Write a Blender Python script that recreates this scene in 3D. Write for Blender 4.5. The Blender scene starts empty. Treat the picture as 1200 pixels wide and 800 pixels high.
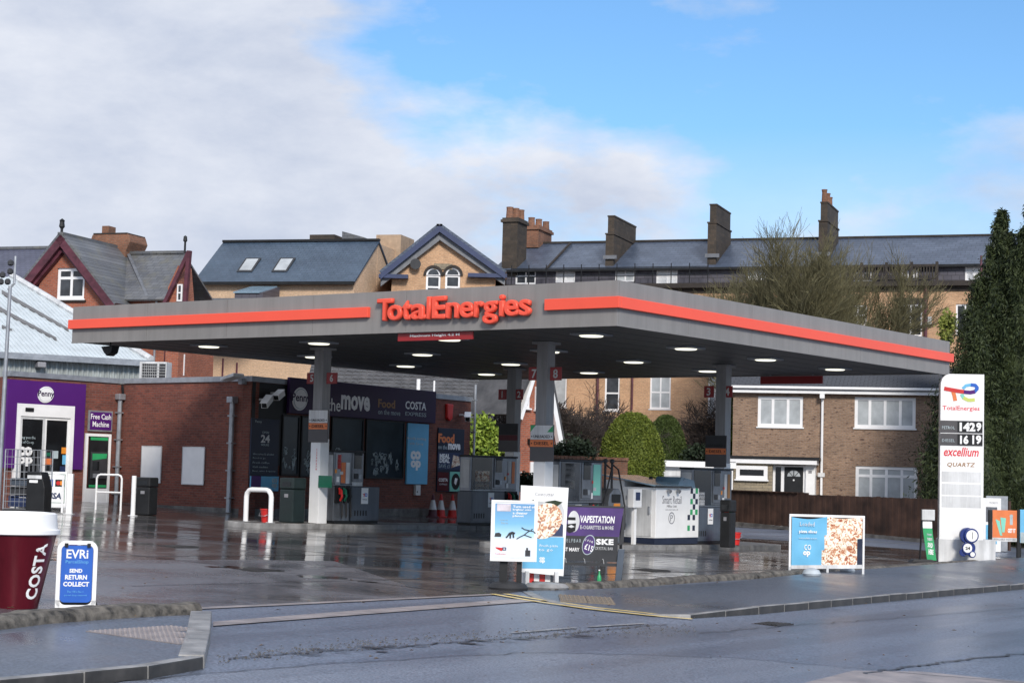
import bpy, math, random
import numpy as np
from mathutils import Vector, Matrix, noise
SC = bpy.context.scene
COL = SC.collection
R = math.radians
random.seed(7)
# ---------------------------------------------------------------- camera
FPX = 2150.0
CAMZ = 1.6
TH = R(4.18); RO = R(1.53)
_r0 = Vector((1, 0, 0)); _u0 = Vector((0, -math.sin(TH), math.cos(TH)))
FW = Vector((0, math.cos(TH), math.sin(TH)))
RT = math.cos(RO) * _r0 + math.sin(RO) * _u0
UP = -math.sin(RO) * _r0 + math.cos(RO) * _u0
cam = bpy.data.cameras.new('camera'); camo = bpy.data.objects.new('camera', cam); COL.objects.link(camo)
cam.sensor_width = 36; cam.lens = 36 * FPX / 1200; cam.clip_end = 3000; cam.clip_start = .1
camo.matrix_world = Matrix(((RT.x, UP.x, -FW.x, 0), (RT.y, UP.y, -FW.y, 0), (RT.z, UP.z, -FW.z, CAMZ), (0, 0, 0, 1)))
SC.camera = camo
# ---------------------------------------------------------------- light
SUN_AZ, SUN_EL = R(168), R(31)
world = bpy.data.worlds.new('World'); SC.world = world; world.use_nodes = True
nt = world.node_tree; N = nt.nodes; L = nt.links; N.clear()
def wn(t, **k):
    n = N.new(t)
    for a, b in k.items(): setattr(n, a, b)
    return n
wout = wn('ShaderNodeOutputWorld'); bg = wn('ShaderNodeBackground'); bg.inputs[1].default_value = .1
sky = wn('ShaderNodeTexSky', sky_type='NISHITA', sun_disc=False, sun_elevation=SUN_EL, sun_rotation=SUN_AZ, ozone_density=1.6, air_density=1.0, dust_density=.4)
tc = wn('ShaderNodeTexCoord'); sep = wn('ShaderNodeSeparateXYZ'); L.new(tc.outputs['Generated'], sep.inputs[0])
def wm(op, a, b=None, clamp=False):
    n = wn('ShaderNodeMath', operation=op, use_clamp=clamp)
    for i, v in enumerate((a, b)):
        if v is None: continue
        if isinstance(v, (int, float)): n.inputs[i].default_value = v
        else: L.new(v, n.inputs[i])
    return n.outputs[0]
mp = wn('ShaderNodeMapping'); mp.inputs['Scale'].default_value = (1, 1, 2.3); L.new(tc.outputs['Generated'], mp.inputs[0])
def wnoise(sc, det, rough, dist=0, src=None):
    n = wn('ShaderNodeTexNoise'); n.inputs['Scale'].default_value = sc; n.inputs['Detail'].default_value = det
    n.inputs['Roughness'].default_value = rough; n.inputs['Distortion'].default_value = dist
    L.new(src or mp.outputs[0], n.inputs['Vector']); return n.outputs['Fac']
n1 = wnoise(5.5, 11, .56, .0); n2 = wnoise(2.1, 7, .55); n3 = wnoise(6.5, 10, .62, .1)
ex = wm('ADD', sep.outputs[2], wm('MULTIPLY', sep.outputs[0], .36))      # a bank of cloud lies low and to the left
bank = wm('SUBTRACT', .218, ex)
bank = wm('ADD', wm('MULTIPLY', bank, 10.0), wm('MULTIPLY', wm('SUBTRACT', n1, .5), 5.0))
bank = wm('MULTIPLY', wm('ADD', bank, .25), 1.15, True)
brk = wm('MULTIPLY', wm('SUBTRACT', n2, .33), 5.0, True)                   # unseen broken cloud overhead, cover raised to add sky fill
hi = wm('MULTIPLY', wm('SUBTRACT', sep.outputs[2], .27), 6.0, True)
brk = wm('MULTIPLY', brk, hi)
cov = wm('MAXIMUM', bank, brk)
veil = wm('MULTIPLY', wm('SUBTRACT', .19, sep.outputs[2]), 9.0, True)  # thin veil towards the horizon
low = wm('MULTIPLY', wm('ADD', wm('SUBTRACT', .198, sep.outputs[2]), wm('MULTIPLY', wm('SUBTRACT', n1, .5), .34)), 16.0, True)
cov = wm('MAXIMUM', cov, wm('MULTIPLY', veil, .78)); cov = wm('MAXIMUM', cov, wm('MULTIPLY', low, .85))
crp = wn('ShaderNodeValToRGB'); L.new(n3, crp.inputs[0])
crp.color_ramp.elements[0].position = .28; crp.color_ramp.elements[0].color = (3.7, 4.2, 5.3, 1)
crp.color_ramp.elements[1].position = .72; crp.color_ramp.elements[1].color = (6.3, 6.5, 7.0, 1)
skc = wn('ShaderNodeMix', data_type='RGBA', blend_type='MULTIPLY'); skc.inputs[0].default_value = 1
L.new(sky.outputs[0], skc.inputs[6]); skc.inputs[7].default_value = (.62, .88, 1.10, 1)
mx = wn('ShaderNodeMix', data_type='RGBA'); L.new(cov, mx.inputs[0]); L.new(skc.outputs[2], mx.inputs[6]); L.new(crp.outputs[0], mx.inputs[7])
L.new(mx.outputs[2], bg.inputs[0]); L.new(bg.outputs[0], wout.inputs[0])
sun = bpy.data.lights.new('sun', 'SUN'); sun.energy = 2.4; sun.angle = R(12); sun.color = (1, .93, .84)
suno = bpy.data.objects.new('sun', sun); COL.objects.link(suno)
sd = Vector((math.sin(SUN_AZ) * math.cos(SUN_EL), math.cos(SUN_AZ) * math.cos(SUN_EL), math.sin(SUN_EL)))
suno.rotation_euler = sd.to_track_quat('Z', 'Y').to_euler(); suno.location = (0, 0, 60)
SC.view_settings.view_transform = 'Standard'; SC.view_settings.look = 'None'
SC.view_settings.exposure = 0.5; SC.view_settings.gamma = 1

# ---------------------------------------------------------------- survey helpers
def ray(px, py): return FW + RT * ((px - 600) / FPX) + UP * ((400 - py) / FPX)
CP = Vector((0, 0, CAMZ))
def at_y(px, py, y):
    r = ray(px, py); return CP + r * (y / r.y)
def at_z(px, py, z):
    r = ray(px, py); return CP + r * ((z - CAMZ) / r.z)
def gz(x, y):
    x = max(-32, min(32, x)); y = max(-5, min(95, y))
    return -.033 * x + .008 * (y - 47)
def G(px, py, h=0.0):
    r = ray(px, py); t = (CAMZ - h + .008 * 47) / (-r.z - .033 * r.x + .008 * r.y); return CP + r * t
class Fr:
    def __init__(s, x, y, ang, z=None):
        s.o = Vector((x, y, gz(x, y) if z is None else z)); s.a = ang
        s.ux = Vector((math.cos(ang), math.sin(ang), 0)); s.uy = Vector((-math.sin(ang), math.cos(ang), 0))
        s.m = Matrix.Translation(s.o) @ Matrix.Rotation(ang, 4, 'Z')
    def uz(s, px, py, off=0.0):
        r = ray(px, py); t = ((s.o - CP).dot(s.uy) + off) / r.dot(s.uy); p = CP + r * t - s.o
        return p.dot(s.ux), p.z
    def rect(s, x0, y0, x1, y1, off=0.0):
        ym = (y0 + y1) / 2; xm = (x0 + x1) / 2
        return s.uz(x0, ym, off)[0], s.uz(xm, y1, off)[1], s.uz(x1, ym, off)[0], s.uz(xm, y0, off)[1]
    def w(s, u, v, z=0): return s.o + s.ux * u + s.uy * v + Vector((0, 0, z))
    def sub(s, u, v, z=0, da=0):
        p = s.w(u, v, z); return Fr(p.x, p.y, s.a + da, p.z)
def FRpx(pa, da, pb, db):
    a = at_y(pa, 540, da); b = at_y(pb, 540, db); return Fr(a.x, a.y, math.atan2(b.y - a.y, b.x - a.x))
def Fg(p, ang=0, dz=0): return Fr(p.x, p.y, ang, p.z + dz)

# ---------------------------------------------------------------- materials
def _n(nt, t, **k):
    n = nt.nodes.new(t)
    for a, b in k.items(): setattr(n, a, b)
    return n
MATS = {}
def base(name, color, rough=.6, metal=0, spec=.5):
    m = bpy.data.materials.new(name); m.use_nodes = True
    b = m.node_tree.nodes['Principled BSDF']
    b.inputs['Base Color'].default_value = (*color, 1); b.inputs['Roughness'].default_value = rough; b.inputs['Metallic'].default_value = metal
    b.inputs['Specular IOR Level'].default_value = spec
    return m, m.node_tree, b
def ramp(t, fac, stops):
    c = _n(t, 'ShaderNodeValToRGB'); e = c.color_ramp.elements
    while len(e) < len(stops): e.new(.5)
    for i, (p, col) in enumerate(stops):
        e[i].position = p; e[i].color = (*col, 1) if len(col) == 3 else col
    t.links.new(fac, c.inputs[0]); return c.outputs[0]
def tnoise(t, scale, det=6, rough=.6, stretch=(1, 1, 1), dist=0, co='Object'):
    c = _n(t, 'ShaderNodeTexCoord'); mp = _n(t, 'ShaderNodeMapping'); mp.inputs['Scale'].default_value = stretch
    t.links.new(c.outputs[co], mp.inputs[0]); n = _n(t, 'ShaderNodeTexNoise')
    n.inputs['Scale'].default_value = scale; n.inputs['Detail'].default_value = det; n.inputs['Roughness'].default_value = rough; n.inputs['Distortion'].default_value = dist
    t.links.new(mp.outputs[0], n.inputs['Vector']); return n.outputs['Fac']
def tmath(t, op, a, b=0, clamp=False):
    n = _n(t, 'ShaderNodeMath', operation=op, use_clamp=clamp)
    for i, v in enumerate((a, b)):
        if isinstance(v, (int, float)): n.inputs[i].default_value = v
        else: t.links.new(v, n.inputs[i])
    return n.outputs[0]
def tmix(t, fac, a, b, blend='MIX'):
    n = _n(t, 'ShaderNodeMix', data_type='RGBA', blend_type=blend)
    for i, v in ((0, fac), (6, a), (7, b)):
        if isinstance(v, (int, float)): n.inputs[i].default_value = v
        elif isinstance(v, tuple): n.inputs[i].default_value = (*v, 1)
        else: t.links.new(v, n.inputs[i])
    return n.outputs[2]
def bump(t, b, h, strength=.3, dist=.02):
    n = _n(t, 'ShaderNodeBump'); n.inputs['Strength'].default_value = strength; n.inputs['Distance'].default_value = dist
    t.links.new(h, n.inputs['Height']); t.links.new(n.outputs[0], b.inputs['Normal'])
def plain(name, color, rough=.5, var=.12, scale=2.5, metal=0, bmp=0):
    if name in MATS: return MATS[name]
    m, t, b = base(name, color, rough, metal)
    n = tnoise(t, scale)
    lo = tuple(c * (1 - var * 1.6) for c in color); hi = tuple(min(1, c * (1 + var)) for c in color)
    t.links.new(ramp(t, n, [(.3, lo), (.7, hi)]), b.inputs['Base Color'])
    t.links.new(tmath(t, 'ADD', tmath(t, 'MULTIPLY', n, .25), max(0, rough - .12)), b.inputs['Roughness'])
    if bmp: bump(t, b, tnoise(t, scale * 12), bmp)
    MATS[name] = m; return m
def streaks(name, amt=.75):
    t = MATS[name].node_tree; b = t.nodes['Principled BSDF']; lk = b.inputs['Base Color'].links[0].from_socket
    n = tnoise(t, 1.0, 6, .7, (3.5, 3.5, .22)); t.links.new(tmix(t, 1, lk, ramp(t, n, [(.35, (amt,) * 3), (.6, (1.04,) * 3)]), 'MULTIPLY'), b.inputs['Base Color'])
def matte(name, rough=.65, spec=.25):
    b = MATS[name].node_tree.nodes['Principled BSDF']; b.inputs['Specular IOR Level'].default_value = spec
def emit(name, color, s):
    m, t, b = base(name, color, .4); b.inputs['Emission Color'].default_value = (*color, 1); b.inputs['Emission Strength'].default_value = s
    MATS[name] = m; return m
def brickmat(name, c1, c2, mortar, bw=.225, bh=.075, ms=.009, dirt=.35, rough=.85, blk=None):
    m, t, b = base(name, c1, rough)
    c = _n(t, 'ShaderNodeTexCoord'); s = _n(t, 'ShaderNodeSeparateXYZ'); t.links.new(c.outputs['Object'], s.inputs[0])
    cb = _n(t, 'ShaderNodeCombineXYZ'); t.links.new(tmath(t, 'ADD', s.outputs[0], s.outputs[1]), cb.inputs[0]); t.links.new(s.outputs[2], cb.inputs[1])
    br = _n(t, 'ShaderNodeTexBrick'); t.links.new(cb.outputs[0], br.inputs['Vector'])
    br.inputs['Color1'].default_value = (*c1, 1); br.inputs['Color2'].default_value = (*c2, 1); br.inputs['Mortar'].default_value = (*mortar, 1)
    br.inputs['Scale'].default_value = 1; br.inputs['Mortar Size'].default_value = ms; br.inputs['Brick Width'].default_value = bw; br.inputs['Row Height'].default_value = bh
    br.inputs['Bias'].default_value = -.15; br.inputs['Mortar Smooth'].default_value = .2
    n = tnoise(t, .7, 8, .65); n2 = tnoise(t, 9, 3, .6, (1, 1, 3))
    col = tmix(t, 1, br.outputs['Color'], ramp(t, n, [(.25, (1 - dirt,) * 3), (.7, (1.1, 1.08, 1.06))]), 'MULTIPLY')
    col = tmix(t, 1, col, ramp(t, n2, [(.3, (.72, .7, .7)), (.65, (1.12, 1.1, 1.08))]), 'MULTIPLY')
    if blk:
        n4 = tnoise(t, 5.5, 2, .5, (.8, .8, 2.6)); col = tmix(t, ramp(t, n4, [(.60, (0, 0, 0)), (.66, (1, 1, 1))]), col, blk)
    t.links.new(col, b.inputs['Base Color']); bump(t, b, tmath(t, 'SUBTRACT', 1, br.outputs['Fac']), .5, .008)
    MATS[name] = m; return m
def slatemat(name, c1, c2, w=.3, h=.2, rough=.42, moss=None, zs=1.6, gap=.014, lichen=0):
    m, t, b = base(name, c1, rough)
    c = _n(t, 'ShaderNodeTexCoord'); s = _n(t, 'ShaderNodeSeparateXYZ'); t.links.new(c.outputs['Object'], s.inputs[0])
    cb = _n(t, 'ShaderNodeCombineXYZ'); t.links.new(tmath(t, 'ADD', s.outputs[0], tmath(t, 'MULTIPLY', s.outputs[1], .0)), cb.inputs[0]); t.links.new(tmath(t, 'MULTIPLY', s.outputs[2], zs), cb.inputs[1])
    br = _n(t, 'ShaderNodeTexBrick'); t.links.new(cb.outputs[0], br.inputs['Vector'])
    br.inputs['Color1'].default_value = (*c1, 1); br.inputs['Color2'].default_value = (*c2, 1); br.inputs['Mortar'].default_value = (*[x * .45 for x in c1], 1)
    br.inputs['Scale'].default_value = 1; br.inputs['Mortar Size'].default_value = gap; br.inputs['Brick Width'].default_value = w; br.inputs['Row Height'].default_value = h; br.inputs['Mortar Smooth'].default_value = .5
    n = tnoise(t, .5, 8, .6)
    col = tmix(t, 1, br.outputs['Color'], ramp(t, n, [(.3, (.7, .72, .76)), (.7, (1.2, 1.2, 1.2))]), 'MULTIPLY')
    if moss:
        n3 = tnoise(t, 1.4, 8, .7); col = tmix(t, ramp(t, n3, [(.48, (0, 0, 0)), (.75, (.7, .7, .7))]), col, moss)
    t.links.new(col, b.inputs['Base Color']); bump(t, b, tmath(t, 'SUBTRACT', 1, br.outputs['Fac']), .6, .02)
    MATS[name] = m; return m
def wetmat(name, c_lo, c_hi, rlo, rhi, pud=(.52, .66), grain=60, stretch=(1, 1, 1), bmp=.25, spec=.5, pscale=.35, big=.12, ramp_c=(.3, .7), grain2=False, wave=1.2, wsc=1.1, tracks=False):
    """wet tarmac: dark fine grained surface with smooth puddles where the pud noise is high"""
    m, t, b = base(name, c_lo, .4, 0, spec)
    g = tnoise(t, grain, 3, .7); p = tnoise(t, pscale, 7, .62, stretch, .4); q = tnoise(t, big, 6, .6)
    col = ramp(t, q, [(ramp_c[0], c_lo), (ramp_c[1], c_hi)])
    col = tmix(t, 1, col, ramp(t, g, [(.34, (.35, .35, .36)), (.66, (1.75, 1.73, 1.7))] if grain2 else [(.3, (.55, .55, .56)), (.7, (1.5, 1.48, 1.45))]), 'MULTIPLY')
    ok = ramp(t, p, [(pud[0], (0, 0, 0)), (pud[1], (1, 1, 1))])
    col = tmix(t, tmath(t, 'MULTIPLY', ok, .45), col, tuple(x * .4 for x in c_lo))
    t.links.new(col, b.inputs['Base Color'])
    if tracks:
        cc = _n(t, 'ShaderNodeTexCoord'); m1 = _n(t, 'ShaderNodeMapping'); m1.inputs['Rotation'].default_value = (0, 0, R(-56.8)); t.links.new(cc.outputs['Object'], m1.inputs[0])
        m2 = _n(t, 'ShaderNodeMapping'); m2.inputs['Scale'].default_value = (.05, 1.1, 1); t.links.new(m1.outputs[0], m2.inputs[0])
        n5 = _n(t, 'ShaderNodeTexNoise'); n5.inputs['Scale'].default_value = 1; n5.inputs['Detail'].default_value = 5; t.links.new(m2.outputs[0], n5.inputs['Vector'])
        tr = ramp(t, n5.outputs['Fac'], [(.38, (0, 0, 0)), (.62, (1, 1, 1))]); ok = tmath(t, 'MAXIMUM', ok, tmath(t, 'MULTIPLY', tr, .55))
        col = tmix(t, 1, col, ramp(t, n5.outputs['Fac'], [(.35, (1.12, 1.12, 1.12)), (.65, (.74, .75, .77))]), 'MULTIPLY'); t.links.new(col, b.inputs['Base Color'])
    mr = _n(t, 'ShaderNodeMapRange'); t.links.new(ok, mr.inputs[0]); mr.inputs[3].default_value = rhi; mr.inputs[4].default_value = rlo
    t.links.new(mr.outputs[0], b.inputs['Roughness'])
    gb = tmath(t, 'MULTIPLY', g, tmath(t, 'SUBTRACT', 1.0, tmath(t, 'MULTIPLY', ok, .93)))
    wav = tnoise(t, wsc, 3, .5, (1, 1, 1)); h = tmath(t, 'ADD', gb, tmath(t, 'MULTIPLY', wav, wave))
    bump(t, b, h, bmp, .012)
    MATS[name] = m; return m
def leafmat(name, dark, light, rough=.6, clump=1.2):
    m, t, b = base(name, dark, rough, 0, .25)
    g = _n(t, 'ShaderNodeNewGeometry'); n = tnoise(t, clump, 4, .6)
    f = tmath(t, 'ADD', tmath(t, 'MULTIPLY', g.outputs['Random Per Island'], .55), tmath(t, 'MULTIPLY', n, .6))
    t.links.new(ramp(t, f, [(.3, dark), (.8, light)]), b.inputs['Base Color'])
    MATS[name] = m; return m
M = {}
M['brick_store'] = brickmat('store_brick', (.23, .07, .048), (.135, .043, .034), (.15, .105, .09), dirt=.35, ms=.007)
M['brick_red'] = brickmat('red_brick', (.42, .125, .065), (.30, .085, .05), (.30, .21, .17), dirt=.3)
M['brick_tan'] = brickmat('tan_brick', (.66, .42, .25), (.55, .33, .19), (.46, .34, .24), dirt=.32)
M['brick_buff'] = brickmat('buff_brick', (.32, .215, .145), (.22, .14, .095), (.27, .225, .19), dirt=.28, blk=(.09, .055, .045))
M['brick_pale'] = brickmat('pale_tan_brick', (.66, .47, .31), (.58, .41, .27), (.52, .42, .33), dirt=.15)
M['stone_stack'] = brickmat('sooty_stone', (.085, .066, .050), (.05, .042, .034), (.06, .054, .047), .45, .2, .012, .55)
M['stone_clad'] = brickmat('stone_cladding', (.36, .31, .22), (.24, .21, .16), (.19, .17, .14), .5, .14, .012, .3)
M['brick_garden'] = brickmat('garden_brick', (.30, .13, .075), (.20, .09, .055), (.2, .16, .12), dirt=.5)
M['slate'] = slatemat('blue_slate', (.085, .108, .155), (.060, .080, .118), .42, .26, .38)
M['slate_wall'] = slatemat('hung_slate', (.10, .095, .115), (.07, .066, .082), .4, .24, .5, zs=1)
M['slate_clean'] = slatemat('new_slate', (.062, .092, .135), (.050, .078, .115), .3, .22, .4, gap=.008)
M['slate_moss'] = slatemat('mossy_slate', (.15, .155, .165), (.10, .105, .115), .36, .24, .45, (.16, .15, .105))
M['slate_purple'] = slatemat('purple_slate', (.10, .105, .15), (.08, .085, .125), .3, .2, .5)
M['white'] = plain('white_paint', (.86, .86, .86), .4, .04)
M['white_dirty'] = plain('weathered_white', (.66, .67, .68), .5, .14, 1.2)
M['pvc'] = plain('white_pvc', (.84, .84, .85), .3, .03)
M['fascia'] = plain('grey_fascia', (.245, .235, .228), .45, .10, .35)
M['orange'] = plain('coral_red', (.88, .11, .068), .35, .04, .5)
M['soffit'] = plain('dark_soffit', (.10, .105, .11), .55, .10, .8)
M['column'] = plain('grey_column', (.30, .30, .31), .45, .06)
M['light'] = emit('lamp_lens', (1, .98, .80), 1.0)
M['red_sign'] = plain('red_sign', (.30, .015, .018), .4, .05)
M['red'] = plain('red_plastic', (.60, .025, .022), .4, .1)
M['darkred'] = plain('costa_red', (.095, .006, .014), .35, .10, 1.2)
M['maroon'] = plain('maroon_paint', (.10, .025, .04), .5, .3, 3)
M['navy'] = plain('navy_paint', (.02, .035, .10), .45, .15)
M['purple'] = plain('purple_panel', (.085, .016, .165), .38, .08, .6)
M['purple_dark'] = plain('dark_purple_panel', (.032, .012, .058), .4, .2, .3)
M['black'] = plain('black_plastic', (.018, .019, .021), .45, .2)
M['char'] = plain('charcoal', (.045, .047, .052), .5, .15)
M['teal'] = plain('teal_window_film', (.018, .036, .052), .22, .3, .7)
M['glass_dark'] = plain('dark_glass', (.010, .012, .014), .06, .4, 1)
M['glass'] = plain('window_glass', (.045, .05, .058), .05, .5, 1.5)
M['glass_net'] = plain('glass_over_net_curtain', (.42, .45, .47), .12, .16, 1.6)
M['glass_white'] = plain('glass_over_white_blind', (.70, .72, .74), .12, .06, 1)
M['sky_pane'] = plain('roof_glass', (.25, .36, .45), .05, .1)
M['galv'] = plain('galvanised_steel', (.36, .38, .41), .42, .15, 4, .5)
M['grey_pipe'] = plain('grey_pipe', (.25, .26, .28), .45, .12)
M['blue_poster'] = plain('sky_blue_print', (.16, .47, .72), .4, .05)
M['blue_sign'] = plain('blue_print', (.035, .13, .52), .35, .06)
M['green_sign'] = plain('green_print', (.03, .36, .13), .4, .1)
M['green_dk'] = plain('dark_green_sign', (.012, .14, .08), .4, .1)
M['mint'] = plain('mint_print', (.22, .62, .50), .4, .05)
M['navy_print'] = plain('navy_print', (.020, .028, .055), .4, .15)
M['price_grey'] = plain('price_panel_grey', (.07, .066, .07), .4, .1)
M['orange_print'] = plain('orange_print', (.75, .20, .06), .45, .1)
M['amber'] = plain('amber_plastic', (.80, .28, .03), .4, .1)
M['steel'] = plain('brushed_steel', (.22, .235, .26), .33, .15, 3, .6)
M['blue_grey'] = plain('blue_grey_steel', (.075, .095, .125), .35, .15, 1.5)
M['roof_metal'] = None
M['fence'] = plain('brown_fence_board', (.060, .030, .020), .7, .45, 1.3)
M['wood_dark'] = plain('dark_timber', (.035, .028, .024), .8, .3)
M['lead'] = plain('lead_flashing', (.16, .17, .19), .5, .2)
M['copestone'] = plain('coping_stone', (.30, .29, .26), .8, .3, 2)
M['kerb'] = plain('kerb_concrete', (.27, .265, .26), .5, .35, 3, 0, .3)
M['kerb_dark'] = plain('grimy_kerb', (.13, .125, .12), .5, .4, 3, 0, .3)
M['kerb_shade_grime'] = plain('shaded_grimy_kerb', (.045, .042, .04), .5, .4, 4)  # road-facing kerb side: its shade painted into the colour along with tyre grime
M['haunch'] = plain('rough_concrete', (.15, .135, .115), .75, .6, 7, 0, .9)
M['pink_band'] = plain('channel_block', (.30, .26, .25), .45, .25, 3)
M['yellow'] = plain('yellow_line_paint', (.78, .58, .20), .5, .2, 6)
M['line_white'] = plain('worn_white_line', (.28, .28, .29), .45, .4, 5)
M['bark'] = plain('bark', (.075, .062, .045), .9, .35, 4)
M['twig'] = plain('mossy_twig', (.16, .145, .075), .9, .35, 4)
M['twig_dark'] = plain('dark_twig', (.055, .042, .036), .9, .35, 4)
M['tile_dark'] = plain('dark_roof_tile', (.13, .14, .165), .16, .25, 2)
M['tile_grey'] = plain('grey_pantile', (.082, .08, .082), .5, .35, 2)
M['rubber'] = plain('rubber', (.022, .022, .024), .6, .2)
M['chalk'] = plain('chalk_print', (.42, .50, .53), .5, .2)
M['grey_text'] = plain('grey_print', (.25, .25, .27), .5, .1)
M['brown_text'] = plain('brown_print', (.30, .15, .05), .5, .1)
M['red_text'] = plain('red_print', (.70, .03, .05), .45, .05)
M['bag'] = plain('pale_sandbag', (.45, .50, .54), .7, .2)
for _k in ('dark_purple_panel', 'navy_print', 'sky_blue_print', 'teal_window_film', 'purple_panel', 'black_plastic', 'dark_soffit', 'coral_red', 'white_paint', 'costa_red', 'blue_print', 'charcoal'): matte(_k)
M['ash'] = wetmat('road_tarmac', (.105, .125, .17), (.145, .17, .225), .20, .44, (.55, .80), 30, bmp=.22, pscale=.5, grain2=True, tracks=True)
M['ash_new'] = wetmat('new_tarmac', (.145, .165, .21), (.19, .21, .255), .25, .42, (.7, .9), 40, bmp=.2, grain2=True, tracks=True)
M['drive'] = wetmat('driveway_tarmac', (.075, .085, .10), (.115, .12, .13), .12, .34, (.50, .72), 30, bmp=.2, grain2=True, tracks=True)
M['foot'] = wetmat('footway_tarmac', (.065, .085, .12), (.10, .115, .145), .18, .42, (.45, .72), 30, bmp=.16, stretch=(1, .6, 1), grain2=True)
M['fore'] = wetmat('forecourt_concrete', (.085, .080, .080), (.15, .142, .142), .03, .24, (.34, .60), 30, (1, 1, 1), .10, .5, .40, wave=6, wsc=1.8)
M['apron'] = wetmat('apron_concrete', (.105, .107, .12), (.165, .165, .18), .10, .36, (.38, .72), 24, (1, 1, 1), .13, .5, .5, wave=4, wsc=2.0)
# crinkled galvanised roof of the shed
def corr(name, color, freq, rough=.4, band=None):
    m, t, b = base(name, color, rough)
    c = _n(t, 'ShaderNodeTexCoord'); s = _n(t, 'ShaderNodeSeparateXYZ'); t.links.new(c.outputs['Object'], s.inputs[0])
    n = tnoise(t, 1.2, 7, .65); col = ramp(t, n, [(.3, tuple(x * .8 for x in color)), (.65, color)])
    t.links.new(col, b.inputs['Base Color']); MATS[name] = m; return m
M['roof_metal'] = corr('pale_metal_roof', (.62, .68, .71), 8)
M['clad'] = corr('grey_cladding', (.42, .46, .46), 8)
for _k in ('grey_fascia', 'weathered_white', 'grey_column', 'grey_cladding', 'brushed_steel', 'blue_grey_steel', 'costa_red'): streaks(_k, .90 if _k in ('grey_fascia', 'white_paint') else .72)
def foodmat(name, seed, dark=(.32, .08, .04)):
    m, t, b = base(name, (.7, .5, .3), .4)
    c = _n(t, 'ShaderNodeTexCoord'); mp = _n(t, 'ShaderNodeMapping'); mp.inputs['Location'].default_value = (seed, seed * 2, seed); t.links.new(c.outputs['Object'], mp.inputs[0])
    v = _n(t, 'ShaderNodeTexVoronoi'); v.inputs['Scale'].default_value = 9; t.links.new(mp.outputs[0], v.inputs['Vector'])
    n = _n(t, 'ShaderNodeTexNoise'); n.inputs['Scale'].default_value = 13; n.inputs['Detail'].default_value = 4; n.inputs['Distortion'].default_value = 1.5; t.links.new(mp.outputs[0], n.inputs['Vector'])
    c1 = ramp(t, n.outputs['Fac'], [(.34, dark), (.44, (.62, .27, .13)), (.52, (.88, .80, .62)), (.66, (.92, .88, .84)), (.8, (.45, .12, .07))])
    c2 = ramp(t, v.outputs['Distance'], [(.05, (.55, .10, .05)), (.25, (1, 1, 1))])
    t.links.new(tmix(t, .55, c1, c2, 'MULTIPLY'), b.inputs['Base Color']); MATS[name] = m; return m
M['pizza'] = foodmat('pizza_print', 3.1); M['pasta'] = foodmat('pizza_print_pale', 8.7, (.2, .12, .14))
M['leaf_conifer'] = leafmat('conifer_foliage', (.010, .019, .009), (.055, .072, .026), clump=.8)
M['leaf_topiary'] = leafmat('clipped_foliage', (.045, .070, .010), (.17, .205, .032), clump=1.0)
M['leaf_topiary2'] = leafmat('clipped_foliage_dark', (.025, .042, .012), (.085, .12, .03))
M['leaf_lime'] = leafmat('lime_foliage', (.10, .17, .02), (.32, .42, .07))
M['leaf_dark'] = leafmat('evergreen_foliage', (.010, .018, .010), (.04, .06, .035))
M['leaf_yellow'] = leafmat('yellow_green_foliage', (.12, .15, .03), (.30, .33, .08))

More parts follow.
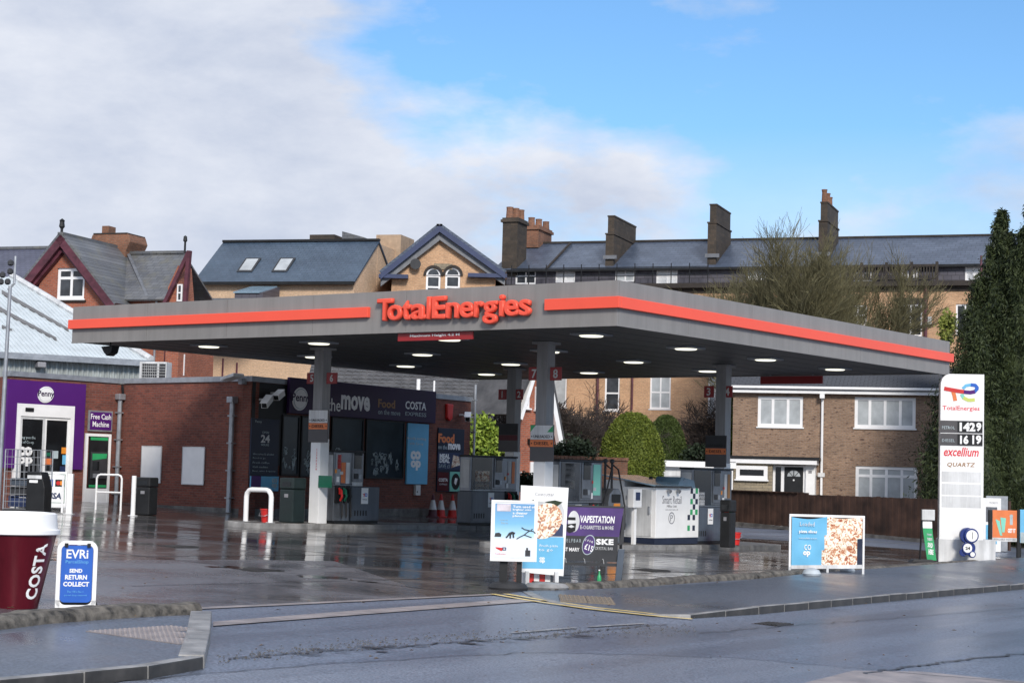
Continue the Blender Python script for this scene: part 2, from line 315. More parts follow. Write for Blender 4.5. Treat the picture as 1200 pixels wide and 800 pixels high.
# ---------------------------------------------------------------- mesh helpers
class MB:
    def __init__(s): s.v = []; s.f = []
    def add(s, vs, fs):
        n = len(s.v); s.v += [tuple(v) for v in vs]; s.f += [tuple(i + n for i in f) for f in fs]; return s
    def box(s, x0, y0, z0, x1, y1, z1, m=None):
        if x0 > x1: x0, x1 = x1, x0
        if y0 > y1: y0, y1 = y1, y0
        if z0 > z1: z0, z1 = z1, z0
        vs = [(x0, y0, z0), (x1, y0, z0), (x1, y1, z0), (x0, y1, z0), (x0, y0, z1), (x1, y0, z1), (x1, y1, z1), (x0, y1, z1)]
        if m: vs = [m @ Vector(v) for v in vs]
        return s.add(vs, [(0, 3, 2, 1), (4, 5, 6, 7), (0, 1, 5, 4), (1, 2, 6, 5), (2, 3, 7, 6), (3, 0, 4, 7)])
    def quad(s, *p): return s.add(p, [tuple(range(len(p)))])
    def slab(s, quad, t):
        """thick sheet: quad corners (ccw from outside), thickness t inward along the normal"""
        q = [Vector(p) for p in quad]; n = (q[1] - q[0]).cross(q[2] - q[0]).normalized()
        k = len(q); vs = q + [p - n * t for p in q]
        fs = [tuple(range(k)), tuple(reversed(range(k, 2 * k)))] + [(i, i + k, (i + 1) % k + k, (i + 1) % k) for i in range(k)]
        return s.add(vs, fs)
    def prism(s, poly, a0, a1, plane='xz'):
        """poly extruded: xz between y=a0..a1, xy between z, yz between x"""
        if a0 > a1: a0, a1 = a1, a0
        f = {'xz': lambda p, a: (p[0], a, p[1]), 'xy': lambda p, a: (p[0], p[1], a), 'yz': lambda p, a: (a, p[0], p[1])}[plane]
        area = sum(poly[i][0] * poly[(i + 1) % len(poly)][1] - poly[(i + 1) % len(poly)][0] * poly[i][1] for i in range(len(poly)))
        if area < 0: poly = poly[::-1]
        if plane == 'xz': poly = poly[::-1]; 
        k = len(poly); vs = [f(p, a0) for p in poly] + [f(p, a1) for p in poly]
        fs = [tuple(reversed(range(k))), tuple(range(k, 2 * k))] + [(i, (i + 1) % k, (i + 1) % k + k, i + k) for i in range(k)]
        return s.add(vs, fs)
    def cyl(s, p0, p1, r0, r1=None, n=12, caps=True):
        r1 = r0 if r1 is None else r1; p0 = Vector(p0); p1 = Vector(p1); d = (p1 - p0).normalized()
        a = d.orthogonal().normalized(); b = d.cross(a)
        vs = []
        for p, r in ((p0, r0), (p1, r1)):
            for i in range(n):
                t = 2 * math.pi * i / n; vs.append(p + (a * math.cos(t) + b * math.sin(t)) * r)
        fs = [(i, (i + 1) % n, (i + 1) % n + n, i + n) for i in range(n)]
        if caps: fs += [tuple(reversed(range(n))), tuple(range(n, 2 * n))]
        return s.add(vs, fs)
    def tube(s, pts, r, n=8, r1=None):
        pts = [Vector(p) for p in pts]; k = len(pts); vs = []; a = None
        for i, p in enumerate(pts):
            d = (pts[min(i + 1, k - 1)] - pts[max(i - 1, 0)]).normalized()
            a = (a - d * a.dot(d)).normalized() if a else d.orthogonal().normalized()
            b = d.cross(a); rr = r if r1 is None else r + (r1 - r) * i / (k - 1)
            for j in range(n):
                t = 2 * math.pi * j / n; vs.append(p + (a * math.cos(t) + b * math.sin(t)) * rr)
        fs = [(i * n + j, i * n + (j + 1) % n, (i + 1) * n + (j + 1) % n, (i + 1) * n + j) for i in range(k - 1) for j in range(n)]
        fs += [tuple(reversed(range(n))), tuple(range((k - 1) * n, k * n))]
        return s.add(vs, fs)
    def lathe(s, prof, n=24, c=(0, 0, 0)):
        vs = []; k = len(prof)
        for r, z in prof:
            for j in range(n):
                t = 2 * math.pi * j / n; vs.append((c[0] + r * math.cos(t), c[1] + r * math.sin(t), c[2] + z))
        fs = [(i * n + j, i * n + (j + 1) % n, (i + 1) * n + (j + 1) % n, (i + 1) * n + j) for i in range(k - 1) for j in range(n)]
        fs += [tuple(reversed(range(n))), tuple(range((k - 1) * n, k * n))]
        return s.add(vs, fs)
    def disc(s, u, z, r, y0, y1, n=28, sx=1, tilt=0):
        p = [(u + r * sx * math.cos(2 * math.pi * i / n) * math.cos(tilt) - r * math.sin(2 * math.pi * i / n) * math.sin(tilt),
              z + r * sx * math.cos(2 * math.pi * i / n) * math.sin(tilt) + r * math.sin(2 * math.pi * i / n) * math.cos(tilt)) for i in range(n)]
        return s.prism(p, y0, y1)
    def frame(s, u0, z0, u1, z1, w, y0, y1):
        s.box(u0, y0, z0, u0 + w, y1, z1); s.box(u1 - w, y0, z0, u1, y1, z1)
        s.box(u0 + w, y0, z0, u1 - w, y1, z0 + w); s.box(u0 + w, y0, z1 - w, u1 - w, y1, z1); return s
def rrect(u0, z0, u1, z1, r, n=5):
    p = []
    for cx, cz, a in ((u1 - r, z0 + r, -90), (u1 - r, z1 - r, 0), (u0 + r, z1 - r, 90), (u0 + r, z0 + r, 180)):
        for i in range(n + 1):
            t = R(a + 90 * i / n); p.append((cx + r * math.cos(t), cz + r * math.sin(t)))
    return p
WM = {}
def link(name, data, parent, fr):
    o = bpy.data.objects.new(name, data); COL.objects.link(o)
    if parent is not None:
        o.parent = parent; m = fr.m if fr is not None else WM[parent.name]
        o.matrix_basis = WM[parent.name].inverted() @ m; WM[o.name] = m
    else:
        m = fr.m if fr is not None else Matrix.Identity(4); o.matrix_basis = m; WM[o.name] = m
    return o
def P(name, mb, mat, parent=None, fr=None, bev=0, smooth=False, label=None, kind=None):
    me = bpy.data.meshes.new(name); me.from_pydata(mb.v, [], mb.f); me.update(); me.materials.append(M[mat] if isinstance(mat, str) else mat)
    o = link(name, me, parent, fr)
    if smooth:
        me.polygons.foreach_set('use_smooth', [True] * len(me.polygons))
        if hasattr(me, 'set_sharp_from_angle'): me.set_sharp_from_angle(angle=R(35))
    if bev:
        b = o.modifiers.new('bevel', 'BEVEL'); b.width = bev; b.segments = 2; b.limit_method = 'ANGLE'; b.angle_limit = R(40)
    if label: o['label'] = label
    if kind: o['kind'] = kind
    return o
def tag(o, label, cat, group=None):
    o['label'] = label; o['category'] = cat
    if group: o['group'] = group
    return o
def T(name, label, cat, fr, group=None):
    o = link(name, None, None, fr); o.empty_display_size = .3; return tag(o, label, cat, group)
def S(name, mb, mat, kind='structure', fr=None, **k):
    o = P(name, mb, mat, None, fr, **k); o['kind'] = kind; return o
_tc = {}
def text_mesh(body, bold=0, res=2, ext=.0, shear=0, spacing=1.0, line=1.0, align='LEFT', bev=0):
    c = bpy.data.curves.new('txt', 'FONT'); c.body = body; c.size = 1; c.offset = bold; c.resolution_u = res; c.extrude = ext; c.shear = shear; c.space_character = spacing; c.space_line = line; c.align_x = align
    if bev: c.bevel_depth = bev; c.bevel_resolution = 1
    o = bpy.data.objects.new('txt', c); COL.objects.link(o); bpy.context.view_layer.update()
    me = bpy.data.meshes.new_from_object(o.evaluated_get(bpy.context.evaluated_depsgraph_get()))
    bpy.data.objects.remove(o); bpy.data.curves.remove(c); return me
def TXT(body, mat, parent, u0, z0, u1, z1, y, fr=None, bold=.0, shear=0, spacing=1.0, line=1.0, align='LEFT', thick=.004, name='lettering', res=2, rot=0, keep=False, bev=0):
    """lettering standing proud of the plane y (facing -y), scaled to fill the rectangle"""
    me = text_mesh(body, bold, res, .02, shear, spacing, line, align, bev)
    co = np.empty(len(me.vertices) * 3); me.vertices.foreach_get('co', co); co = co.reshape(-1, 3)
    if rot:
        c, s_ = math.cos(rot), math.sin(rot); x = co[:, 0] * c - co[:, 1] * s_; yy = co[:, 0] * s_ + co[:, 1] * c; co[:, 0] = x; co[:, 1] = yy
    mn = co.min(0); mxx = co.max(0); w = max(1e-6, mxx[0] - mn[0]); h = max(1e-6, mxx[1] - mn[1]); 
    sx = (u1 - u0) / w; sz = (z1 - z0) / h; ox, oz = u0, z0
    if keep:
        k = min(sx, sz); ox = (u0 + u1) / 2 - k * w / 2; oz = (z0 + z1) / 2 - k * h / 2; sx = sz = k
    X = ox + (co[:, 0] - mn[0]) * sx; Z = oz + (co[:, 1] - mn[1]) * sz; zz = co[:, 2]; Y = y - thick * (zz - zz.min()) / max(1e-6, zz.max() - zz.min())
    out = np.stack([X, Y, Z], 1).ravel(); me.vertices.foreach_set('co', out); me.update()
    me.materials.clear(); me.materials.append(M[mat]); me.name = name
    return link(name, me, parent, fr)

def wall_holes(mb, u0, u1, z0, z1, holes, y=0, rev=.12):
    us = sorted(set([u0, u1] + [min(max(a, u0), u1) for h in holes for a in (h[0], h[2])])); zs = sorted(set([z0, z1] + [min(max(a, z0), z1) for h in holes for a in (h[1], h[3])]))
    for i in range(len(us) - 1):
        for j in range(len(zs) - 1):
            cu = (us[i] + us[i + 1]) / 2; cz = (zs[j] + zs[j + 1]) / 2
            if any(h[0] < cu < h[2] and h[1] < cz < h[3] for h in holes): continue
            mb.quad((us[i], y, zs[j]), (us[i + 1], y, zs[j]), (us[i + 1], y, zs[j + 1]), (us[i], y, zs[j + 1]))
    for a, b, c, d in holes:
        mb.quad((a, y, b), (a, y, d), (a, y + rev, d), (a, y + rev, b)); mb.quad((c, y, d), (c, y, b), (c, y + rev, b), (c, y + rev, d))
        mb.quad((a, y, d), (c, y, d), (c, y + rev, d), (a, y + rev, d)); mb.quad((c, y, b), (a, y, b), (a, y + rev, b), (c, y + rev, b))
    return mb
def shell(u0, u1, z0, z1, D, holes, y=0):
    mb = MB(); wall_holes(mb, u0, u1, z0, z1, holes, y)
    mb.quad((u0, y, z0), (u0, y, z1), (u0, D, z1), (u0, D, z0)); mb.quad((u1, y, z1), (u1, y, z0), (u1, D, z0), (u1, D, z1))
    mb.quad((u1, D, z0), (u0, D, z0), (u0, D, z1), (u1, D, z1)); mb.quad((u0, y, z1), (u1, y, z1), (u1, D, z1), (u0, D, z1)); return mb
def window(parent, r, cols=2, rows=1, y=0.05, fw=.07, mat='pvc', glass='glass', fr=None, splits=None, sill=True, name='window', zsplit=None):
    u0, z0, u1, z1 = r; mb = MB(); mb.frame(u0, z0, u1, z1, fw, y, y + .06)
    us = [u0 + (u1 - u0) * i / cols for i in range(cols + 1)]; zs = [z0 + (z1 - z0) * i / rows for i in range(rows + 1)]
    if zsplit: zs = [z0, z0 + (z1 - z0) * zsplit, z1]
    h = fw * .45
    for u in us[1:-1]: mb.box(u - h, y + .003, z0 + fw, u + h, y + .057, z1 - fw)
    for z in zs[1:-1]:
        for a, b in zip(us, us[1:]): mb.box((a + h) if a != u0 else a + fw, y + .006, z - h, (b - h) if b != u1 else b - fw, y + .054, z + h)
    if sill: mb.box(u0 - .05, y - .10, z0 - .06, u1 + .05, y + .04, z0 - .002)
    w = P(name, mb, mat, parent, fr)
    for a, b in zip(us, us[1:]):
        for c, d in zip(zs, zs[1:]):
            P('pane', MB().box(a + h * .5, y + .028, c + h * .5, b - h * .5, y + .034, d - h * .5), glass, w, fr)
    return w

# ================================================================ GROUND
def sheet(name, pts, mat, h):
    """flat sheet following the sloping ground, h above it"""
    return S(name, MB().quad(*[(p[0], p[1], gz(p[0], p[1]) + h) for p in pts]), mat)
def gp(*pp, h=0.0): return [G(x, y, h)[:2] for x, y in pp]
def CFq(s_, t_):
    return Vector((2.10922, 36.91468)) + Vector((math.cos(R(53.56)), math.sin(R(53.56)))) * s_ + Vector((-math.cos(R(36.44)), math.sin(R(36.44)))) * t_
def inpoly_(p, poly):
    c = False
    for i in range(len(poly)):
        a, b = poly[i], poly[i - 1]
        if (a[1] > p.y) != (b[1] > p.y) and p.x < (b[0] - a[0]) * (p.y - a[1]) / (b[1] - a[1]) + a[0]: c = not c
    return c
M['joint'] = plain('dark_joint_filler', (.022, .02, .02), .35, .3, 3); M['iron'] = plain('cast_iron', (.05, .047, .045), .35, .3, 5, .4)
mb = MB(); xs = [-900, -32, 32, 900]; ys = [-60, -5, 95, 1500]
for i in range(3):
    for j in range(3):
        mb.quad(*[(x, y, gz(x, y)) for x, y in ((xs[i], ys[j]), (xs[i + 1], ys[j]), (xs[i + 1], ys[j + 1]), (xs[i], ys[j + 1]))])
S('ground', mb, 'ash')
# forecourt sheet
front = gp((160, 717), (580, 697.5), (612, 692), (700, 687), (860, 677), (1019, 667), (1200, 655))
fl = G(0, 722)
fc = [(-31, G(0, 722).y - 9.0)] + [(fl.x, fl.y)] + front + [(31, 74), (31, 80), (4, 80), (-31, 78)]
def tri_sheet(name, pts, mat, h, kind='structure'):
    mb = MB(); mb.v = [(p[0], p[1], gz(p[0], p[1]) + h) for p in pts]; mb.f = [tuple(range(len(pts)))]
    return S(name, mb, mat, kind)
tri_sheet('forecourt', fc, 'fore', .004)
# driveway tarmac between forecourt and road, with its channel band
tri_sheet('apron', gp((-300, 745), (-60, 726), (160, 717), (330, 708.5), (505, 700.5), (470, 684), (392, 657.5), (300, 656), (180, 656), (40, 657), (-120, 661), (-300, 668)), 'apron', .0055)
tri_sheet('drainage_channel', gp((250, 729), (420, 715.5), (600, 702.5), (640, 704), (600, 707), (430, 720), (250, 734)), 'pink_band', .012)
tri_sheet('forecourt_edging', gp((150, 715.5), (330, 707.5), (578, 695.8), (580, 697.2), (330, 709.5), (150, 718)), 'pink_band', .010)
tri_sheet('road_patch', gp((-400, 850), (60, 806), (330, 782), (620, 764), (860, 771), (1240, 804), (1700, 880), (1500, 1000), (-100, 1000)), 'ash_new', .004)
tri_sheet('worn_road_patch', gp((940, 801), (1000, 786), (1080, 787), (1240, 803), (1300, 830), (900, 830)), 'pink_band', .008)
def strip_on(name, pts, w, mat, h, off=0.0):
    P2 = [Vector(p[:2]) for p in pts]; mb = MB(); Lf = []; Rt = []
    for i, p in enumerate(P2):
        d = (P2[min(i + 1, len(P2) - 1)] - P2[max(i - 1, 0)]).normalized(); n = Vector((-d.y, d.x))
        a = p + n * (off + w / 2); b = p + n * (off - w / 2); Lf.append(a); Rt.append(b)
    for i in range(len(P2) - 1):
        mb.quad(*[(q.x, q.y, gz(q.x, q.y) + h) for q in (Rt[i], Rt[i + 1], Lf[i + 1], Lf[i])])
    return S(name, mb, mat)
for i_, (s_a, t_a, s_b, t_b) in enumerate([(-14, t, 20, t) for t in (-1.5, 3.2, 8.0, 13.0, 17.5)] + [(q, -6, q, 21) for q in (-9.5, -4.5, .4, 5.6, 10.8, 15.8)]):
    _a = CFq(s_a, t_a); _b = CFq(s_b, t_b); n_ = 24; P2 = [_a.lerp(_b, k / n_) for k in range(n_ + 1)]
    keep = [p for p in P2 if inpoly_(p, fc)]
    if len(keep) > 1: strip_on('concrete_joint', keep, .05, 'joint', .007)
for (px, py) in ((300, 668), (505, 655), (760, 668), (1010, 652), (205, 640)):
    _p = G(px, py); fq = Fr(_p.x, _p.y, R(-36)); dc = MB().box(-.32, -.32, -.05, .32, .32, .006)
    cov_ = P('drain_cover', dc, 'iron', None, Fr(fq.o.x, fq.o.y, R(-36), fq.o.z + .004)); cov_['kind'] = 'structure'
    for k in range(7): P('grating_bar', MB().box(-.28, -.27 + k * .085, .006, .28, -.22 + k * .085, .014), 'iron', cov_)
# double yellow lines
yl = gp((577, 696.5), (620, 704), (690, 714), (760, 721.5), (811, 726))
strip_on('yellow_line', yl, .11, 'yellow', .016)
strip_on('yellow_line', gp((592, 696.3), (632, 703), (698, 712.5), (765, 719.7), (815, 724)), .11, 'yellow', .016)
strip_on('channel_line', gp((600, 742), (650, 738), (675, 736)), .07, 'line_white', .014)
strip_on('channel_line', gp((690, 735), (720, 733), (755, 731)), .08, 'line_white', .014)

KH = .11   # kerb height
def kerb_run(name, pts, w, h, mat, L=.9, top=0, label=None, jitter=.006):
    """row of single kerb stones along a ground polyline; returns the objects"""
    P2 = [Vector((p[0], p[1])) for p in pts]; seg = []; out = []
    for a, b in zip(P2, P2[1:]):
        n = max(1, round((b - a).length / L))
        for i in range(n): seg.append((a.lerp(b, i / n), a.lerp(b, (i + 1) / n)))
    for a, b in seg:
        d = (b - a); ln = d.length; ang = math.atan2(d.y, d.x); zz = gz(a.x, a.y); slope = (gz(b.x, b.y) - zz) / max(ln, .01)
        j = random.uniform(-jitter, jitter)
        mb = MB(); g = .006
        hh = h(a) if callable(h) else h; hb = h(b) if callable(h) else h
        vs = [(g, 0, -.1), (ln - g, 0, -.1), (ln - g, w, -.1), (g, w, -.1), (g, 0 + .01, hh + j), (ln - g, .01, hb + j + slope * ln), (ln - g, w, hb + j + slope * ln), (g, w, hh + j)]
        mb.add(vs, [(0, 3, 2, 1), (4, 5, 6, 7), (0, 1, 5, 4), (1, 2, 6, 5), (2, 3, 7, 6), (3, 0, 4, 7)])
        o = P(name, mb, mat, None, Fr(a.x, a.y, ang, zz), bev=.012); o['kind'] = 'structure'; out.append(o)
        if mat == 'kerb_dark': o.data.materials.clear(); o.data.materials.append(M['kerb']); o.data.materials.append(M['kerb_shade_grime']); o.data.polygons[2].material_index = 1
    return out
# right footway
kf = gp((612, 694), (625, 701), (660, 709.5), (700, 715), (755, 721), (810, 724.5), (890, 719.5), (1000, 708.5), (1100, 699), (1200, 690), (1420, 671))
def kh(p):
    t = (p.x - kf[4][0]) / (kf[6][0] - kf[4][0]); return .02 + (KH - .02) * max(0, min(1, t))
for o in kerb_run('kerb_stone', kf[:6], .15, kh, 'kerb'): pass
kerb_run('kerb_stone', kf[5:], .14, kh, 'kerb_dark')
inn = gp((1420, 640), (1200, 659), (1019, 672), (860, 682), (736, 691), (640, 692.5), (614, 693))
fp = [(p[0] + 0, p[1] + .10) for p in kf] + list(inn)
mbf = MB(); mbf.v = [(p[0], p[1], gz(p[0], p[1]) + .012 + (kh(Vector(p)) - .02) * .9) for p in fp]
# triangulated ladder between kerb and inner edge for a clean sheet
kk = [Vector(p) for p in fp[:len(kf)]]; ii = [Vector(p) for p in inn][::-1]
def resample(pl, n):
    d = [0]
    for a, b in zip(pl, pl[1:]): d.append(d[-1] + (b - a).length)
    out = []
    for k in range(n):
        t = d[-1] * k / (n - 1); i = max(j for j in range(len(d)) if d[j] <= t + 1e-9); i = min(i, len(pl) - 2)
        out.append(pl[i].lerp(pl[i + 1], (t - d[i]) / max(1e-9, d[i + 1] - d[i])))
    return out
A_ = resample(kk, 40); B_ = resample(ii, 40); mb = MB()
zf = lambda p: gz(p.x, p.y) + .012 + max(0, kh(p) - .03)
for i in range(39): mb.quad(*[(q.x, q.y, zf(A_[j])) for q, j in ((A_[i], i), (A_[i + 1], i + 1), (B_[i + 1], i + 1), (B_[i], i))])
S('footway', mb, 'foot')
mb = MB()
# rough concrete edging between footway and forecourt (irregular haunch)
def haunch(name, pts, w, h, mat='haunch', n=140):
    pl = resample([Vector(p) for p in pts], n); vs = []; fs = []
    for i, p in enumerate(pl):
        d = (pl[min(i + 1, n - 1)] - pl[max(i - 1, 0)]).normalized(); nn = Vector((-d.y, d.x))
        prof = [(-w / 2, -.05), (-w / 2 + .02, h * .6), (-w / 2 + .07, h), (0, h * 1.08), (w / 2 - .05, h), (w / 2, h * .5), (w / 2 + .02, -.05)]
        ha = noise.noise(Vector((p.x * 1.3, p.y * 1.3, 0))) * .02 + noise.noise(Vector((p.x * 6, p.y * 6, 3))) * .012
        for k, (a, z) in enumerate(prof):
            q = p + nn * (a + noise.noise(Vector((p.x * 3, p.y * 3, k))) * .015); zz = gz(q.x, q.y) + z + (ha if z > 0 else 0)
            vs.append((q.x, q.y, zz))
    k = 7
    for i in range(n - 1):
        for j in range(k - 1): fs.append((i * k + j, i * k + j + 1, (i + 1) * k + j + 1, (i + 1) * k + j))
    mb = MB().add(vs, fs); return S(name, mb, mat, smooth=True)
haunch('edging', gp((625, 688), (668, 690), (736, 687), (815, 681), (900, 676), (945, 673.5), (1019, 669), (1087, 664), (1200, 657), (1400, 640)), .30, .10, n=260)
haunch('edging', gp((-260, 758), (-100, 744), (0, 734), (39, 729), (120, 723), (180, 719.5), (226, 718)), .36, .12, n=160)
# left footway
lf_h = .10
lo = gp((-300, 832), (-100, 806), (0, 794), (100, 786), (175, 779), (222, 769), h=lf_h)
li = gp((228, 722), (180, 726), (120, 729), (0, 742), (-100, 752), (-300, 775), h=lf_h)
mb = MB(); A_ = resample([Vector(p) for p in lo], 20); B_ = resample([Vector(p) for p in li][::-1], 20)
for i in range(19): mb.quad(*[(q.x, q.y, gz(q.x, q.y) + lf_h - .004) for q in (A_[i], A_[i + 1], B_[i + 1], B_[i])])
S('footway', mb, 'foot')
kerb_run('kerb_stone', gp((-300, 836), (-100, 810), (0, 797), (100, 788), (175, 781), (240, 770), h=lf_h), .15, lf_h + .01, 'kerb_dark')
kerb_run('kerb_stone', gp((241, 769), (247, 742), (249, 717), h=lf_h), .24, lf_h + .012, 'kerb', L=1.6)
# blister paving
tile = MB(); ts = .4
tile.box(0, 0, -.03, ts - .008, ts - .008, 0)
for i in range(6):
    for j in range(6):
        cx, cy = .035 + i * .066, .035 + j * .066
        tile.lathe([(.019, 0), (.015, .006), (.006, .008)], 6, (cx, cy, 0))
tme = bpy.data.meshes.new('tactile_slab'); tme.from_pydata(tile.v, [], tile.f); tme.update(); tme.materials.append(plain('tactile_buff', (.26, .23, .23), .5, .25, 3))
tme2 = tme.copy(); tme2.materials.clear(); tme2.materials.append(plain('tactile_brown', (.20, .16, .12), .6, .3, 3))
def tactile(orig, da, db, na, nb, keep, h, me):
    for i in range(na):
        for j in range(nb):
            p = orig + da * (i * ts) + db * (j * ts)
            if not keep(p + (da + db) * ts * .5): continue
            o = bpy.data.objects.new('tactile_slab', me); COL.objects.link(o); o['kind'] = 'structure'
            sx = -.033 * da.x + .008 * da.y; sy = -.033 * db.x + .008 * db.y
            m = Matrix(((da.x, db.x, .033, p.x), (da.y, db.y, -.008, p.y), (sx, sy, 1, gz(p.x, p.y) + h), (0, 0, 0, 1))); o.matrix_world = m
def inpoly(p, poly):
    c = False; n = len(poly)
    for i in range(n):
        a, b = poly[i], poly[i - 1]
        if (a[1] > p.y) != (b[1] > p.y) and p.x < (b[0] - a[0]) * (p.y - a[1]) / (b[1] - a[1]) + a[0]: c = not c
    return c
tp = gp((100, 739), (160, 734), (226, 731), (220, 756), (196, 755), (150, 747), h=lf_h)
o_ = Vector(tp[0][:2]); d_ = (Vector(tp[2]) - o_).normalized(); e_ = Vector((-d_.y, d_.x))
tactile(o_ - e_ * 1.6 - d_ * .4, d_, e_, 9, 7, lambda p: inpoly(p, tp), lf_h + .004, tme)
tp2 = gp((655, 699), (690, 697), (738, 704), (700, 708), (668, 704), h=.02)
o_ = Vector(tp2[0][:2]); d_ = (Vector(tp2[2]) - o_).normalized(); e_ = Vector((-d_.y, d_.x))
tactile(o_ - d_ * .8 - e_ * 1.2, d_, e_, 12, 9, lambda p: inpoly(p, tp2), .030, tme2)
# litter and potholes of loose grit along the old road joint
rg = MB(); rnd = random.Random(3)
for k in range(900):
    t = rnd.random(); px = 255 + 560 * t; py = 772 - 33 * t - 8 * math.sin(t * 3.1) + rnd.gauss(0, 3.5)
    p = G(px, py); s = rnd.uniform(.004, .013); rg.lathe([(s, 0), (s * .8, s * .5), (s * .2, s * .7)], 5, (p.x, p.y, p.z + .008))
S('loose_gravel', rg, plain('grit', (.10, .095, .09), .7, .5, 8), kind='stuff')
cr = MB()
for k in range(30):
    t = rnd.random() ** .8; px = 270 + 420 * t; py = 771 - 26 * t + rnd.gauss(0, 2.2); p = G(px, py); w = rnd.uniform(.04, .22); hgt = rnd.uniform(.006, .022)
    pts = [(p.x + w * math.cos(a) * rnd.uniform(.6, 1), p.y + hgt * 3 * math.sin(a) * rnd.uniform(.6, 1)) for a in [i * .7 for i in range(9)]]
    cr.v += [(x, y, gz(x, y) + .012) for x, y in pts]; n0 = len(cr.v) - 9; cr.f.append(tuple(range(n0, n0 + 9)))
S('cracked_tarmac', cr, plain('wet_pothole', (.03, .031, .034), .3, .3, 5), kind='stuff')
rs_ = random.Random(9); M['oil'] = plain('oil_stain', (.035, .032, .030), .12, .3, 4)
for k in range(16):
    px, py = rs_.uniform(150, 900), rs_.uniform(622, 690); c = G(px, py)
    if not inpoly_(Vector((c.x, c.y)), fc): continue
    rr_ = rs_.uniform(.10, .42); tri_sheet('oil_stain', [(c.x + rr_ * math.cos(a) * rs_.uniform(.6, 1.15), c.y + rr_ * math.sin(a) * rs_.uniform(.6, 1.15)) for a in [i * .449 for i in range(14)]], 'oil', .0065 + k * .0001)
lv_ = MB()
for k in range(420):
    if k % 3: t_ = rs_.random(); px, py = 620 + 580 * t_, 691 - 33 * t_ + rs_.gauss(0, 2.2)
    else: px, py = rs_.uniform(0, 1200), rs_.uniform(630, 790)
    c = G(px, py, .02); a = rs_.uniform(0, 6.28); q_ = rs_.uniform(.015, .04)
    lv_.quad(*[(c.x + q_ * math.cos(a + d) * w, c.y + q_ * math.sin(a + d) * w, c.z + .012 + h_) for d, w, h_ in ((0, 1, 0), (1.57, .5, .008), (3.14, 1, .0), (4.71, .5, .012))])
S('fallen_leaves', lv_, plain('dead_leaf', (.16, .10, .05), .7, .4, 9), kind='stuff')
def crack(name, pts, w, mat, seed):
    r_ = random.Random(seed); P2 = [Vector(p[:2]) for p in pts]; out = []
    for a, b in zip(P2, P2[1:]):
        for k in range(14): out.append(a.lerp(b, k / 14) + Vector((r_.gauss(0, .03), r_.gauss(0, .03))))
    return strip_on(name, out, w, mat, .0105)
crack('tar_joint', gp((1010, 790), (1060, 782), (1110, 775), (1210, 765)), .05, 'joint', 1)
crack('tar_joint', gp((262, 772), (330, 767), (400, 762), (470, 758), (560, 750)), .035, 'joint', 2)
crack('tar_joint', gp((560, 750), (640, 745), (720, 737), (780, 731)), .03, 'joint', 5)
crack('tar_joint', gp((60, 806), (330, 782), (620, 764), (860, 771), (1240, 804)), .02, 'joint', 3)
crack('tar_joint', gp((820, 742), (950, 731), (1080, 722), (1230, 709)), .02, 'joint', 4)
_p = G(905, 731); cov_ = P('drain_cover', MB().box(-.25, -.2, -.05, .25, .2, .006), 'iron', None, Fr(_p.x, _p.y, R(56.8), _p.z + .004)); cov_['kind'] = 'structure'
for k in range(6): P('grating_bar', MB().box(-.22, -.17 + k * .06, .006, .22, -.14 + k * .06, .014), 'iron', cov_)
# side road behind the forecourt
tri_sheet('side_road', gp((846, 617), (980, 624), (1100, 634), (1400, 660), (1330, 668), (1100, 646), (980, 637), (846, 629)), 'ash', .008)
strip_on('kerb_line', gp((860, 617), (980, 624), (1100, 634), (1300, 652)), .3, 'kerb_dark', .03)
strip_on('kerb_line', gp((955, 632), (1020, 634.5), (1100, 640), (1300, 655)), .22, 'kerb', .02)

# ================================================================ CANOPY
A36 = R(-36.44)
CF = at_z(723, 380, 4.7)
cf = Fr(CF.x, CF.y, A36, 0)           # local x: towards the right front, y: away
SL, ST = 16.6, 16.75; H0, H1 = 4.7, 5.6
can = T('forecourt_canopy', 'large flat grey petrol station canopy with coral red stripes and raised brand letters', 'canopy', cf)
crf = cf.sub(0, 0, 0, R(90))            # frame of the right hand fascia (u runs away)
clf = Fr(cf.w(-SL, 0).x, cf.w(-SL, 0).y, A36, 0)
for k in range(6):
    a = SL * k / 6; P('fascia_panel', MB().box(a + .004, 0, H0, a + SL / 6 - .004, .06, H1), 'fascia', can, clf)
    P('fascia_panel', MB().box(a + .004, ST - .06, H0, a + SL / 6 - .004, ST, H1), 'fascia', can, clf)
for k in range(6):
    a = ST * k / 6; P('fascia_panel', MB().box(a + .004 + (.06 if k == 0 else 0), 0, H0, a + ST / 6 - .004 - (.06 if k == 5 else 0), .06, H1), 'fascia', can, crf)
    P('fascia_panel', MB().box(a + .004 + (.06 if k == 0 else 0), SL - .06, H0, a + ST / 6 - .004 - (.06 if k == 5 else 0), SL, H1), 'fascia', can, crf)
P('roof_deck', MB().box(.05, .05, H1 - .12, SL - .05, ST - .05, H1 - .08), 'galv', can, clf)
n = 40
for k in range(n):
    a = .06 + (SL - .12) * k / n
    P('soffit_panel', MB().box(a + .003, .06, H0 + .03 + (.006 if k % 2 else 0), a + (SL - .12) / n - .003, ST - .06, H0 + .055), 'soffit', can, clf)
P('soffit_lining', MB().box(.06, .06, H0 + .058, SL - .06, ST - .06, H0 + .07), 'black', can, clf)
P('gutter_trim', MB().box(-.001, -.012, H0 - .03, SL + .012, .03, H0 - .001).box(SL - .03, .03, H0 - .03, SL + .012, ST, H0 - .001), 'fascia', can, clf)
def zr(fr, px, py): return fr.uz(px, py)[1]
zs0, zs1 = zr(clf, 722, 361), zr(clf, 722, 347.5)
uL = clf.uz(434, 372)[0]; uR = clf.uz(641, 355)[0]
P('stripe', MB().box(-.06, -.1, zs0, uL, -.001, zs1), 'orange', can, clf, bev=.01)
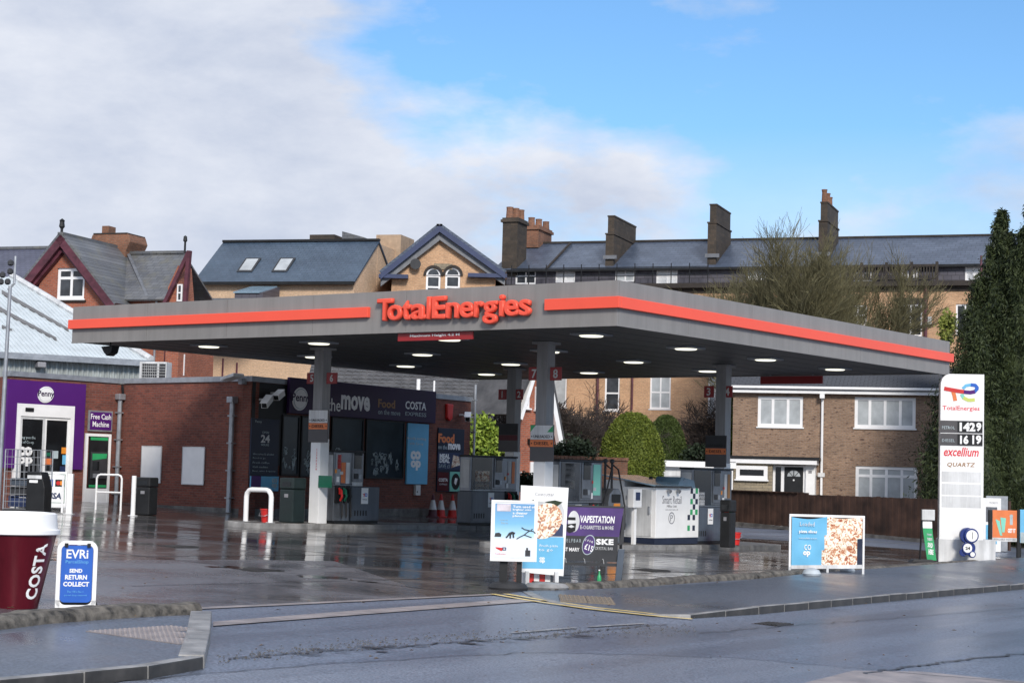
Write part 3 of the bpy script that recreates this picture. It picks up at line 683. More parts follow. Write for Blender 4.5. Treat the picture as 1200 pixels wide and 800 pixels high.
P('stripe', MB().box(-.1, .0, zs0, -.001, 1.6, zs1), 'orange', can, clf, bev=.01)
P('stripe', MB().box(uR, -.1, zs0, SL + .1, -.001, zs1), 'orange', can, clf, bev=.01)
P('stripe', MB().box(.0, -.1, zs0, ST + .07, -.001, zs1), 'orange', can, crf, bev=.01)
# the brand letters, each one its own piece
LT = [('T', 445.8, 463.8, 350.5, 375.6), ('o', 458, 475.2, 0, 0), ('t', 475.2, 485.5, 0, 0), ('a', 485.3, 503.2, 0, 0), ('l', 504, 508.4, 0, 0), ('E', 510, 526.4, 0, 0),
      ('n', 526.2, 541.8, 0, 0), ('e', 542, 558.8, 0, 0), ('r', 559.3, 570.3, 0, 0), ('g', 569.3, 586.6, 0, 0), ('i', 588.4, 594.6, 0, 0), ('e', 594.4, 611.4, 0, 0), ('s', 611.4, 625.6, 0, 0)]
zb = clf.uz(455, 375.3)[1]; zt = clf.uz(455, 350.3)[1]; capz = zt - zb
met = text_mesh('E', bev=.034).vertices; fcap = max(v.co.y for v in met)
for ch, x0, x1, _, _ in LT:
    u0 = clf.uz(x0, 365)[0]; u1 = clf.uz(x1, 365)[0]
    me = text_mesh(ch, 0, 5, .02, bev=.034); lo = min(v.co.y for v in me.vertices); hi_ = max(v.co.y for v in me.vertices)
    TXT(ch, 'orange', can, u0, zb + lo / fcap * capz, u1, zb + hi_ / fcap * capz, -.03, clf, res=5, thick=.12, name='letter', bev=.034)
mb = MB()
for (s_, t_) in ((3.9, 11.5), (3.9, 4.5), (12.2, 11.5), (12.2, 4.5)):
    pass
cell = [2.2, 6.2, 10.1, 14.0]; tl = [2.1, 6.05, 10.1, 13.9]
for s_ in cell:
    for t_ in tl:
        f = cf.sub(-t_, s_)
        l = P('downlight', MB().frame(-.33, -.33, .33, .33, .04, 0, 0) if False else MB().box(-.34, -.34, H0 - .012, .34, .34, H0 + .028), 'galv', can, f)
        P('lens', MB().lathe([(.24, H0 - .034), (.27, H0 - .013)], 20), 'light', l, f)
CP_ = {}
for nm, (s_, t_) in dict(A=(3.9, 11.5), B=(3.9, 4.5), C=(12.2, 11.5), D=(12.2, 4.5)).items():
    f = cf.sub(-t_, s_); f = Fr(f.o.x, f.o.y, A36); CP_[nm] = f
    zt_ = 4.73 - f.o.z
    c = P('column', MB().box(-.155, -.155, 0, .155, .155, zt_), 'column', can, f, bev=.01)
    P('column_collar', MB().box(-.24, -.24, zt_ - .06, .24, .24, zt_ - .005), 'column', c, f)
    P('column_sleeve', MB().box(-.165, -.165, .1, .165, .165, 2.25), 'white', c, f, bev=.008)
def at_u(fr, px, py, y): # local u,z for a pixel on plane y
    return fr.uz(px, py, y)
# number signs
cs = crf
NUM = dict(A=('5', '6', 436.5, 449.5, (359.5, 371.5), (382.5, 394.5)), B=('7', '8', 430, 445.5, (619.5, 632.5), (644.5, 657.5)), C=('1', '2', 456, 468, (584, 593), (604, 612.5)), D=('3', '4', 452, 465.5, (825, 836), (846.5, 858)))
for nm, (a, b, y0, y1, xa, xb) in NUM.items():
    f = CP_[nm]
    for num, xx in ((a, xa), (b, xb)):
        words = dict(zip('12345678', 'one two three four five six seven eight'.split()))[num]
        u0, z0, u1, z1 = f.rect(xx[0], y0, xx[1], y1, -.13)
        ff = f.sub(0, 0)
        s = T('pump_number_sign', 'square red sign with white numeral %s, %s side of its canopy column' % (words, 'left' if num == a else 'right'), 'number sign', Fr(f.w((u0 + u1) / 2, -.13).x, f.w((u0 + u1) / 2, -.13).y, f.a, f.o.z + z0), 'pump number signs on the canopy columns')
        P('plate', MB().box(u0, -.13, z0, u1, -.09, z1), 'red_sign', s, f, bev=.006)
        TXT(num, 'white_dirty', s, u0 + .07, z0 + .05, u1 - .07, z1 - .05, -.132, f, bold=.02, keep=True)
PS = dict(A=(361.5, 384, 480, 518, 'bright'), B=(621, 648.5, 497.5, 540.5, 'green'), C=(584, 606.5, 496, 529, 'dark'), D=(826.5, 851, 510, 547, 'dim'))
lbl = dict(A='fuel grade panel with white and orange bands on the column marked 5 and 6', B='fuel grade panel with green corner flashes on the column marked 7 and 8', C='dark fuel grade panel on the column marked 1 and 2', D='dim fuel grade panel with orange band on the column marked 3 and 4')
for nm, (x0, x1, y0, y1, st) in PS.items():
    f = CP_[nm]; u0, z0, u1, z1 = f.rect(x0, y0, x1, y1, -.2); h = z1 - z0
    s = T('fuel_grade_sign', lbl[nm], 'fuel sign', Fr(f.w(0, -.2).x, f.w(0, -.2).y, f.a, f.o.z + z0), 'fuel grade panels on the canopy columns')
    P('panel', MB().box(u0, -.2, z0, u1, -.17, z1), 'price_grey', s, f, bev=.005)
    zo = z1 - h * .60
    P('orange_band', MB().box(u0 + .01, -.205, zo, u1 - .01, -.2, zo + h * .19), 'orange_print' if st != 'dark' else 'darkred', s, f)
    P('white_band', MB().box(u0 + .01, -.205, zo + h * .2, u1 - .01, -.2, z1 - .01), 'white_dirty' if st in ('bright', 'green') else 'char', s, f)
    if st != 'dark':
        TXT('DIESEL', 'black', s, u0 + .12, zo + h * .05, u1 - .12, zo + h * .14, -.206, f, bold=.01)
        TXT('UNLEADED', 'black', s, u0 + .10, zo + h * .24, u1 - .10, zo + h * .32, -.206, f, bold=.01)
        for uu in (u0 + .05, u1 - .05): P('arrow', MB().disc(uu, zo + h * .095, .02, -.209, -.2055, 4).disc(uu, zo + h * .28, .02, -.209, -.2055, 4), 'black', s, f)
    if st == 'green':
        P('corner_flash', MB().prism([(u0 + .01, z1 - .01), (u0 + .01, z1 - h * .2), (u0 + .16, z1 - .01)], -.208, -.2055).prism([(u1 - .01, z1 - .01), (u1 - .01, z1 - h * .2), (u1 - .18, z1 - h * .2)], -.208, -.2055), 'green_sign', s, f)
# height bars
u0, z0, u1, z1 = clf.rect(463.5, 388.5, 551, 396, .0)
s = T('height_limit_sign', 'long red board reading maximum height 4.2 m under the front canopy edge', 'height sign', Fr(clf.w(u0, .1).x, clf.w(u0, .1).y, A36, z0))
P('board', MB().box(u0, .08, z0 - .04, u1, .12, H0 - .04), 'red_sign', s, clf)
P('hanger', MB().box(u0 + .3, .09, H0 - .045, u0 + .34, .11, H0 + .03).box(u1 - .34, .09, H0 - .045, u1 - .3, .11, H0 + .03), 'galv', s, clf)
TXT('Maximum Height 4.2 M', 'white', s, u0 + .35, z0 + .03, u1 - .35, H0 - .07, .078, clf, bold=.02)
fb = clf.sub(0, ST - .3)
u0 = fb.uz(891, 444)[0]; u1 = fb.uz(964, 444)[0]
s = T('height_limit_sign', 'dark red height board hanging from the far canopy edge above the house roof', 'height sign', fb.sub(u0, 0, 0))
# the far side of the canopy is seen edge on along the back
P('board', MB().box(SL - .0, 0, 0, SL, 0, 0) if False else MB().box(u0, 0, H0 - .24, u1, .04, H0 - .02), 'red_sign', s, fb)
P('hanger', MB().box(u0 + .3, .01, H0 - .021, u0 + .34, .03, H0 + .03).box(u1 - .34, .01, H0 - .021, u1 - .3, .03, H0 + .03), 'galv', s, fb)
# floodlight hanging by the left tip of the canopy
fl_ = clf.sub(.9, .5)
s = T('floodlight', 'small dark floodlight hanging under the left tip of the canopy', 'floodlight', Fr(fl_.o.x, fl_.o.y, A36, H0 - .1))
P('bracket', MB().cyl((0, 0, .0), (0, 0, .13), .02), 'black', s); P('housing', MB().prism([(-.22, 0), (.22, .02), (.16, -.16), (0, -.24), (-.12, -.14)], -.12, .12), 'black', s, bev=.01)

# ================================================================ ISLANDS AND FORECOURT EQUIPMENT
def isl(s0, s1, t0, t1, label):
    f = cf.sub(-t1, s0); ang = A36
    ob = []
    f = Fr(f.o.x, f.o.y, A36); n = round((s1 - s0) / .9); W = t1 - t0; Ln = s1 - s0
    root = T('pump_island', label, 'kerbed island', f)
    gzz = lambda u, v: gz(f.w(u, v).x, f.w(u, v).y) - f.o.z
    mb = MB(); vs = []
    for (u, v) in ((.12, .12), (W - .12, .12), (W - .12, Ln - .12), (.12, Ln - .12)): vs.append((u, v, gzz(u, v) + .115))
    mb.quad(*vs); P('island_top', mb, 'kerb_dark', root)
    for side in (0, W - .125):
        for k in range(n):
            a = .25 + (Ln - .5) * k / n; b = .25 + (Ln - .5) * (k + 1) / n; m2 = MB()
            q = [(side, a + .005), (side + .125, a + .005), (side + .125, b - .005), (side, b - .005)]
            m2.add([(u, v, gzz(u, v) - .05) for u, v in q] + [(u, v, gzz(u, v) + .12 + random.uniform(-.004, .004)) for u, v in q], [(0, 3, 2, 1), (4, 5, 6, 7), (0, 1, 5, 4), (1, 2, 6, 5), (2, 3, 7, 6), (3, 0, 4, 7)])
            P('kerb_stone', m2, 'kerb' if k < n * .6 else 'kerb_dark', root, bev=.012)
    for v0, sg in ((0, -1), (Ln, 1)):
        pts = [(0, v0 - sg * .25), (.08, v0 - sg * .08), (.3, v0), (W - .3, v0), (W - .08, v0 - sg * .08), (W, v0 - sg * .25)]
        inr = [(.125, v0 - sg * .25), (.2, v0 - sg * .16), (.32, v0 - sg * .125), (W - .32, v0 - sg * .125), (W - .2, v0 - sg * .16), (W - .125, v0 - sg * .25)]
        for k in range(5):
            q = [pts[k], pts[k + 1], inr[k + 1], inr[k]]
            if sg > 0: q = q[::-1]
            m2 = MB().add([(u, v, gzz(u, v) - .05) for u, v in q] + [(u, v, gzz(u, v) + .12) for u, v in q], [(0, 3, 2, 1), (4, 5, 6, 7), (0, 1, 5, 4), (1, 2, 6, 5), (2, 3, 7, 6), (3, 0, 4, 7)])
            P('kerb_stone', m2, 'kerb', root, bev=.01)
    return root
isl(1.0, 14.4, 10.95, 12.05, 'kerbed concrete island under the columns marked 5, 6 and 1, 2')
isl(2.2, 14.6, 3.85, 5.15, 'kerbed concrete island carrying the white retail cabinet and pumps 3 and 4')
def cfr(s_, t_, da=0, dz=.115):
    """frame on an island at canopy coordinates s,t; da=0 faces the end of the island, 90 faces the right front"""
    p = cf.w(-t_, s_); return Fr(p.x, p.y, A36 + R(da), gz(p.x, p.y) + dz)
def dispenser(f, L_, Hh, near, label, posters, boxy=True, sticker=True):
    """f: left near corner on the visible long side; near: the hose bay is at the near end"""
    r = T('fuel_pump', label, 'fuel pump', f, 'fuel pumps under the canopy'); D = .5; g = .008
    hb = (0, .62) if near else (L_ - .62, L_); cb = (.64, L_) if near else (0, L_ - .64)
    hl = .95
    P('plinth', MB().box(.02, .02, 0, L_ - .02, D - .02, .07), 'black', r)
    P('cabinet', MB().box(cb[0], 0, .07, cb[1], D, hl), 'blue_grey', r, bev=.012)
    P('cabinet_door', MB().box(cb[0] + .05, -.008, .12, cb[1] - .05, 0, hl - .06), 'blue_grey', r, bev=.004)
    P('hose_bay', MB().box(hb[0], .04, .07, hb[1], D - .02, hl), 'steel', r, bev=.01)
    uu = (.0, L_ * .66) if near else (.0, L_)
    P('upper_housing', MB().box(uu[0], .06, hl + .002, uu[1], D - .06, Hh), 'steel', r, bev=.015)
    sc0 = (uu[0] + (uu[1] - uu[0]) * (.60 if near else .50)); sw = .30
    P('screen_surround', MB().box(sc0, .03, hl + .12, sc0 + sw + .1, .06, Hh - .02), 'steel', r, bev=.006)
    P('screen', MB().box(sc0 + .05, .018, Hh - .42, sc0 + sw + .03, .03, Hh - .08), 'glass_dark', r)
    kb = MB()
    P('card_reader', MB().box(sc0 + .06, .01, hl + .2, sc0 + .2, .03, hl + .34), 'char', r, bev=.004)
    P('keypad', MB().box(sc0 + .23, .012, hl + .2, sc0 + .33, .03, hl + .32), 'galv', r, bev=.004)
    for i, (a, b, c, d, m_) in enumerate(posters):
        P('poster', MB().box(uu[0] + a * (uu[1] - uu[0]), .05, hl + b * (Hh - hl), uu[0] + c * (uu[1] - uu[0]), .058, hl + d * (Hh - hl)), m_, r)
    mid = (hb[0] + hb[1]) / 2
    P('top_cap', MB().box(uu[0] - .02, .04, Hh + .002, uu[1] + .02, D - .04, Hh + .05), 'char', r, bev=.01)
    P('price_display', MB().box(sc0 + .05, .012, Hh - .075, sc0 + sw + .05, .028, Hh - .015), 'black', r)
    P('panel_joint', MB().box(uu[0] + .01, .052, hl + .06, uu[1] - .01, .0575, hl + .075), 'black', r)
    for k, (du, dz, w_, h_, m2) in enumerate(((.10, .14, .10, .14, 'white'), (.03, .42, .07, .10, 'amber'), (.22, .38, .12, .08, 'white_dirty'), (.16, .60, .06, .06, 'red'))):
        P('notice', MB().box(hb[0] + du, .045, hl + dz * .8, hb[0] + du + w_, .0495, hl + dz * .8 + h_), m2, r)
    for k in range(5): P('vent_slot', MB().box(cb[0] + .12 + k * .11, -.012, .2, cb[0] + .17 + k * .11, -.0085, .34), 'black', r)
    P('end_panel', MB().box(uu[0] - .006, .1, hl + .1, uu[0] - .001, D - .1, Hh - .08), 'white_dirty', r)
    for k in range(2): P('rear_hose', MB().tube([(hb[0] + .1 + .3 * k, D - .02, hl), (hb[0] + .06 + .3 * k, D + .13, .7), (hb[0] + .1 + .3 * k, D + .12, .22), (hb[0] + .2 + .3 * k, D + .05, .5)], .016, 6), 'rubber', r, smooth=True)
    P('nozzle_panel', MB().box(hb[0] + .03, .0, hl - .42, hb[1] - .03, .04, hl + .02), 'black', r, bev=.01)
    for k, col in enumerate(('red', 'green_dk', 'black')):
        u = hb[0] + .14 + .17 * k
        nz = P('nozzle', MB().tube([(u, -.01, hl - .05), (u, -.09, hl - .1), (u, -.12, hl - .26), (u, -.06, hl - .36)], .032, 8).box(u - .03, -.10, hl - .2, u + .03, -.03, hl - .08), col, r, smooth=True)
        P('hose', MB().tube([(u, -.06, hl - .34), (u + .01, -.10, hl - .5), (u + .015, -.10, .26), (u + .045, -.09, .15), (u + .08, -.08, .2), (u + .085, -.05, hl - .3), (u + .08, .0, hl)], .015, 6), 'rubber', nz, smooth=True)
    if sticker:
        su = (cb[0] + cb[1]) / 2 - .13 + (-.05 if near else .12)
        st = P('sticker', MB().box(su, -.012, hl - .44, su + .27, -.0085, hl - .03), 'white', r)
        P('logo_bar', MB().prism([(su + .04, hl - .19), (su + .13, hl - .165), (su + .12, hl - .26), (su + .09, hl - .26), (su + .09, hl - .20)], -.015, -.0125), 'red', st)
        P('logo_ring', MB().frame(su + .14, hl - .25, su + .23, hl - .165, .02, -.015, -.0125), 'blue_sign', st)
        TXT('TotalEnergies', 'grey_text', st, su + .04, hl - .35, su + .23, hl - .31, -.0125)
    return r
dispenser(cfr(4.25, 11.25, 90), 1.75, 1.83, True, 'fuel pump with red and green nozzles right of the column marked 5 and 6', [(.05, .05, .20, .95, 'galv'), (.10, .5, .22, .92, 'red'), (.24, .1, .38, .7, 'orange_print'), (.40, .08, .52, .7, 'white_dirty'), (.62, .02, .96, .45, 'white_dirty')])
dispenser(cfr(10.35, 4.25, 90), 2.05, 1.93, False, 'fuel pump behind the white retail cabinet beside the column marked 3 and 4', [(.03, .05, .46, .98, 'glass_dark'), (.08, .05, .30, .4, 'white_dirty'), (.80, .25, .87, .9, 'white_dirty'), (.89, .25, .95, .9, 'brown_text')])
dispenser(cfr(9.9, 11.2, 90), 2.2, 1.92, False, 'fuel pump beside the column marked 1 and 2, behind the running figures poster', [(.03, .05, .46, .98, 'glass_dark'), (.10, .08, .40, .6, 'pasta'), (.05, .02, .42, .3, 'white_dirty'), (.80, .25, .87, .9, 'white_dirty'), (.89, .25, .95, .9, 'orange_print')])
dispenser(cfr(4.3, 4.25, 90), 1.8, 1.93, False, 'fuel pump right of the column marked 7 and 8, partly behind the purple vape banner', [(.03, .05, .46, .98, 'glass'), (.12, .35, .34, .95, 'white_dirty'), (.78, .2, .95, .95, 'mint')])
# columns, service items
f = cfr(1.75, 11.5, 0, .115)
r_ = T('hoop_barrier', 'thick white tubular hoop barrier at the end of the pump island', 'hoop barrier', f)
P('tube', MB().tube([(-.42, 0, 0), (-.42, 0, .62), (-.40, 0, .70), (-.33, 0, .77), (-.26, 0, .79), (.26, 0, .79), (.33, 0, .77), (.40, 0, .70), (.42, 0, .62), (.42, 0, 0)], .062, 12), 'white', r_, smooth=True)
P('base_plate', MB().box(-.5, -.08, 0, -.34, .08, .012).box(.34, -.08, 0, .5, .08, .012), 'white_dirty', r_, kind='stuff')
def bucket(f, label, mat='red'):
    r = T('bucket', label, 'bucket', f, 'red fire buckets on the islands')
    P('body', MB().lathe([(.12, 0), (.16, .30), (.172, .30), (.172, .33), (.155, .33), (.115, .02)], 20), mat, r, smooth=True)
    P('handle', MB().tube([(-.165, 0, .3), (-.19, -.05, .22), (-.1, -.17, .16), (.1, -.17, .16), (.19, -.05, .22), (.165, 0, .3)], .008, 5), 'galv', r)
    return r
bucket(cfr(2.05, 11.5, 0), 'red bucket standing inside the white hoop barrier')
bucket(Fr(*G(861, 638, .12)[:2], 0, G(861, 638, .12).z), 'red bucket beside the tall dark bin at the far island end')
def bin_(f, w, h, label, mat='black', round_=False):
    r = T('litter_bin', label, 'litter bin', f)
    P('body', MB().box(-w / 2, -w / 2, 0, w / 2, w / 2, h * .74), mat, r, bev=.03)
    P('hood', MB().box(-w / 2 - .01, -w / 2 - .01, h * .745, w / 2 + .01, w / 2 + .01, h), mat, r, bev=.034)
    P('opening', MB().box(-w * .32, -w / 2 - .016, h * .80, w * .32, -w / 2 - .011, h * .90), 'glass_dark', r)
    P('badge', MB().box(-w * .14, -w / 2 - .006, h * .56, w * .14, -w / 2 - .001, h * .64), 'grey_text', r)
    return r
bin_(cfr(2.95, 11.5, 0), .46, 1.12, 'tall dark green litter bin left of the column marked 5 and 6', plain('bin_green_black', (.012, .022, .022), .4, .2))
bin_(Fr(*G(852.5, 641, .12)[:2], A36, G(852.5, 641, .12).z), .30, 1.2, 'narrow black bin at the far end of the pump island beside a red bucket')
g0 = cfr(3.55, 11.5, 0)
s = T('instruction_board', 'small dark green board fixed low on the column marked 5 and 6', 'board', g0)
u0, z0, u1, z1 = CP_['A'].rect(373, 557, 388.5, 571, -.19)
P('panel', MB().box(u0, -.19, z0, u1, -.17, z1), 'green_dk', s, CP_['A'])
TXT('1\n2\n3\n4\n5\n6\n7\n8', 'red_text', s, .03, 1.45, .07, 2.0, -.168, CP_['A'], name='numerals', res=1)
s = T('fire_extinguisher_trolley', 'red wheeled fire extinguisher standing in front of the dark shop window', 'fire extinguisher', Fr(*G(297, 603)[:2], A36))
P('cylinder', MB().lathe([(.10, .14), (.13, .2), (.13, .85), (.10, .95), (.045, 1.0), (.045, 1.06)], 18), 'red', s, smooth=True)
P('valve', MB().box(-.05, -.05, 1.06, .05, .05, 1.13).box(-.03, -.14, 1.08, .03, -.05, 1.11), 'black', s)
P('hose', MB().tube([(.03, -.08, 1.08), (.16, -.12, .9), (.19, -.1, .6), (.14, -.13, .35), (.18, -.12, .22)], .018, 6), 'red', s, smooth=True)
for x in (-.15, .15): P('wheel', MB().cyl((x - .02, .06, .1), (x + .02, .06, .1), .1, n=16), 'galv', s)
P('frame', MB().tube([(-.12, .1, .1), (-.12, .14, 1.15), (.12, .14, 1.15), (.12, .1, .1)], .012, 6), 'red', s)
# air and water unit
f = cfr(6.65, 4.5, 90)
s = T('vacuum_unit', 'grey vacuum machine with orange front and two upright hose posts behind the vape banner', 'vacuum machine', f)
P('body', MB().prism([(-.33, 0), (.33, 0), (.33, 1.0), (.26, 1.22), (.1, 1.34), (-.1, 1.34), (-.26, 1.22), (-.33, 1.0)], -.25, .25), 'steel', s, bev=.02)
P('front_panel', MB().prism([(-.3, .30), (.1, .30), (.16, .98), (-.1, .98)], -.262, -.251), 'amber', s)
P('coin_panel', MB().box(-.2, -.268, 1.0, .16, -.252, 1.2), 'black', s)
for x in (-.14, .16):
    p_ = P('hose_post', MB().tube([(x, 0, 1.3), (x, 0, 1.95)], .03, 8).lathe([(.03, 1.95), (.06, 1.97), (.06, 2.03), (.02, 2.06)], 10, (x, 0, 0)), 'char', s, smooth=True)
    P('hose', MB().tube([(x, 0, 1.93), (x + .1, -.12, 1.8), (x + (.3 if x > 0 else -.36), -.2, .9), (x + (.28 if x > 0 else -.30), -.22, .35), (x, -.26, .3)], .022, 6), 'rubber', p_, smooth=True)
# white retail cabinet
f = cfr(8.15, 4.05, 90, .115)
s = T('retail_cabinet', 'white steel retail cabinet with green and navy checks and a blue sloping roof', 'cabinet', f)
LL = 2.1; DD = .95; HH = 1.42
P('base', MB().box(0, .02, 0, LL, DD, .16), 'navy_print', s)
P('body', MB().box(0, 0, .162, LL, DD, HH), 'white', s, bev=.01)
P('raised_back', MB().box(-.0, DD + .002, .0, LL - .1, DD + .55, HH + .16), 'white', s, bev=.01)
P('end_door', MB().box(-.02, .12, .2, -.001, DD - .1, HH - .06), 'white_dirty', s, bev=.004)
P('door_handle', MB().box(-.05, .16, .75, -.021, .2, .95), 'galv', s)
P('hinge', MB().cyl((-.012, DD - .08, .4), (-.012, DD - .08, .5), .014).cyl((-.012, DD - .08, 1.1), (-.012, DD - .08, 1.2), .014), 'galv', s, kind='stuff')
P('roof', MB().slab([(-.12, -.05, HH + .06), (LL * .75, -.05, HH + .06), (LL * .75, DD + .6, HH + .30), (-.12, DD + .6, HH + .30)], .035), 'sky_pane', s)
P('gutter', MB().box(-.12, -.09, HH + .01, LL * .75, -.051, HH + .05), 'char', s)
P('finial', MB().lathe([(.05, 0), (.05, .05), (.02, .08)], 10, (.3, .35, HH + .2)), 'black', s)
for k in range(2): P('spotlight', MB().cyl((.5 + .45 * k, -.04, HH - .06), (.5 + .45 * k, -.12, HH - .10), .04, .05), 'galv', s)
P('top_cover', MB().prism([(LL * .55, HH + .005), (LL - .02, HH + .005), (LL - .1, HH + .2), (LL * .66, HH + .28)], .1, DD - .1), plain('blue_tarpaulin', (.10, .17, .24), .3, .2), s)
cz = (HH - .2) / 9
ck = [(8, 1, 'n'), (8, 3, 'g'), (7, 2, 'n'), (6, 1, 'g'), (6, 3, 'n'), (5, 2, 'n'), (4, 1, 'g'), (4, 3, 'g'), (3, 0, 'n'), (3, 2, 'n'), (2, 1, 'w'), (1, 0, 'g'), (1, 2, 'n'), (0, 1, 'w'), (1, 4, 'n'), (7, 4, 'g')]
for r0, c0, k in ck:
    if k == 'w': continue
    P('check', MB().box(LL - .56 + c0 * .125, -.005, .2 + r0 * cz, LL - .44 + c0 * .125, -.001, .2 + (r0 + 1) * cz), 'navy_print' if k == 'n' else 'green_sign', s) if c0 < 4 else P('check', MB().box(LL + .001, .02, .2 + r0 * cz, LL + .005, .14, .2 + (r0 + 1) * cz), 'navy_print' if k == 'n' else 'green_sign', s)
TXT('Smart Retail', 'grey_text', s, .30, 1.02, 1.22, 1.22, -.001, spacing=1.0)
TXT('MBlue Link', 'grey_text', s, .52, .93, 1.0, .99, -.001)
TXT('www.smartretail.co.uk', 'grey_text', s, .45, .86, 1.06, .89, -.001, res=1)
rg_ = MB()
for i in range(24):
    a, b = 2 * math.pi * i / 24, 2 * math.pi * (i + 1) / 24
    rg_.prism([(.76 + .15 * math.cos(a), .66 + .15 * math.sin(a)), (.76 + .15 * math.cos(b), .66 + .15 * math.sin(b)), (.76 + .125 * math.cos(b), .66 + .125 * math.sin(b)), (.76 + .125 * math.cos(a), .66 + .125 * math.sin(a))], -.005, -.001)
P('emblem_ring', rg_, 'grey_text', s); TXT('P', 'grey_text', s, .70, .58, .82, .74, -.001)
f2 = cfr(7.75, 4.35, 90, .115)
s = T('payment_post', 'white payment terminal with small blue screen left of the retail cabinet', 'payment terminal', cfr(7.45, 4.2, 90))
P('post', MB().box(-.05, .0, 0, .05, .08, .9), 'white', s); P('housing', MB().box(-.19, -.06, .9, .19, .12, 1.36), 'white', s, bev=.015); P('screen', MB().box(-.1, -.066, 1.08, .1, -.061, 1.28), 'navy', s)

# ================================================================ SHOP
d0 = at_y(291.5, 540, 52.2); d1_ = at_y(550, 540, 62.6)
s2 = Fr(d0.x, d0.y, math.atan2(d1_.y - d0.y, d1_.x - d0.x))
e0 = at_y(139, 540, 56.0); s1 = Fr(e0.x, e0.y, math.atan2(d0.y - e0.y, d0.x - e0.x), s2.o.z)
g0 = at_y(8, 540, 52.9); s0 = Fr(g0.x, g0.y, math.atan2(e0.y - g0.y, e0.x - g0.x), s2.o.z)
shop = T('convenience_store', 'low brick flat roofed convenience store with entrance beneath a purple surround', 'shop', s2)
L2 = (d1_ - d0).length; L1 = (d0 - e0).length; L0 = (e0 - g0).length
HS = s2.uz(291.5, 440)[1]
HS2 = s2.uz(550, 465.5)[1]
def wallbox(name, fr, L_, D, z0, z1, mat): return P(name, MB().box(0, 0, z0, L_, D, z1), mat, shop, fr)
wallbox('wall', s2, L2, .3, -.7, HS - .16, 'brick_store')
wallbox('wall', s1, L1 - .0, .3, -.7, HS - .16, 'brick_store')
wallbox('wall', s0, L0, .3, -.7, HS - .16, 'brick_store')
e2 = s2.sub(L2, 0); wallbox('wall', Fr(e2.o.x, e2.o.y, s2.a + R(90), s2.o.z), 9, .3, -.7, HS - .17, 'brick_store')
e3 = Fr(s0.w(-.002, 9).x, s0.w(-.002, 9).y, s0.a - R(90), s2.o.z); wallbox('wall', e3, 9, .3, -.7, HS - .17, 'brick_store')
wallbox('coping', s2.sub(-.05, -.05), L2 + .1, .4, HS - .155, HS, 'galv'); wallbox('coping', s1.sub(0, -.05), L1 - .06, .4, HS - .15, HS + .003, 'galv'); wallbox('coping', s0.sub(-.05, -.05), L0, .4, HS - .153, HS - .003, 'galv')
rp = [s0.w(.3, .3), s0.w(L0, .3), s1.w(L1, .3), s2.w(L2 - .2, .3), s2.w(L2 - .2, 9), s0.w(.3, 9)]
P('flat_roof', MB().add([(p.x - s2.o.x, p.y - s2.o.y, HS - .3) for p in rp], [tuple(range(6))]), 'char', shop, Fr(s2.o.x, s2.o.y, 0, s2.o.z))
# visible dark cladding over the left of the pump side
u0, z0, u1, z1 = s2.rect(292.5, 440, 335, 549)
P('dark_cladding', MB().box(.03, -.03, z0 + .1, u1 - .0, -.001, HS - .17), 'black', shop, s2)
# plinth strip (damp brick)
for fr, L_ in ((s2, L2), (s1, L1), (s0, L0)): P('plinth', MB().box(0, -.012, -.7, L_ - .02, -.001, .18), 'kerb_dark', shop, fr)
# shop windows and film
wins = [(329, 486, 349.5, 557, 'teal'), (351.5, 488, 384, 559, 'teal'), (387, 489, 424.5, 560, 'teal'), (427.5, 492, 472.5, 561, 'teal')]
for a, b, c, d, m_ in wins:
    r = s2.rect(a, b, c, d, -.02); w = P('window', MB().frame(r[0], r[1], r[2], r[3], .05, -.07, -.001), 'black', shop, s2)
    P('pane', MB().box(r[0] + .05, -.04, r[1] + .05, r[2] - .05, -.03, r[3] - .05), m_, w, s2)
    rr = random.Random(int(a)); art = MB()
    W_, H_ = r[2] - r[0], r[3] - r[1]
    for k in range(int(14 * W_)):
        cx = r[0] + W_ * rr.uniform(.15, .85); cz_ = r[1] + H_ * rr.uniform(.08, .42); q = rr.uniform(.04, .10); ph = rr.uniform(0, 6)
        pts = [(cx + q * (i / 6 - .5) * 1.6, -.045, cz_ + q * math.sin(i * 1.3 + ph)) for i in range(7)]
        art.tube(pts, .012, 4)
        if rr.random() < .5: art.tube([(cx + q * math.cos(i), -.045, cz_ + .1 + q * .7 * math.sin(i)) for i in range(7)], .010, 4)
    P('chalk_drawing', art, 'chalk', w, s2, kind='stuff')
def wsign(name, label, cat, fr, px, dep=.05, mat='purple', off=0, bev=.008):
    r = fr.rect(*px, off); o = fr.w(r[0], off, r[1]); s = T(name, label, cat, Fr(o.x, o.y, fr.a, o.z))
    P('panel', MB().box(r[0], off - dep, r[1], r[2], off - .0, r[3]), mat, s, fr, bev=bev); return s, r
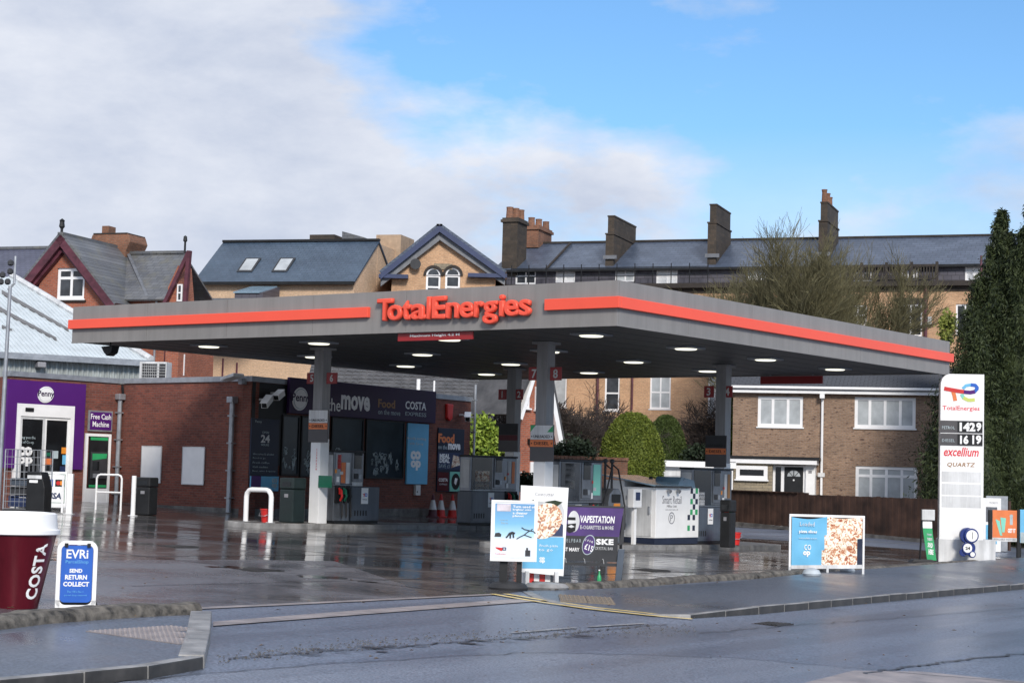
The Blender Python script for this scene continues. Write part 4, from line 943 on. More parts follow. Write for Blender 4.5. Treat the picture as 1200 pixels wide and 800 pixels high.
# fascia sign
ra = s2.uz(335, 443.5)[0]; rb = s2.uz(506, 480)[0]; zt_ = HS - .0; zb_ = s2.uz(500, 495.5)[1]
so = s2.w(ra, -.1, zb_); fs = T('shop_fascia_sign', 'long dark purple fascia sign over the shop windows facing the pumps', 'shop sign', Fr(so.x, so.y, s2.a, so.z))
P('panel', MB().box(ra, -.16, zb_, rb, -.052, HS + .06), 'purple_dark', fs, s2, bev=.01)
def rt_(fr, x0, y0, x1, y1, off=-.16): return fr.rect(x0, y0, x1, y1, off)
r = rt_(s2, 335.5, 452.5, 366.5, 482)
P('badge', MB().disc((r[0] + r[2]) / 2, (r[1] + r[3]) / 2, (r[3] - r[1]) / 2 * .9, -.19, -.161, 36, sx=1.12, tilt=R(25)), 'white', fs, s2)
P('badge_ring', MB().disc((r[0] + r[2]) / 2, (r[1] + r[3]) / 2, (r[3] - r[1]) / 2 * .80, -.195, -.191, 36, sx=1.12, tilt=R(25)), 'chalk', fs, s2)
P('badge_face', MB().disc((r[0] + r[2]) / 2, (r[1] + r[3]) / 2, (r[3] - r[1]) / 2 * .74, -.20, -.1955, 36, sx=1.12, tilt=R(25)), 'white', fs, s2)
_w, _h = r[2] - r[0], r[3] - r[1]; TXT('Penny', 'purple_dark', fs, r[0] + .17 * _w, r[1] + .30 * _h, r[2] - .13 * _w, r[1] + .72 * _h, -.2005, s2, bold=.02, name='lettering')
q = rt_(s2, 367, 466, 399, 483); TXT('on the', 'white', fs, q[0], q[1] + .05, q[2], q[3], -.161, s2, bold=.004)
q = rt_(s2, 399.5, 463.5, 433.5, 484); TXT('move', 'white', fs, q[0], q[1] + .08, q[2], q[3], -.161, s2, bold=.035)
q = rt_(s2, 443, 468, 463, 478); TXT('Food', 'brown_text', fs, *q, -.161, s2, bold=.03)
q = rt_(s2, 443, 480, 469, 486); TXT('on the move', 'chalk', fs, *q, -.161, s2)
q = rt_(s2, 475, 470.5, 499.5, 480); TXT('COSTA', 'white', fs, *q, -.161, s2, bold=.02)
q = rt_(s2, 475, 483, 499.5, 487.5); TXT('EXPRESS', 'chalk', fs, *q, -.161, s2)
# 24 hours poster, blue strip
s, r = wsign('opening_hours_sign', 'tall dark opening hours board reading 24 at the left of the pump side windows', 'sign', s2, (292.5, 490.5, 325, 557), .05, 'navy_print', -.03)
W_, H_ = r[2] - r[0], r[3] - r[1]
TXT('Penny', 'chalk', s, r[0] + .12 * W_, r[1] + .91 * H_, r[0] + .35 * W_, r[1] + .97 * H_, -.081, s2)
TXT('OPEN', 'chalk', s, r[0] + .38 * W_, r[1] + .74 * H_, r[0] + .62 * W_, r[1] + .78 * H_, -.081, s2)
TXT('24', 'white_dirty', s, r[0] + .34 * W_, r[1] + .58 * H_, r[0] + .66 * W_, r[1] + .72 * H_, -.081, s2, bold=.03)
TXT('HOURS', 'chalk', s, r[0] + .36 * W_, r[1] + .52 * H_, r[0] + .64 * W_, r[1] + .56 * H_, -.081, s2)
for k, (t_, w_) in enumerate((('Groceries & alcohol', .75), ('Food to go', .45), ('Fresh coffee', .6), ('Cash machine', .55), ('Beer, wine & spirits', .82))):
    TXT(t_, 'chalk', s, r[0] + .08 * W_, r[1] + (.36 - .075 * k) * H_, r[0] + (.08 + w_) * W_, r[1] + (.395 - .075 * k) * H_, -.081, s2, res=1)
s, r = wsign('coop_strip_sign', 'small blue strip sign beneath the opening hours board', 'sign', s2, (292.5, 557.5, 325, 575), .05, 'blue_poster', -.03)
P('red_block', MB().box(r[0], -.083, r[1], r[0] + .45, -.081, r[3]), 'purple', s, s2)
TXT('co', 'chalk', s, r[2] - .33, r[1] + .24, r[2] - .08, r[3] - .06, -.081, s2, bold=.04); TXT('op', 'chalk', s, r[2] - .33, r[1] + .06, r[2] - .08, r[1] + .22, -.081, s2, bold=.04)
s, r = wsign('coop_poster', 'tall bright blue poster with white co op mark beside the shop brickwork', 'poster', s2, (475.5, 496, 500, 567), .06, 'blue_poster', -.01)
q = rt_(s2, 477, 512, 499, 516, -.07); TXT('Proudly working', 'white_dirty', s, *q, -.071, s2, res=1); q = rt_(s2, 480, 518, 496, 522, -.07); TXT('with Co-op', 'white_dirty', s, *q, -.071, s2, res=1)
q = rt_(s2, 481, 528, 493, 538.5, -.07); TXT('co', 'white', s, *q, -.071, s2, bold=.06); q = rt_(s2, 481, 539, 493, 551, -.07); TXT('op', 'white', s, *q, -.071, s2, bold=.06)
s, r = wsign('food_poster_board', 'dark board with Food on the move, meal deal and coffee posters on the brick wall', 'poster', s2, (511.5, 502, 542, 576), .05, 'navy_print', 0)
q = rt_(s2, 513.5, 508, 532.5, 519, -.05); TXT('Food', 'orange_print', s, *q, -.051, s2, bold=.05); q = rt_(s2, 513.5, 521, 524, 526, -.05); TXT('on the', 'chalk', s, *q, -.051, s2, bold=.01)
q = rt_(s2, 525, 519.5, 539.5, 527, -.05); TXT('move', 'white', s, *q, -.051, s2, bold=.05)
P('meal_panel', MB().box(*(lambda q: (q[0], -.054, q[1], q[2], -.0505, q[3]))(rt_(s2, 513, 530, 540.5, 550, -.05))), 'navy', s, s2)
q = rt_(s2, 515, 531.5, 527, 542, -.05); TXT('MEAL\nDEAL', 'white', s, *q, -.0545, s2, bold=.05, line=.75); q = rt_(s2, 514, 543.5, 527, 548, -.05); TXT('SAVE £1', 'chalk', s, *q, -.0545, s2)
q = rt_(s2, 529, 533, 539, 548, -.05); P('meal_picture', MB().prism([(q[0], q[1]), (q[2], q[1] + .1), (q[2] - .08, q[3] - .05), (q[0] + .1, q[3])], -.058, -.0545), 'pasta', s, s2)
q = rt_(s2, 512.5, 553, 525.5, 575, -.05); P('coffee_panel', MB().box(q[0], -.054, q[1], q[2], -.0505, q[3]), 'darkred', s, s2)
q = rt_(s2, 514, 560, 524.5, 564, -.05); TXT('COSTA', 'white', s, *q, -.0545, s2, bold=.02); q = rt_(s2, 515, 566, 524, 568, -.05); TXT('EXPRESS', 'white_dirty', s, *q, -.0545, s2, res=1)
q = rt_(s2, 527, 552.5, 540.5, 575.5, -.05); P('mint_panel', MB().box(q[0], -.054, q[1], q[2], -.0505, q[3]), 'mint', s, s2)
P('black_disc', MB().disc((q[0] + q[2]) / 2, (q[1] + q[3]) / 2, .27, -.057, -.0545), 'black', s, s2)
P('cup_mark', MB().prism([((q[0] + q[2]) / 2 - .1, (q[1] + q[3]) / 2 - .05), ((q[0] + q[2]) / 2 + .02, (q[1] + q[3]) / 2 - .12), ((q[0] + q[2]) / 2 + .12, (q[1] + q[3]) / 2 + .1), ((q[0] + q[2]) / 2 - .04, (q[1] + q[3]) / 2 + .13)], -.060, -.0575), 'white', s, s2)
# alarm bell, camera, vent, pipes
q = rt_(s2, 520.5, 476, 528.5, 490, 0); o = s2.w((q[0] + q[2]) / 2, 0, (q[1] + q[3]) / 2)
s = T('alarm_box', 'red wedge shaped alarm box high on the brick wall', 'alarm box', Fr(o.x, o.y, s2.a, o.z))
P('case', MB().prism([(-.19, .28), (.19, .28), (.15, -.2), (0, -.3), (-.15, -.2)], -.12, 0), 'red', s, bev=.03)
q = rt_(s2, 484.5, 568, 490, 580, 0); o = s2.w(q[0], 0, q[1]); s = T('meter_box', 'small pale box low on the wall beneath the blue poster', 'meter box', Fr(o.x, o.y, s2.a, o.z))
P('case', MB().box(0, -.1, 0, q[2] - q[0], 0, q[3] - q[1]), 'white_dirty', s, bev=.01); P('lock', MB().box(.05, -.104, .08, .1, -.101, .14), 'black', s)
def camera_unit(fr, px, py, label, sc=1.0, yaw=0):
    u, z = fr.uz(px, py, -.3); o = fr.w(u, 0, z)
    s = T('security_camera', label, 'camera', Fr(o.x, o.y, fr.a, o.z))
    P('arm', MB().tube([(0, 0, .05), (0, -.15, .05), (0, -.3, .0)], .03, 8), 'white_dirty', s)
    m_ = Matrix.Translation((0, -.34, 0)) @ Matrix.Rotation(R(yaw), 4, 'Z') @ Matrix.Rotation(R(-25), 4, 'Y')
    P('housing', MB().box(-.3 * sc, -.09, -.09, .26 * sc, .09, .08, m_).box(-.36 * sc, -.11, .083, .26 * sc, .11, .10, m_), 'white', s, kind='stuff')
    P('lens', MB().box(-.32 * sc, -.07, -.07, -.301 * sc, .07, .06, m_), 'glass_dark', s); return s
camera_unit(s2, 312, 470, 'white security camera on the dark cladding, the lower left of two', 1, 20)
camera_unit(s2, 326, 462.5, 'white security camera beside the fascia sign badge, the upper right of two', .7, 10)
camera_unit(s2, 547, 488, 'white security camera near the right end of the brick wall', .7, 30)
def pipe_(fr, px, y0, y1, label, r=.055, mat='grey_pipe', off=-.1, hopper=True, own=True):
    u, za = fr.uz(px, y1, off); _, zb2 = fr.uz(px, y0, off)
    m_ = MB().cyl((u, off, za), (u, off, zb2), r, n=10)
    pp = P('downpipe', m_, mat, shop, fr, smooth=True)
    for k in range(4): P('pipe_clip', MB().box(u - r - .02, off - r - .01, za + (zb2 - za) * (k + .5) / 4, u + r + .02, 0, za + (zb2 - za) * (k + .5) / 4 + .04), mat, pp, fr)
    if hopper: P('hopper', MB().box(u - r - .05, off - r - .05, zb2, u + r + .05, 0, zb2 + .18), mat, pp, fr, bev=.02)
pipe_(s2, 553.2, 450, 601, 'x', .04, 'galv', -.12, False)
pipe_(s1, 267.5, 472, 600, 'x', .075, 'galv', -.12, True)
pipe_(s0, 135.5, 468, 595, 'x', .07, 'galv', -.12, True)
P('vent_pipe', MB().tube([(0, 0, 0), (0, 0, .25), (.03, -.02, .5), (0, 0, .75)], .04, 6), 'black', shop, s0.sub(L0 - .08, -.12, HS - .95))
# roof posts seen over the parapet
for px, y0, y1, r_w in ((490.5, 444, 458, .07), (509, 446, 459, .035)):
    u, z1_ = s2.uz(px, y0, 3); P('roof_vent', MB().cyl((u, 3, HS - .3), (u, 3, z1_), r_w, n=10), 'white', shop, s2)
# blank boards on the side wall
for px, lb in (((167, 523, 189.5, 565), 'blank white board on the side wall left of the downpipe, the left of two'), ((215, 524, 240, 567), 'blank white board on the side wall, the right of two')):
    s, r = wsign('blank_board', lb, 'board', s1, px, .04, 'white', 0); P('trim', MB().frame(r[0] - .02, r[1] - .02, r[2] + .02, r[3] + .02, .03, -.046, -.041), 'white_dirty', s, s1)
# floodlight over side wall, ac unit
u, z = s1.uz(272, 441, -.5); o = s1.w(u, -.1, z)
s = T('wall_floodlight', 'white floodlight on a bracket at the top of the brick side wall', 'floodlight', Fr(o.x, o.y, s1.a, o.z))
P('head', MB().box(-.42, -.5, -.04, .18, -.1, .06, Matrix.Rotation(R(-12), 4, 'Y')), 'white_dirty', s, bev=.02); P('bracket', MB().box(-.05, -.12, -.2, .1, .12, -.04), 'galv', s)
o = at_y(163, 441, 59.5); acz = s2.o.z + HS - .28
s = T('air_conditioning_unit', 'white air conditioning unit with dark grilles on the shop roof', 'air conditioner', Fr(o.x, o.y, R(-10), acz)); 
ah = (CAMZ + 59.5 * 0 + (at_y(163, 423.5, 59.5).z - CAMZ)) - acz
P('case', MB().box(0, 0, 0, .92, .5, ah), 'white_dirty', s, bev=.01)
P('fan_grille', MB().box(.09, -.012, .1, .61, -.001, ah - .06), 'char', s); P('side_grille', MB().box(.68, -.012, .1, .89, -.001, ah - .06), 'char', s)
gr = MB()
for k in range(9): gr.box(.09, -.02, .13 + k * (ah - .2) / 9, .89, -.0125, .14 + k * (ah - .2) / 9)
for k in range(8): gr.box(.11 + k * .07, -.021, .1, .115 + k * .07, -.0125, ah - .06)
P('grille_wires', gr, 'white_dirty', s, kind='stuff')
# ---- Penny entrance
s, r = None, None
o = s0.w(0, 0, 0)
pr = s0.rect(6.5, 447, 98, 549, -.06); dr = s0.rect(16.5, 474, 84, 592, -.06)
ent = T('entrance_surround', 'bright purple surround with white oval badge around the sliding shop door', 'shop sign', s0)
P('panel', MB().prism([(pr[0], pr[1]), (dr[0], pr[1]), (dr[0], dr[3]), (dr[2], dr[3]), (dr[2], pr[1]), (pr[2], pr[1]), (pr[2], pr[3]), (pr[0], pr[3])], -.1, -.002), 'purple', ent, s0)
r = rt_(s0, 40.5, 452, 66, 472.5, -.1)
P('badge', MB().disc((r[0] + r[2]) / 2, (r[1] + r[3]) / 2, (r[3] - r[1]) / 2 * .92, -.125, -.101, 36, sx=1.2, tilt=R(18)), 'white', ent, s0)
P('badge_ring', MB().disc((r[0] + r[2]) / 2, (r[1] + r[3]) / 2, (r[3] - r[1]) / 2 * .80, -.128, -.1255, 36, sx=1.2, tilt=R(18)), 'chalk', ent, s0)
P('badge_face', MB().disc((r[0] + r[2]) / 2, (r[1] + r[3]) / 2, (r[3] - r[1]) / 2 * .76, -.131, -.1285, 36, sx=1.2, tilt=R(18)), 'white', ent, s0)
q = rt_(s0, 44.5, 457.5, 63.5, 466.5, -.13); TXT('Penny', 'purple_dark', ent, *q, -.1315, s0, bold=.02)
zf_ = gz(s0.w(1.5, 0).x, s0.w(1.5, 0).y) - s0.o.z
door = P('sliding_door', MB().frame(dr[0], zf_, dr[2], dr[3], .13, -.12, -.0).box(dr[0] + .13, -.125, dr[3] - .36, dr[2] - .13, -.0, dr[3] - .13), 'white', shop, s0)
um = s0.uz(50.5, 530, -.06)[0]
P('leaf_frame', MB().frame(dr[0] + .14, zf_ + .02, um, dr[3] - .37, .07, -.1, -.06), 'white_dirty', door, s0)
P('leaf_frame', MB().frame(um + .003, zf_ + .02, dr[2] - .14, dr[3] - .37, .07, -.08, -.04), 'white', door, s0)
P('pane', MB().box(dr[0] + .2, -.08, zf_ + .08, um - .06, -.075, dr[3] - .43), 'glass_dark', door, s0)
P('pane', MB().box(um + .07, -.06, zf_ + .08, dr[2] - .2, -.055, dr[3] - .43), 'glass_dark', door, s0)
P('door_sensor', MB().box(*(lambda q: (q[0], -.16, q[1], q[2], -.1255, q[3]))(rt_(s0, 29.5, 477.5, 39.5, 482, -.13))), 'black', door, s0, bev=.02)
q = rt_(s0, 18, 510.5, 42, 515, -.1); TXT('Bringing you the', 'chalk', door, *q, -.081, s0, res=1); q = rt_(s0, 21, 516, 40, 520.5, -.1); TXT('best of Co-op', 'chalk', door, *q, -.081, s0, res=1)
q = rt_(s0, 21, 523, 38.5, 534, -.1); TXT('co', 'white', door, *q, -.081, s0, bold=.06); q = rt_(s0, 21, 535, 38.5, 546, -.1); TXT('op', 'white', door, *q, -.081, s0, bold=.06)
for a, b, c, d, m_ in ((53, 530, 59, 534, 'green_dk'), (62, 528, 68, 537, 'chalk'), (72, 524, 79.5, 531.5, 'amber'), (73, 533, 79.5, 544, 'blue_poster'), (53.5, 537, 60, 544, 'orange_print'), (51.5, 537, 53.2, 545, 'amber'), (70, 546, 79, 556, 'navy')):
    P('sticker', MB().box(*(lambda q: (q[0], -.066, q[1], q[2], -.061, q[3]))(rt_(s0, a, b, c, d, -.06))), m_, door, s0)
s, r = wsign('cash_machine_sign', 'purple sign reading Free Cash Machine over the cash machine', 'sign', s0, (102.5, 481, 130.5, 505.5), .06, 'galv', 0)
P('face', MB().box(r[0] + .05, -.068, r[1] + .05, r[2] - .05, -.061, r[3] - .05), 'purple', s, s0)
TXT('Free Cash\nMachine', 'white', s, r[0] + .07, r[1] + .14, r[2] - .07, r[3] - .10, -.0685, s0, bold=.012, align='CENTER')
r = s0.rect(99, 508, 128.5, 592, -.05); o = s0.w(r[0], 0, 0)
s = T('cash_machine', 'cash machine with green header set in a white framed panel beside the shop door', 'cash machine', Fr(o.x, o.y, s0.a, s0.o.z))
P('frame', MB().frame(r[0], zf_ - .1, r[2], r[3], .08, -.07, 0), 'white', s, s0); P('lower_panel', MB().box(r[0] + .08, -.06, zf_ - .02, r[2] - .08, -.002, s0.uz(114, 572)[1]), 'white', s, s0)
q = s0.rect(104.5, 511.5, 126, 571.5, -.05); hh = q[3] - q[1]
P('fascia_plate', MB().box(q[0], -.05, q[1], q[2], -.003, q[3]), 'black', s, s0); P('green_strip', MB().box(q[0] + .02, -.056, q[3] - hh * .07, q[2] - .02, -.051, q[3] - .02), 'green_sign', s, s0); P('green_strip', MB().box(q[0] + .02, -.056, q[1] + .02, q[2] - .02, -.051, q[1] + hh * .06), 'green_sign', s, s0)
P('dark_header', MB().box(q[0] + .03, -.056, q[1] + hh * .76, q[2] - .03, -.051, q[3] - hh * .08), 'black', s, s0)
P('steel_surround', MB().box(q[0] + .04, -.09, q[1] + hh * .18, q[2] - .02, -.051, q[1] + hh * .70), 'char', s, s0, bev=.01)
P('green_label', MB().prism([(q[0] + .08, q[1] + hh * .54), (q[2] - .08, q[1] + hh * .58), (q[2] - .06, q[1] + hh * .67), (q[0] + .08, q[1] + hh * .67)], -.096, -.0905), 'green_sign', s, s0)
P('screen', MB().box(q[0] + .1, -.096, q[1] + hh * .34, q[0] + .34, -.0905, q[1] + hh * .52), 'glass_dark', s, s0)
P('keypad', MB().box(q[0] + .12, -.13, q[1] + hh * .2, q[0] + .32, -.0905, q[1] + hh * .28), 'galv', s, s0)

# ================================================================ ENTRANCE FURNITURE
def gframe(px, py, ang=0, h=.004): p = G(px, py, h); return Fr(p.x, p.y, R(ang), p.z)
def rail(name, label, pts, f, r=.028, mids=()):
    s = T(name, label, 'handrail', f); P('tube', MB().tube(pts, r, 8), 'white', s, smooth=True)
    for m_ in mids: P('mid_rail', MB().tube(m_, r * .8, 8), 'white', s, smooth=True)
    return s
f = gframe(112, 596, 0)
def arc_rail(u0, u1, zt, r=.1): return [(u0, 0, 0), (u0, 0, zt - r), (u0 + r * .3, 0, zt - r * .3), (u0 + r, 0, zt), (u1 - r, 0, zt), (u1 - r * .3, 0, zt - r * .3), (u1, 0, zt - r), (u1, 0, -.02)]
sA = gframe(112, 597, -12); rail('handrail', 'white tubular handrail loop in front of the cash machine', arc_rail(0, .72, .95), sA, mids=[[(0, 0, .48), (.72, 0, .48)]])
sA = gframe(45, 600, -6); rail('handrail', 'white sloping handrail in front of the card payment board by the shop door', [(0, 0, 0), (0, 0, 1.0), (.6, 0, .93), (.6, 0, 0)], sA)
s = T('bollard_post', 'single white post between the cash machine and the dark bin', 'post', gframe(155.5, 604, 0)); P('post', MB().cyl((0, 0, 0), (0, 0, 1.02), .06, n=14), 'white', s, smooth=True); P('base_plate', MB().cyl((0, 0, 0), (0, 0, .015), .13, n=14), 'white_dirty', s)
s = T('bollard_post', 'white square post at the right edge of the card payment board', 'post', gframe(81, 602, 0)); P('post', MB().box(-.07, -.07, 0, .07, .07, 1.0), 'white', s, bev=.008); P('base_plate', MB().box(-.12, -.12, 0, .12, .12, .012), 'white_dirty', s)
bin_(gframe(171, 603, -20), .42, .98, 'dark bin with small white badge beside the left blank board')
f = gframe(62, 598, -4); s = T('payment_board', 'white board showing card payment logos beside the shop door', 'board', f)
P('board', MB().box(-.33, 0, .08, .33, .03, 1.0), 'white', s, bev=.01); P('border', MB().frame(-.27, .2, .29, .94, .012, -.004, -.0005), 'green_dk', s)
P('blue_card', MB().box(-.2, -.006, .62, -.03, -.001, .8), 'blue_sign', s); P('card_panel', MB().box(.03, -.006, .62, .27, -.001, .8), 'black', s)
P('red_disc', MB().disc(.11, .71, .055, -.01, -.0065, 16), 'red', s); P('amber_disc', MB().disc(.19, .71, .055, -.0095, -.0062, 16), 'amber', s)
TXT('VISA', 'navy', s, -.19, .30, .2, .46, -.001, bold=.04, shear=.2)
# roll cages
def cage(f, label, w=.85, h=1.55, dark=False):
    s = T('roll_cage', label, 'roll cage', f, 'wire roll cages parked by the shop door'); d = .7
    for x in (0, w):
        for y in (0, d): P('upright', MB().cyl((x, y, .15), (x, y, h), .018, n=8), 'galv', s)
    P('base', MB().box(-.02, -.02, .13, w + .02, d + .02, .19), 'black', s)
    for x in (.08, w - .08):
        for y in (.1, d - .1): P('wheel', MB().cyl((x - .015, y, .065), (x + .015, y, .065), .065, n=12), 'rubber', s)
    m_ = MB()
    for k in range(9):
        z = .2 + k * (h - .2) / 8; m_.box(0, -.004, z, w, .004, z + .01).box(0, d - .004, z, w, d + .004, z + .01).box(-.004, 0, z, .004, d, z + .01).box(w - .004, 0, z, w + .004, d, z + .01)
    for k in range(8): x = w * (k + .5) / 8; m_.box(x, -.003, .2, x + .008, .003, h).box(x, d - .003, .2, x + .008, d + .003, h)
    P('wire_mesh', m_, 'grey_pipe', s, kind='stuff')
    return s
cage(gframe(3, 606, -8), 'wire roll cage in front of the shop door, right beside the left picture edge')
for k, (a, b, c, d, m_) in enumerate(((.08, .25, .78, .5, 'navy'), (.1, .51, .75, .72, 'char'), (.1, .73, .7, .9, 'blue_grey'))):
    ff = gframe(3, 606, -8); tag(P('crate', MB().frame(a, b, c, d, .03, .08, .62).box(a + .03, .09, b + .03, c - .03, .61, d - .05), m_, None, ff, bev=.01), ['navy crate lowest in the wire roll cage', 'charcoal crate in the middle of the wire roll cage', 'blue grey crate topmost in the wire roll cage'][k], 'crate', 'crates in the roll cage')
f = gframe(30, 608, -8); s = T('newspaper_stand', 'black display stand with white printed strips between roll cage and payment board', 'display stand', f)
P('body', MB().prism([(-.02, 0), (.42, 0), (.42, .72), (.36, .95), (.30, 1.08), (-.02, 1.08)], 0, .45), 'black', s, bev=.02)
P('white_strip', MB().box(.0, -.008, .92, .34, -.001, 1.0), 'white_dirty', s); P('label_card', MB().box(.05, -.008, .83, .25, -.001, .89), 'white', s)
# giant takeaway cup bin
c_l = G(20, 716); cx = at_y(21, 600, c_l.y + .40)
f = Fr(cx.x, c_l.y + .42, 0); s = T('cup_shaped_bin', 'giant dark red takeaway coffee cup with white lid', 'cup bin', f)
def zpx(py, px=21): return at_y(px, py, f.o.y - .40).z - f.o.z
zt1, zt2, zt3 = zpx(601), zpx(614), zpx(625)
rb = .26; rt2 = .435
P('cup', MB().lathe([(rb, -.0), (rt2, zt3), (rt2 - .03, zt3 + .005)], 48), 'darkred', s, smooth=True)
P('lid', MB().lathe([(rt2 + .01, zt3 - .02), (rt2 + .035, zt3 - .01), (rt2 + .035, zt3 + .035), (rt2 + .005, zt3 + .045), (rt2 - .01, zt1 - .012), (rt2 - .035, zt1), (rt2 - .1, zt1 + .005), (rt2 - .12, zt1 - .02), (.01, zt1 - .02)], 48), 'white', s, smooth=True)
# lettering wrapped round the cup, reading upwards
me = text_mesh('COSTA', .03, 3, .02, spacing=1.08); co = np.empty(len(me.vertices) * 3); me.vertices.foreach_get('co', co); co = co.reshape(-1, 3)
mn, mx_ = co.min(0), co.max(0); hgt = zt3 * .74; zb0 = zt3 * .13; k = hgt / (mx_[0] - mn[0]); out = np.empty_like(co)
zz = zb0 + (co[:, 0] - mn[0]) * k; v = (co[:, 1] - mn[1]) * k * 1.15; rad = rb + (rt2 - rb) * zz / zt3 + .003 + .002 * (co[:, 2] > 0)
ang = -math.pi / 2 + .78 - v / rad + .42; out[:, 0] = rad * np.cos(ang); out[:, 1] = rad * np.sin(ang); out[:, 2] = zz
me.vertices.foreach_set('co', out.ravel()); me.update(); me.materials.clear(); me.materials.append(M['white']); me.name = 'lettering'; link('lettering', me, s, None)
for (x_, z_) in ((-.26, .62), (-.3, .28)):
    P('screw', MB().cyl((-.19, -math.sqrt((rb + (rt2 - rb) * z_) ** 2 - .19 ** 2) - .003 + .0, z_), (-.19, -math.sqrt((rb + (rt2 - rb) * z_) ** 2 - .19 ** 2) + .01, z_), .008, n=8), 'galv', s)
# parcel shop a board
pA, pB = G(64, 713), G(107, 714.5)
f = Fr(pA.x, pA.y, math.atan2(pB.y - pA.y, pB.x - pA.x), pA.z)
W_ = .45; H_ = f.uz(87, 633)[1]
s = T('pavement_sign', 'blue parcel shop pavement sign with rounded white frame reading send return collect', 'pavement sign', f)
fr_ = MB(); ro = rrect(0, -.02, W_, H_, .1); ri = rrect(.045, .045, W_ - .045, H_ - .045, .07)
def ring(mb, ro, ri, y0, y1):
    n = len(ro)
    for i in range(n):
        j = (i + 1) % n; q = [ro[i], ro[j], ri[j], ri[i]]; mb.prism(q, y0, y1)
    return mb
ro_open = rrect(0, .0, W_, H_, .1)
P('frame', ring(MB(), ro_open, ri, -.02, .03), 'white', s, smooth=False)
P('panel', MB().prism(rrect(.05, .075, W_ - .05, H_ - .055, .05), -.01, .005), 'blue_sign', s)
P('leg', MB().box(.0, -.02, -.03, .05, .03, .1), 'white', s); P('leg', MB().box(W_ - .05, -.02, -.03, W_, .03, .1), 'white', s)
P('rear_leg', MB().prism([(.03, 0), (.5, 0), (.46, .08), (.08, .08)], .05, .45), 'rubber', s)
for x in (.1, W_ - .1): P('clip', MB().box(x - .02, -.03, H_ - .075, x + .02, .0, H_ - .03), 'black', s)
def pt(t, x0, y0, x1, y1, m_='white', **k): TXT(t, m_, s, x0 * W_, y0 * H_, x1 * W_, y1 * H_, -.0105, **k)
pt('EVRi', .23, .74, .77, .87, bold=.02); pt('ParcelShop', .22, .655, .78, .715, 'blue_poster')
pt('SEND', .32, .53, .64, .59, bold=.04); pt('RETURN', .22, .43, .76, .50, bold=.04); pt('COLLECT', .18, .33, .82, .40, bold=.04)
pt('The UK\'s No.1', .28, .24, .68, .27, 'blue_poster', res=1); pt('parcel shop network', .22, .185, .78, .215, 'blue_poster', res=1)

# ---- boards in the middle
def board_frame(pl, pr, w=None):
    a = G(*pl); b = G(*pr); return Fr(a.x, a.y, math.atan2(b.y - a.y, b.x - a.x), a.z), (b - a).length
p_ = G(596, 691); f = Fr(p_.x, p_.y, R(4), p_.z); s = T('forecourt_poster_stand', 'white framed blue poster stand with three dark running figures on a black round base', 'poster stand', f)
r = f.rect(575, 586, 629.5, 657.5); a, b, c, d = r; W_, H_ = c - a, d - b
m_tilt = R(-2.2)
P('base', MB().lathe([(.30, 0), (.31, .04), (.26, .10), (.10, .13)], 26, (0, .08, 0)), 'rubber', s, smooth=True)
P('post', MB().box(-.14, .05, .1, -.02, .14, b + .1).box(.12, .05, .1, .2, .1, b + .1), 'black', s)
P('frame', MB().frame(a, b, c, d, .03, -.03, .03), 'white', s, bev=.006)
P('poster', MB().box(a + .03, -.02, b + .03, c - .03, .01, d - .03), 'white', s)
def gradmat(name, stops, z0, z1):
    m, t, bs = base(name, (.5, .5, .5), .4); cc = _n(t, 'ShaderNodeTexCoord'); sp = _n(t, 'ShaderNodeSeparateXYZ'); t.links.new(cc.outputs['Object'], sp.inputs[0])
    mr = _n(t, 'ShaderNodeMapRange'); t.links.new(sp.outputs[2], mr.inputs[0]); mr.inputs[1].default_value = z0; mr.inputs[2].default_value = z1
    t.links.new(ramp(t, mr.outputs[0], stops), bs.inputs['Base Color']); return m
gm = gradmat('poster_print', [(0, (.72, .76, .84)), (.36, (.75, .80, .88)), (.42, (.48, .72, .90)), (.62, (.20, .48, .74)), (1, (.12, .28, .52))], b, d)
P('print', MB().box(a + .06, -.026, b + .05, c - .05, -.0205, d - .05), gm, s)
def pt2(t, x0, y0, x1, y1, m_='white', **k): return TXT(t, m_, s, a + x0 * W_, b + y0 * H_, a + x1 * W_, b + y1 * H_, -.0265, **k)
P('pale_block', MB().box(a + .12 * W_, -.03, b + .82 * H_, a + .42 * W_, -.0265, b + .94 * H_), plain('pale_sunset', (.60, .55, .60), .4, .2, 6), s)
for k, t_ in enumerate(('Turn used oil', 'brighter onto', 'a cleaner', 'planet')): pt2(t_, .46, .88 - .052 * k, (.95, .86, .78, .70)[k], .92 - .052 * k, bold=.03, res=1)
pt2('Just a', .18, .66, .36, .69, 'chalk', res=1); pt2('litre', .22, .61, .36, .65, 'chalk', res=1)
# three figures: crouched, rising, running
def blob(pts, r): 
    m = MB()
    for q in pts: m.tube([(a + x * W_, -.03, b + z * H_) for x, z in q], r, 5)
    return m
P('crouched_figure', MB().prism([(a + W_ * x, b + H_ * z) for x, z in ((.08, .40), (.22, .40), (.23, .44), (.18, .47), (.10, .46))], -.031, -.027), 'char', s)
P('rising_figure', blob([[(.40, .46), (.46, .48), (.52, .46)], [(.40, .46), (.36, .41), (.33, .39)], [(.42, .45), (.42, .38)], [(.48, .46), (.49, .39)], [(.46, .46), (.38, .44)]], .014), 'char', s)
P('running_figure', blob([[(.84, .51), (.78, .48), (.72, .44)], [(.84, .51), (.72, .53), (.66, .56)], [(.84, .51), (.92, .50), (.96, .47)], [(.72, .44), (.62, .40), (.56, .37)], [(.72, .44), (.80, .42), (.88, .40)], [(.86, .52), (.90, .54)]], .008), 'char', s)
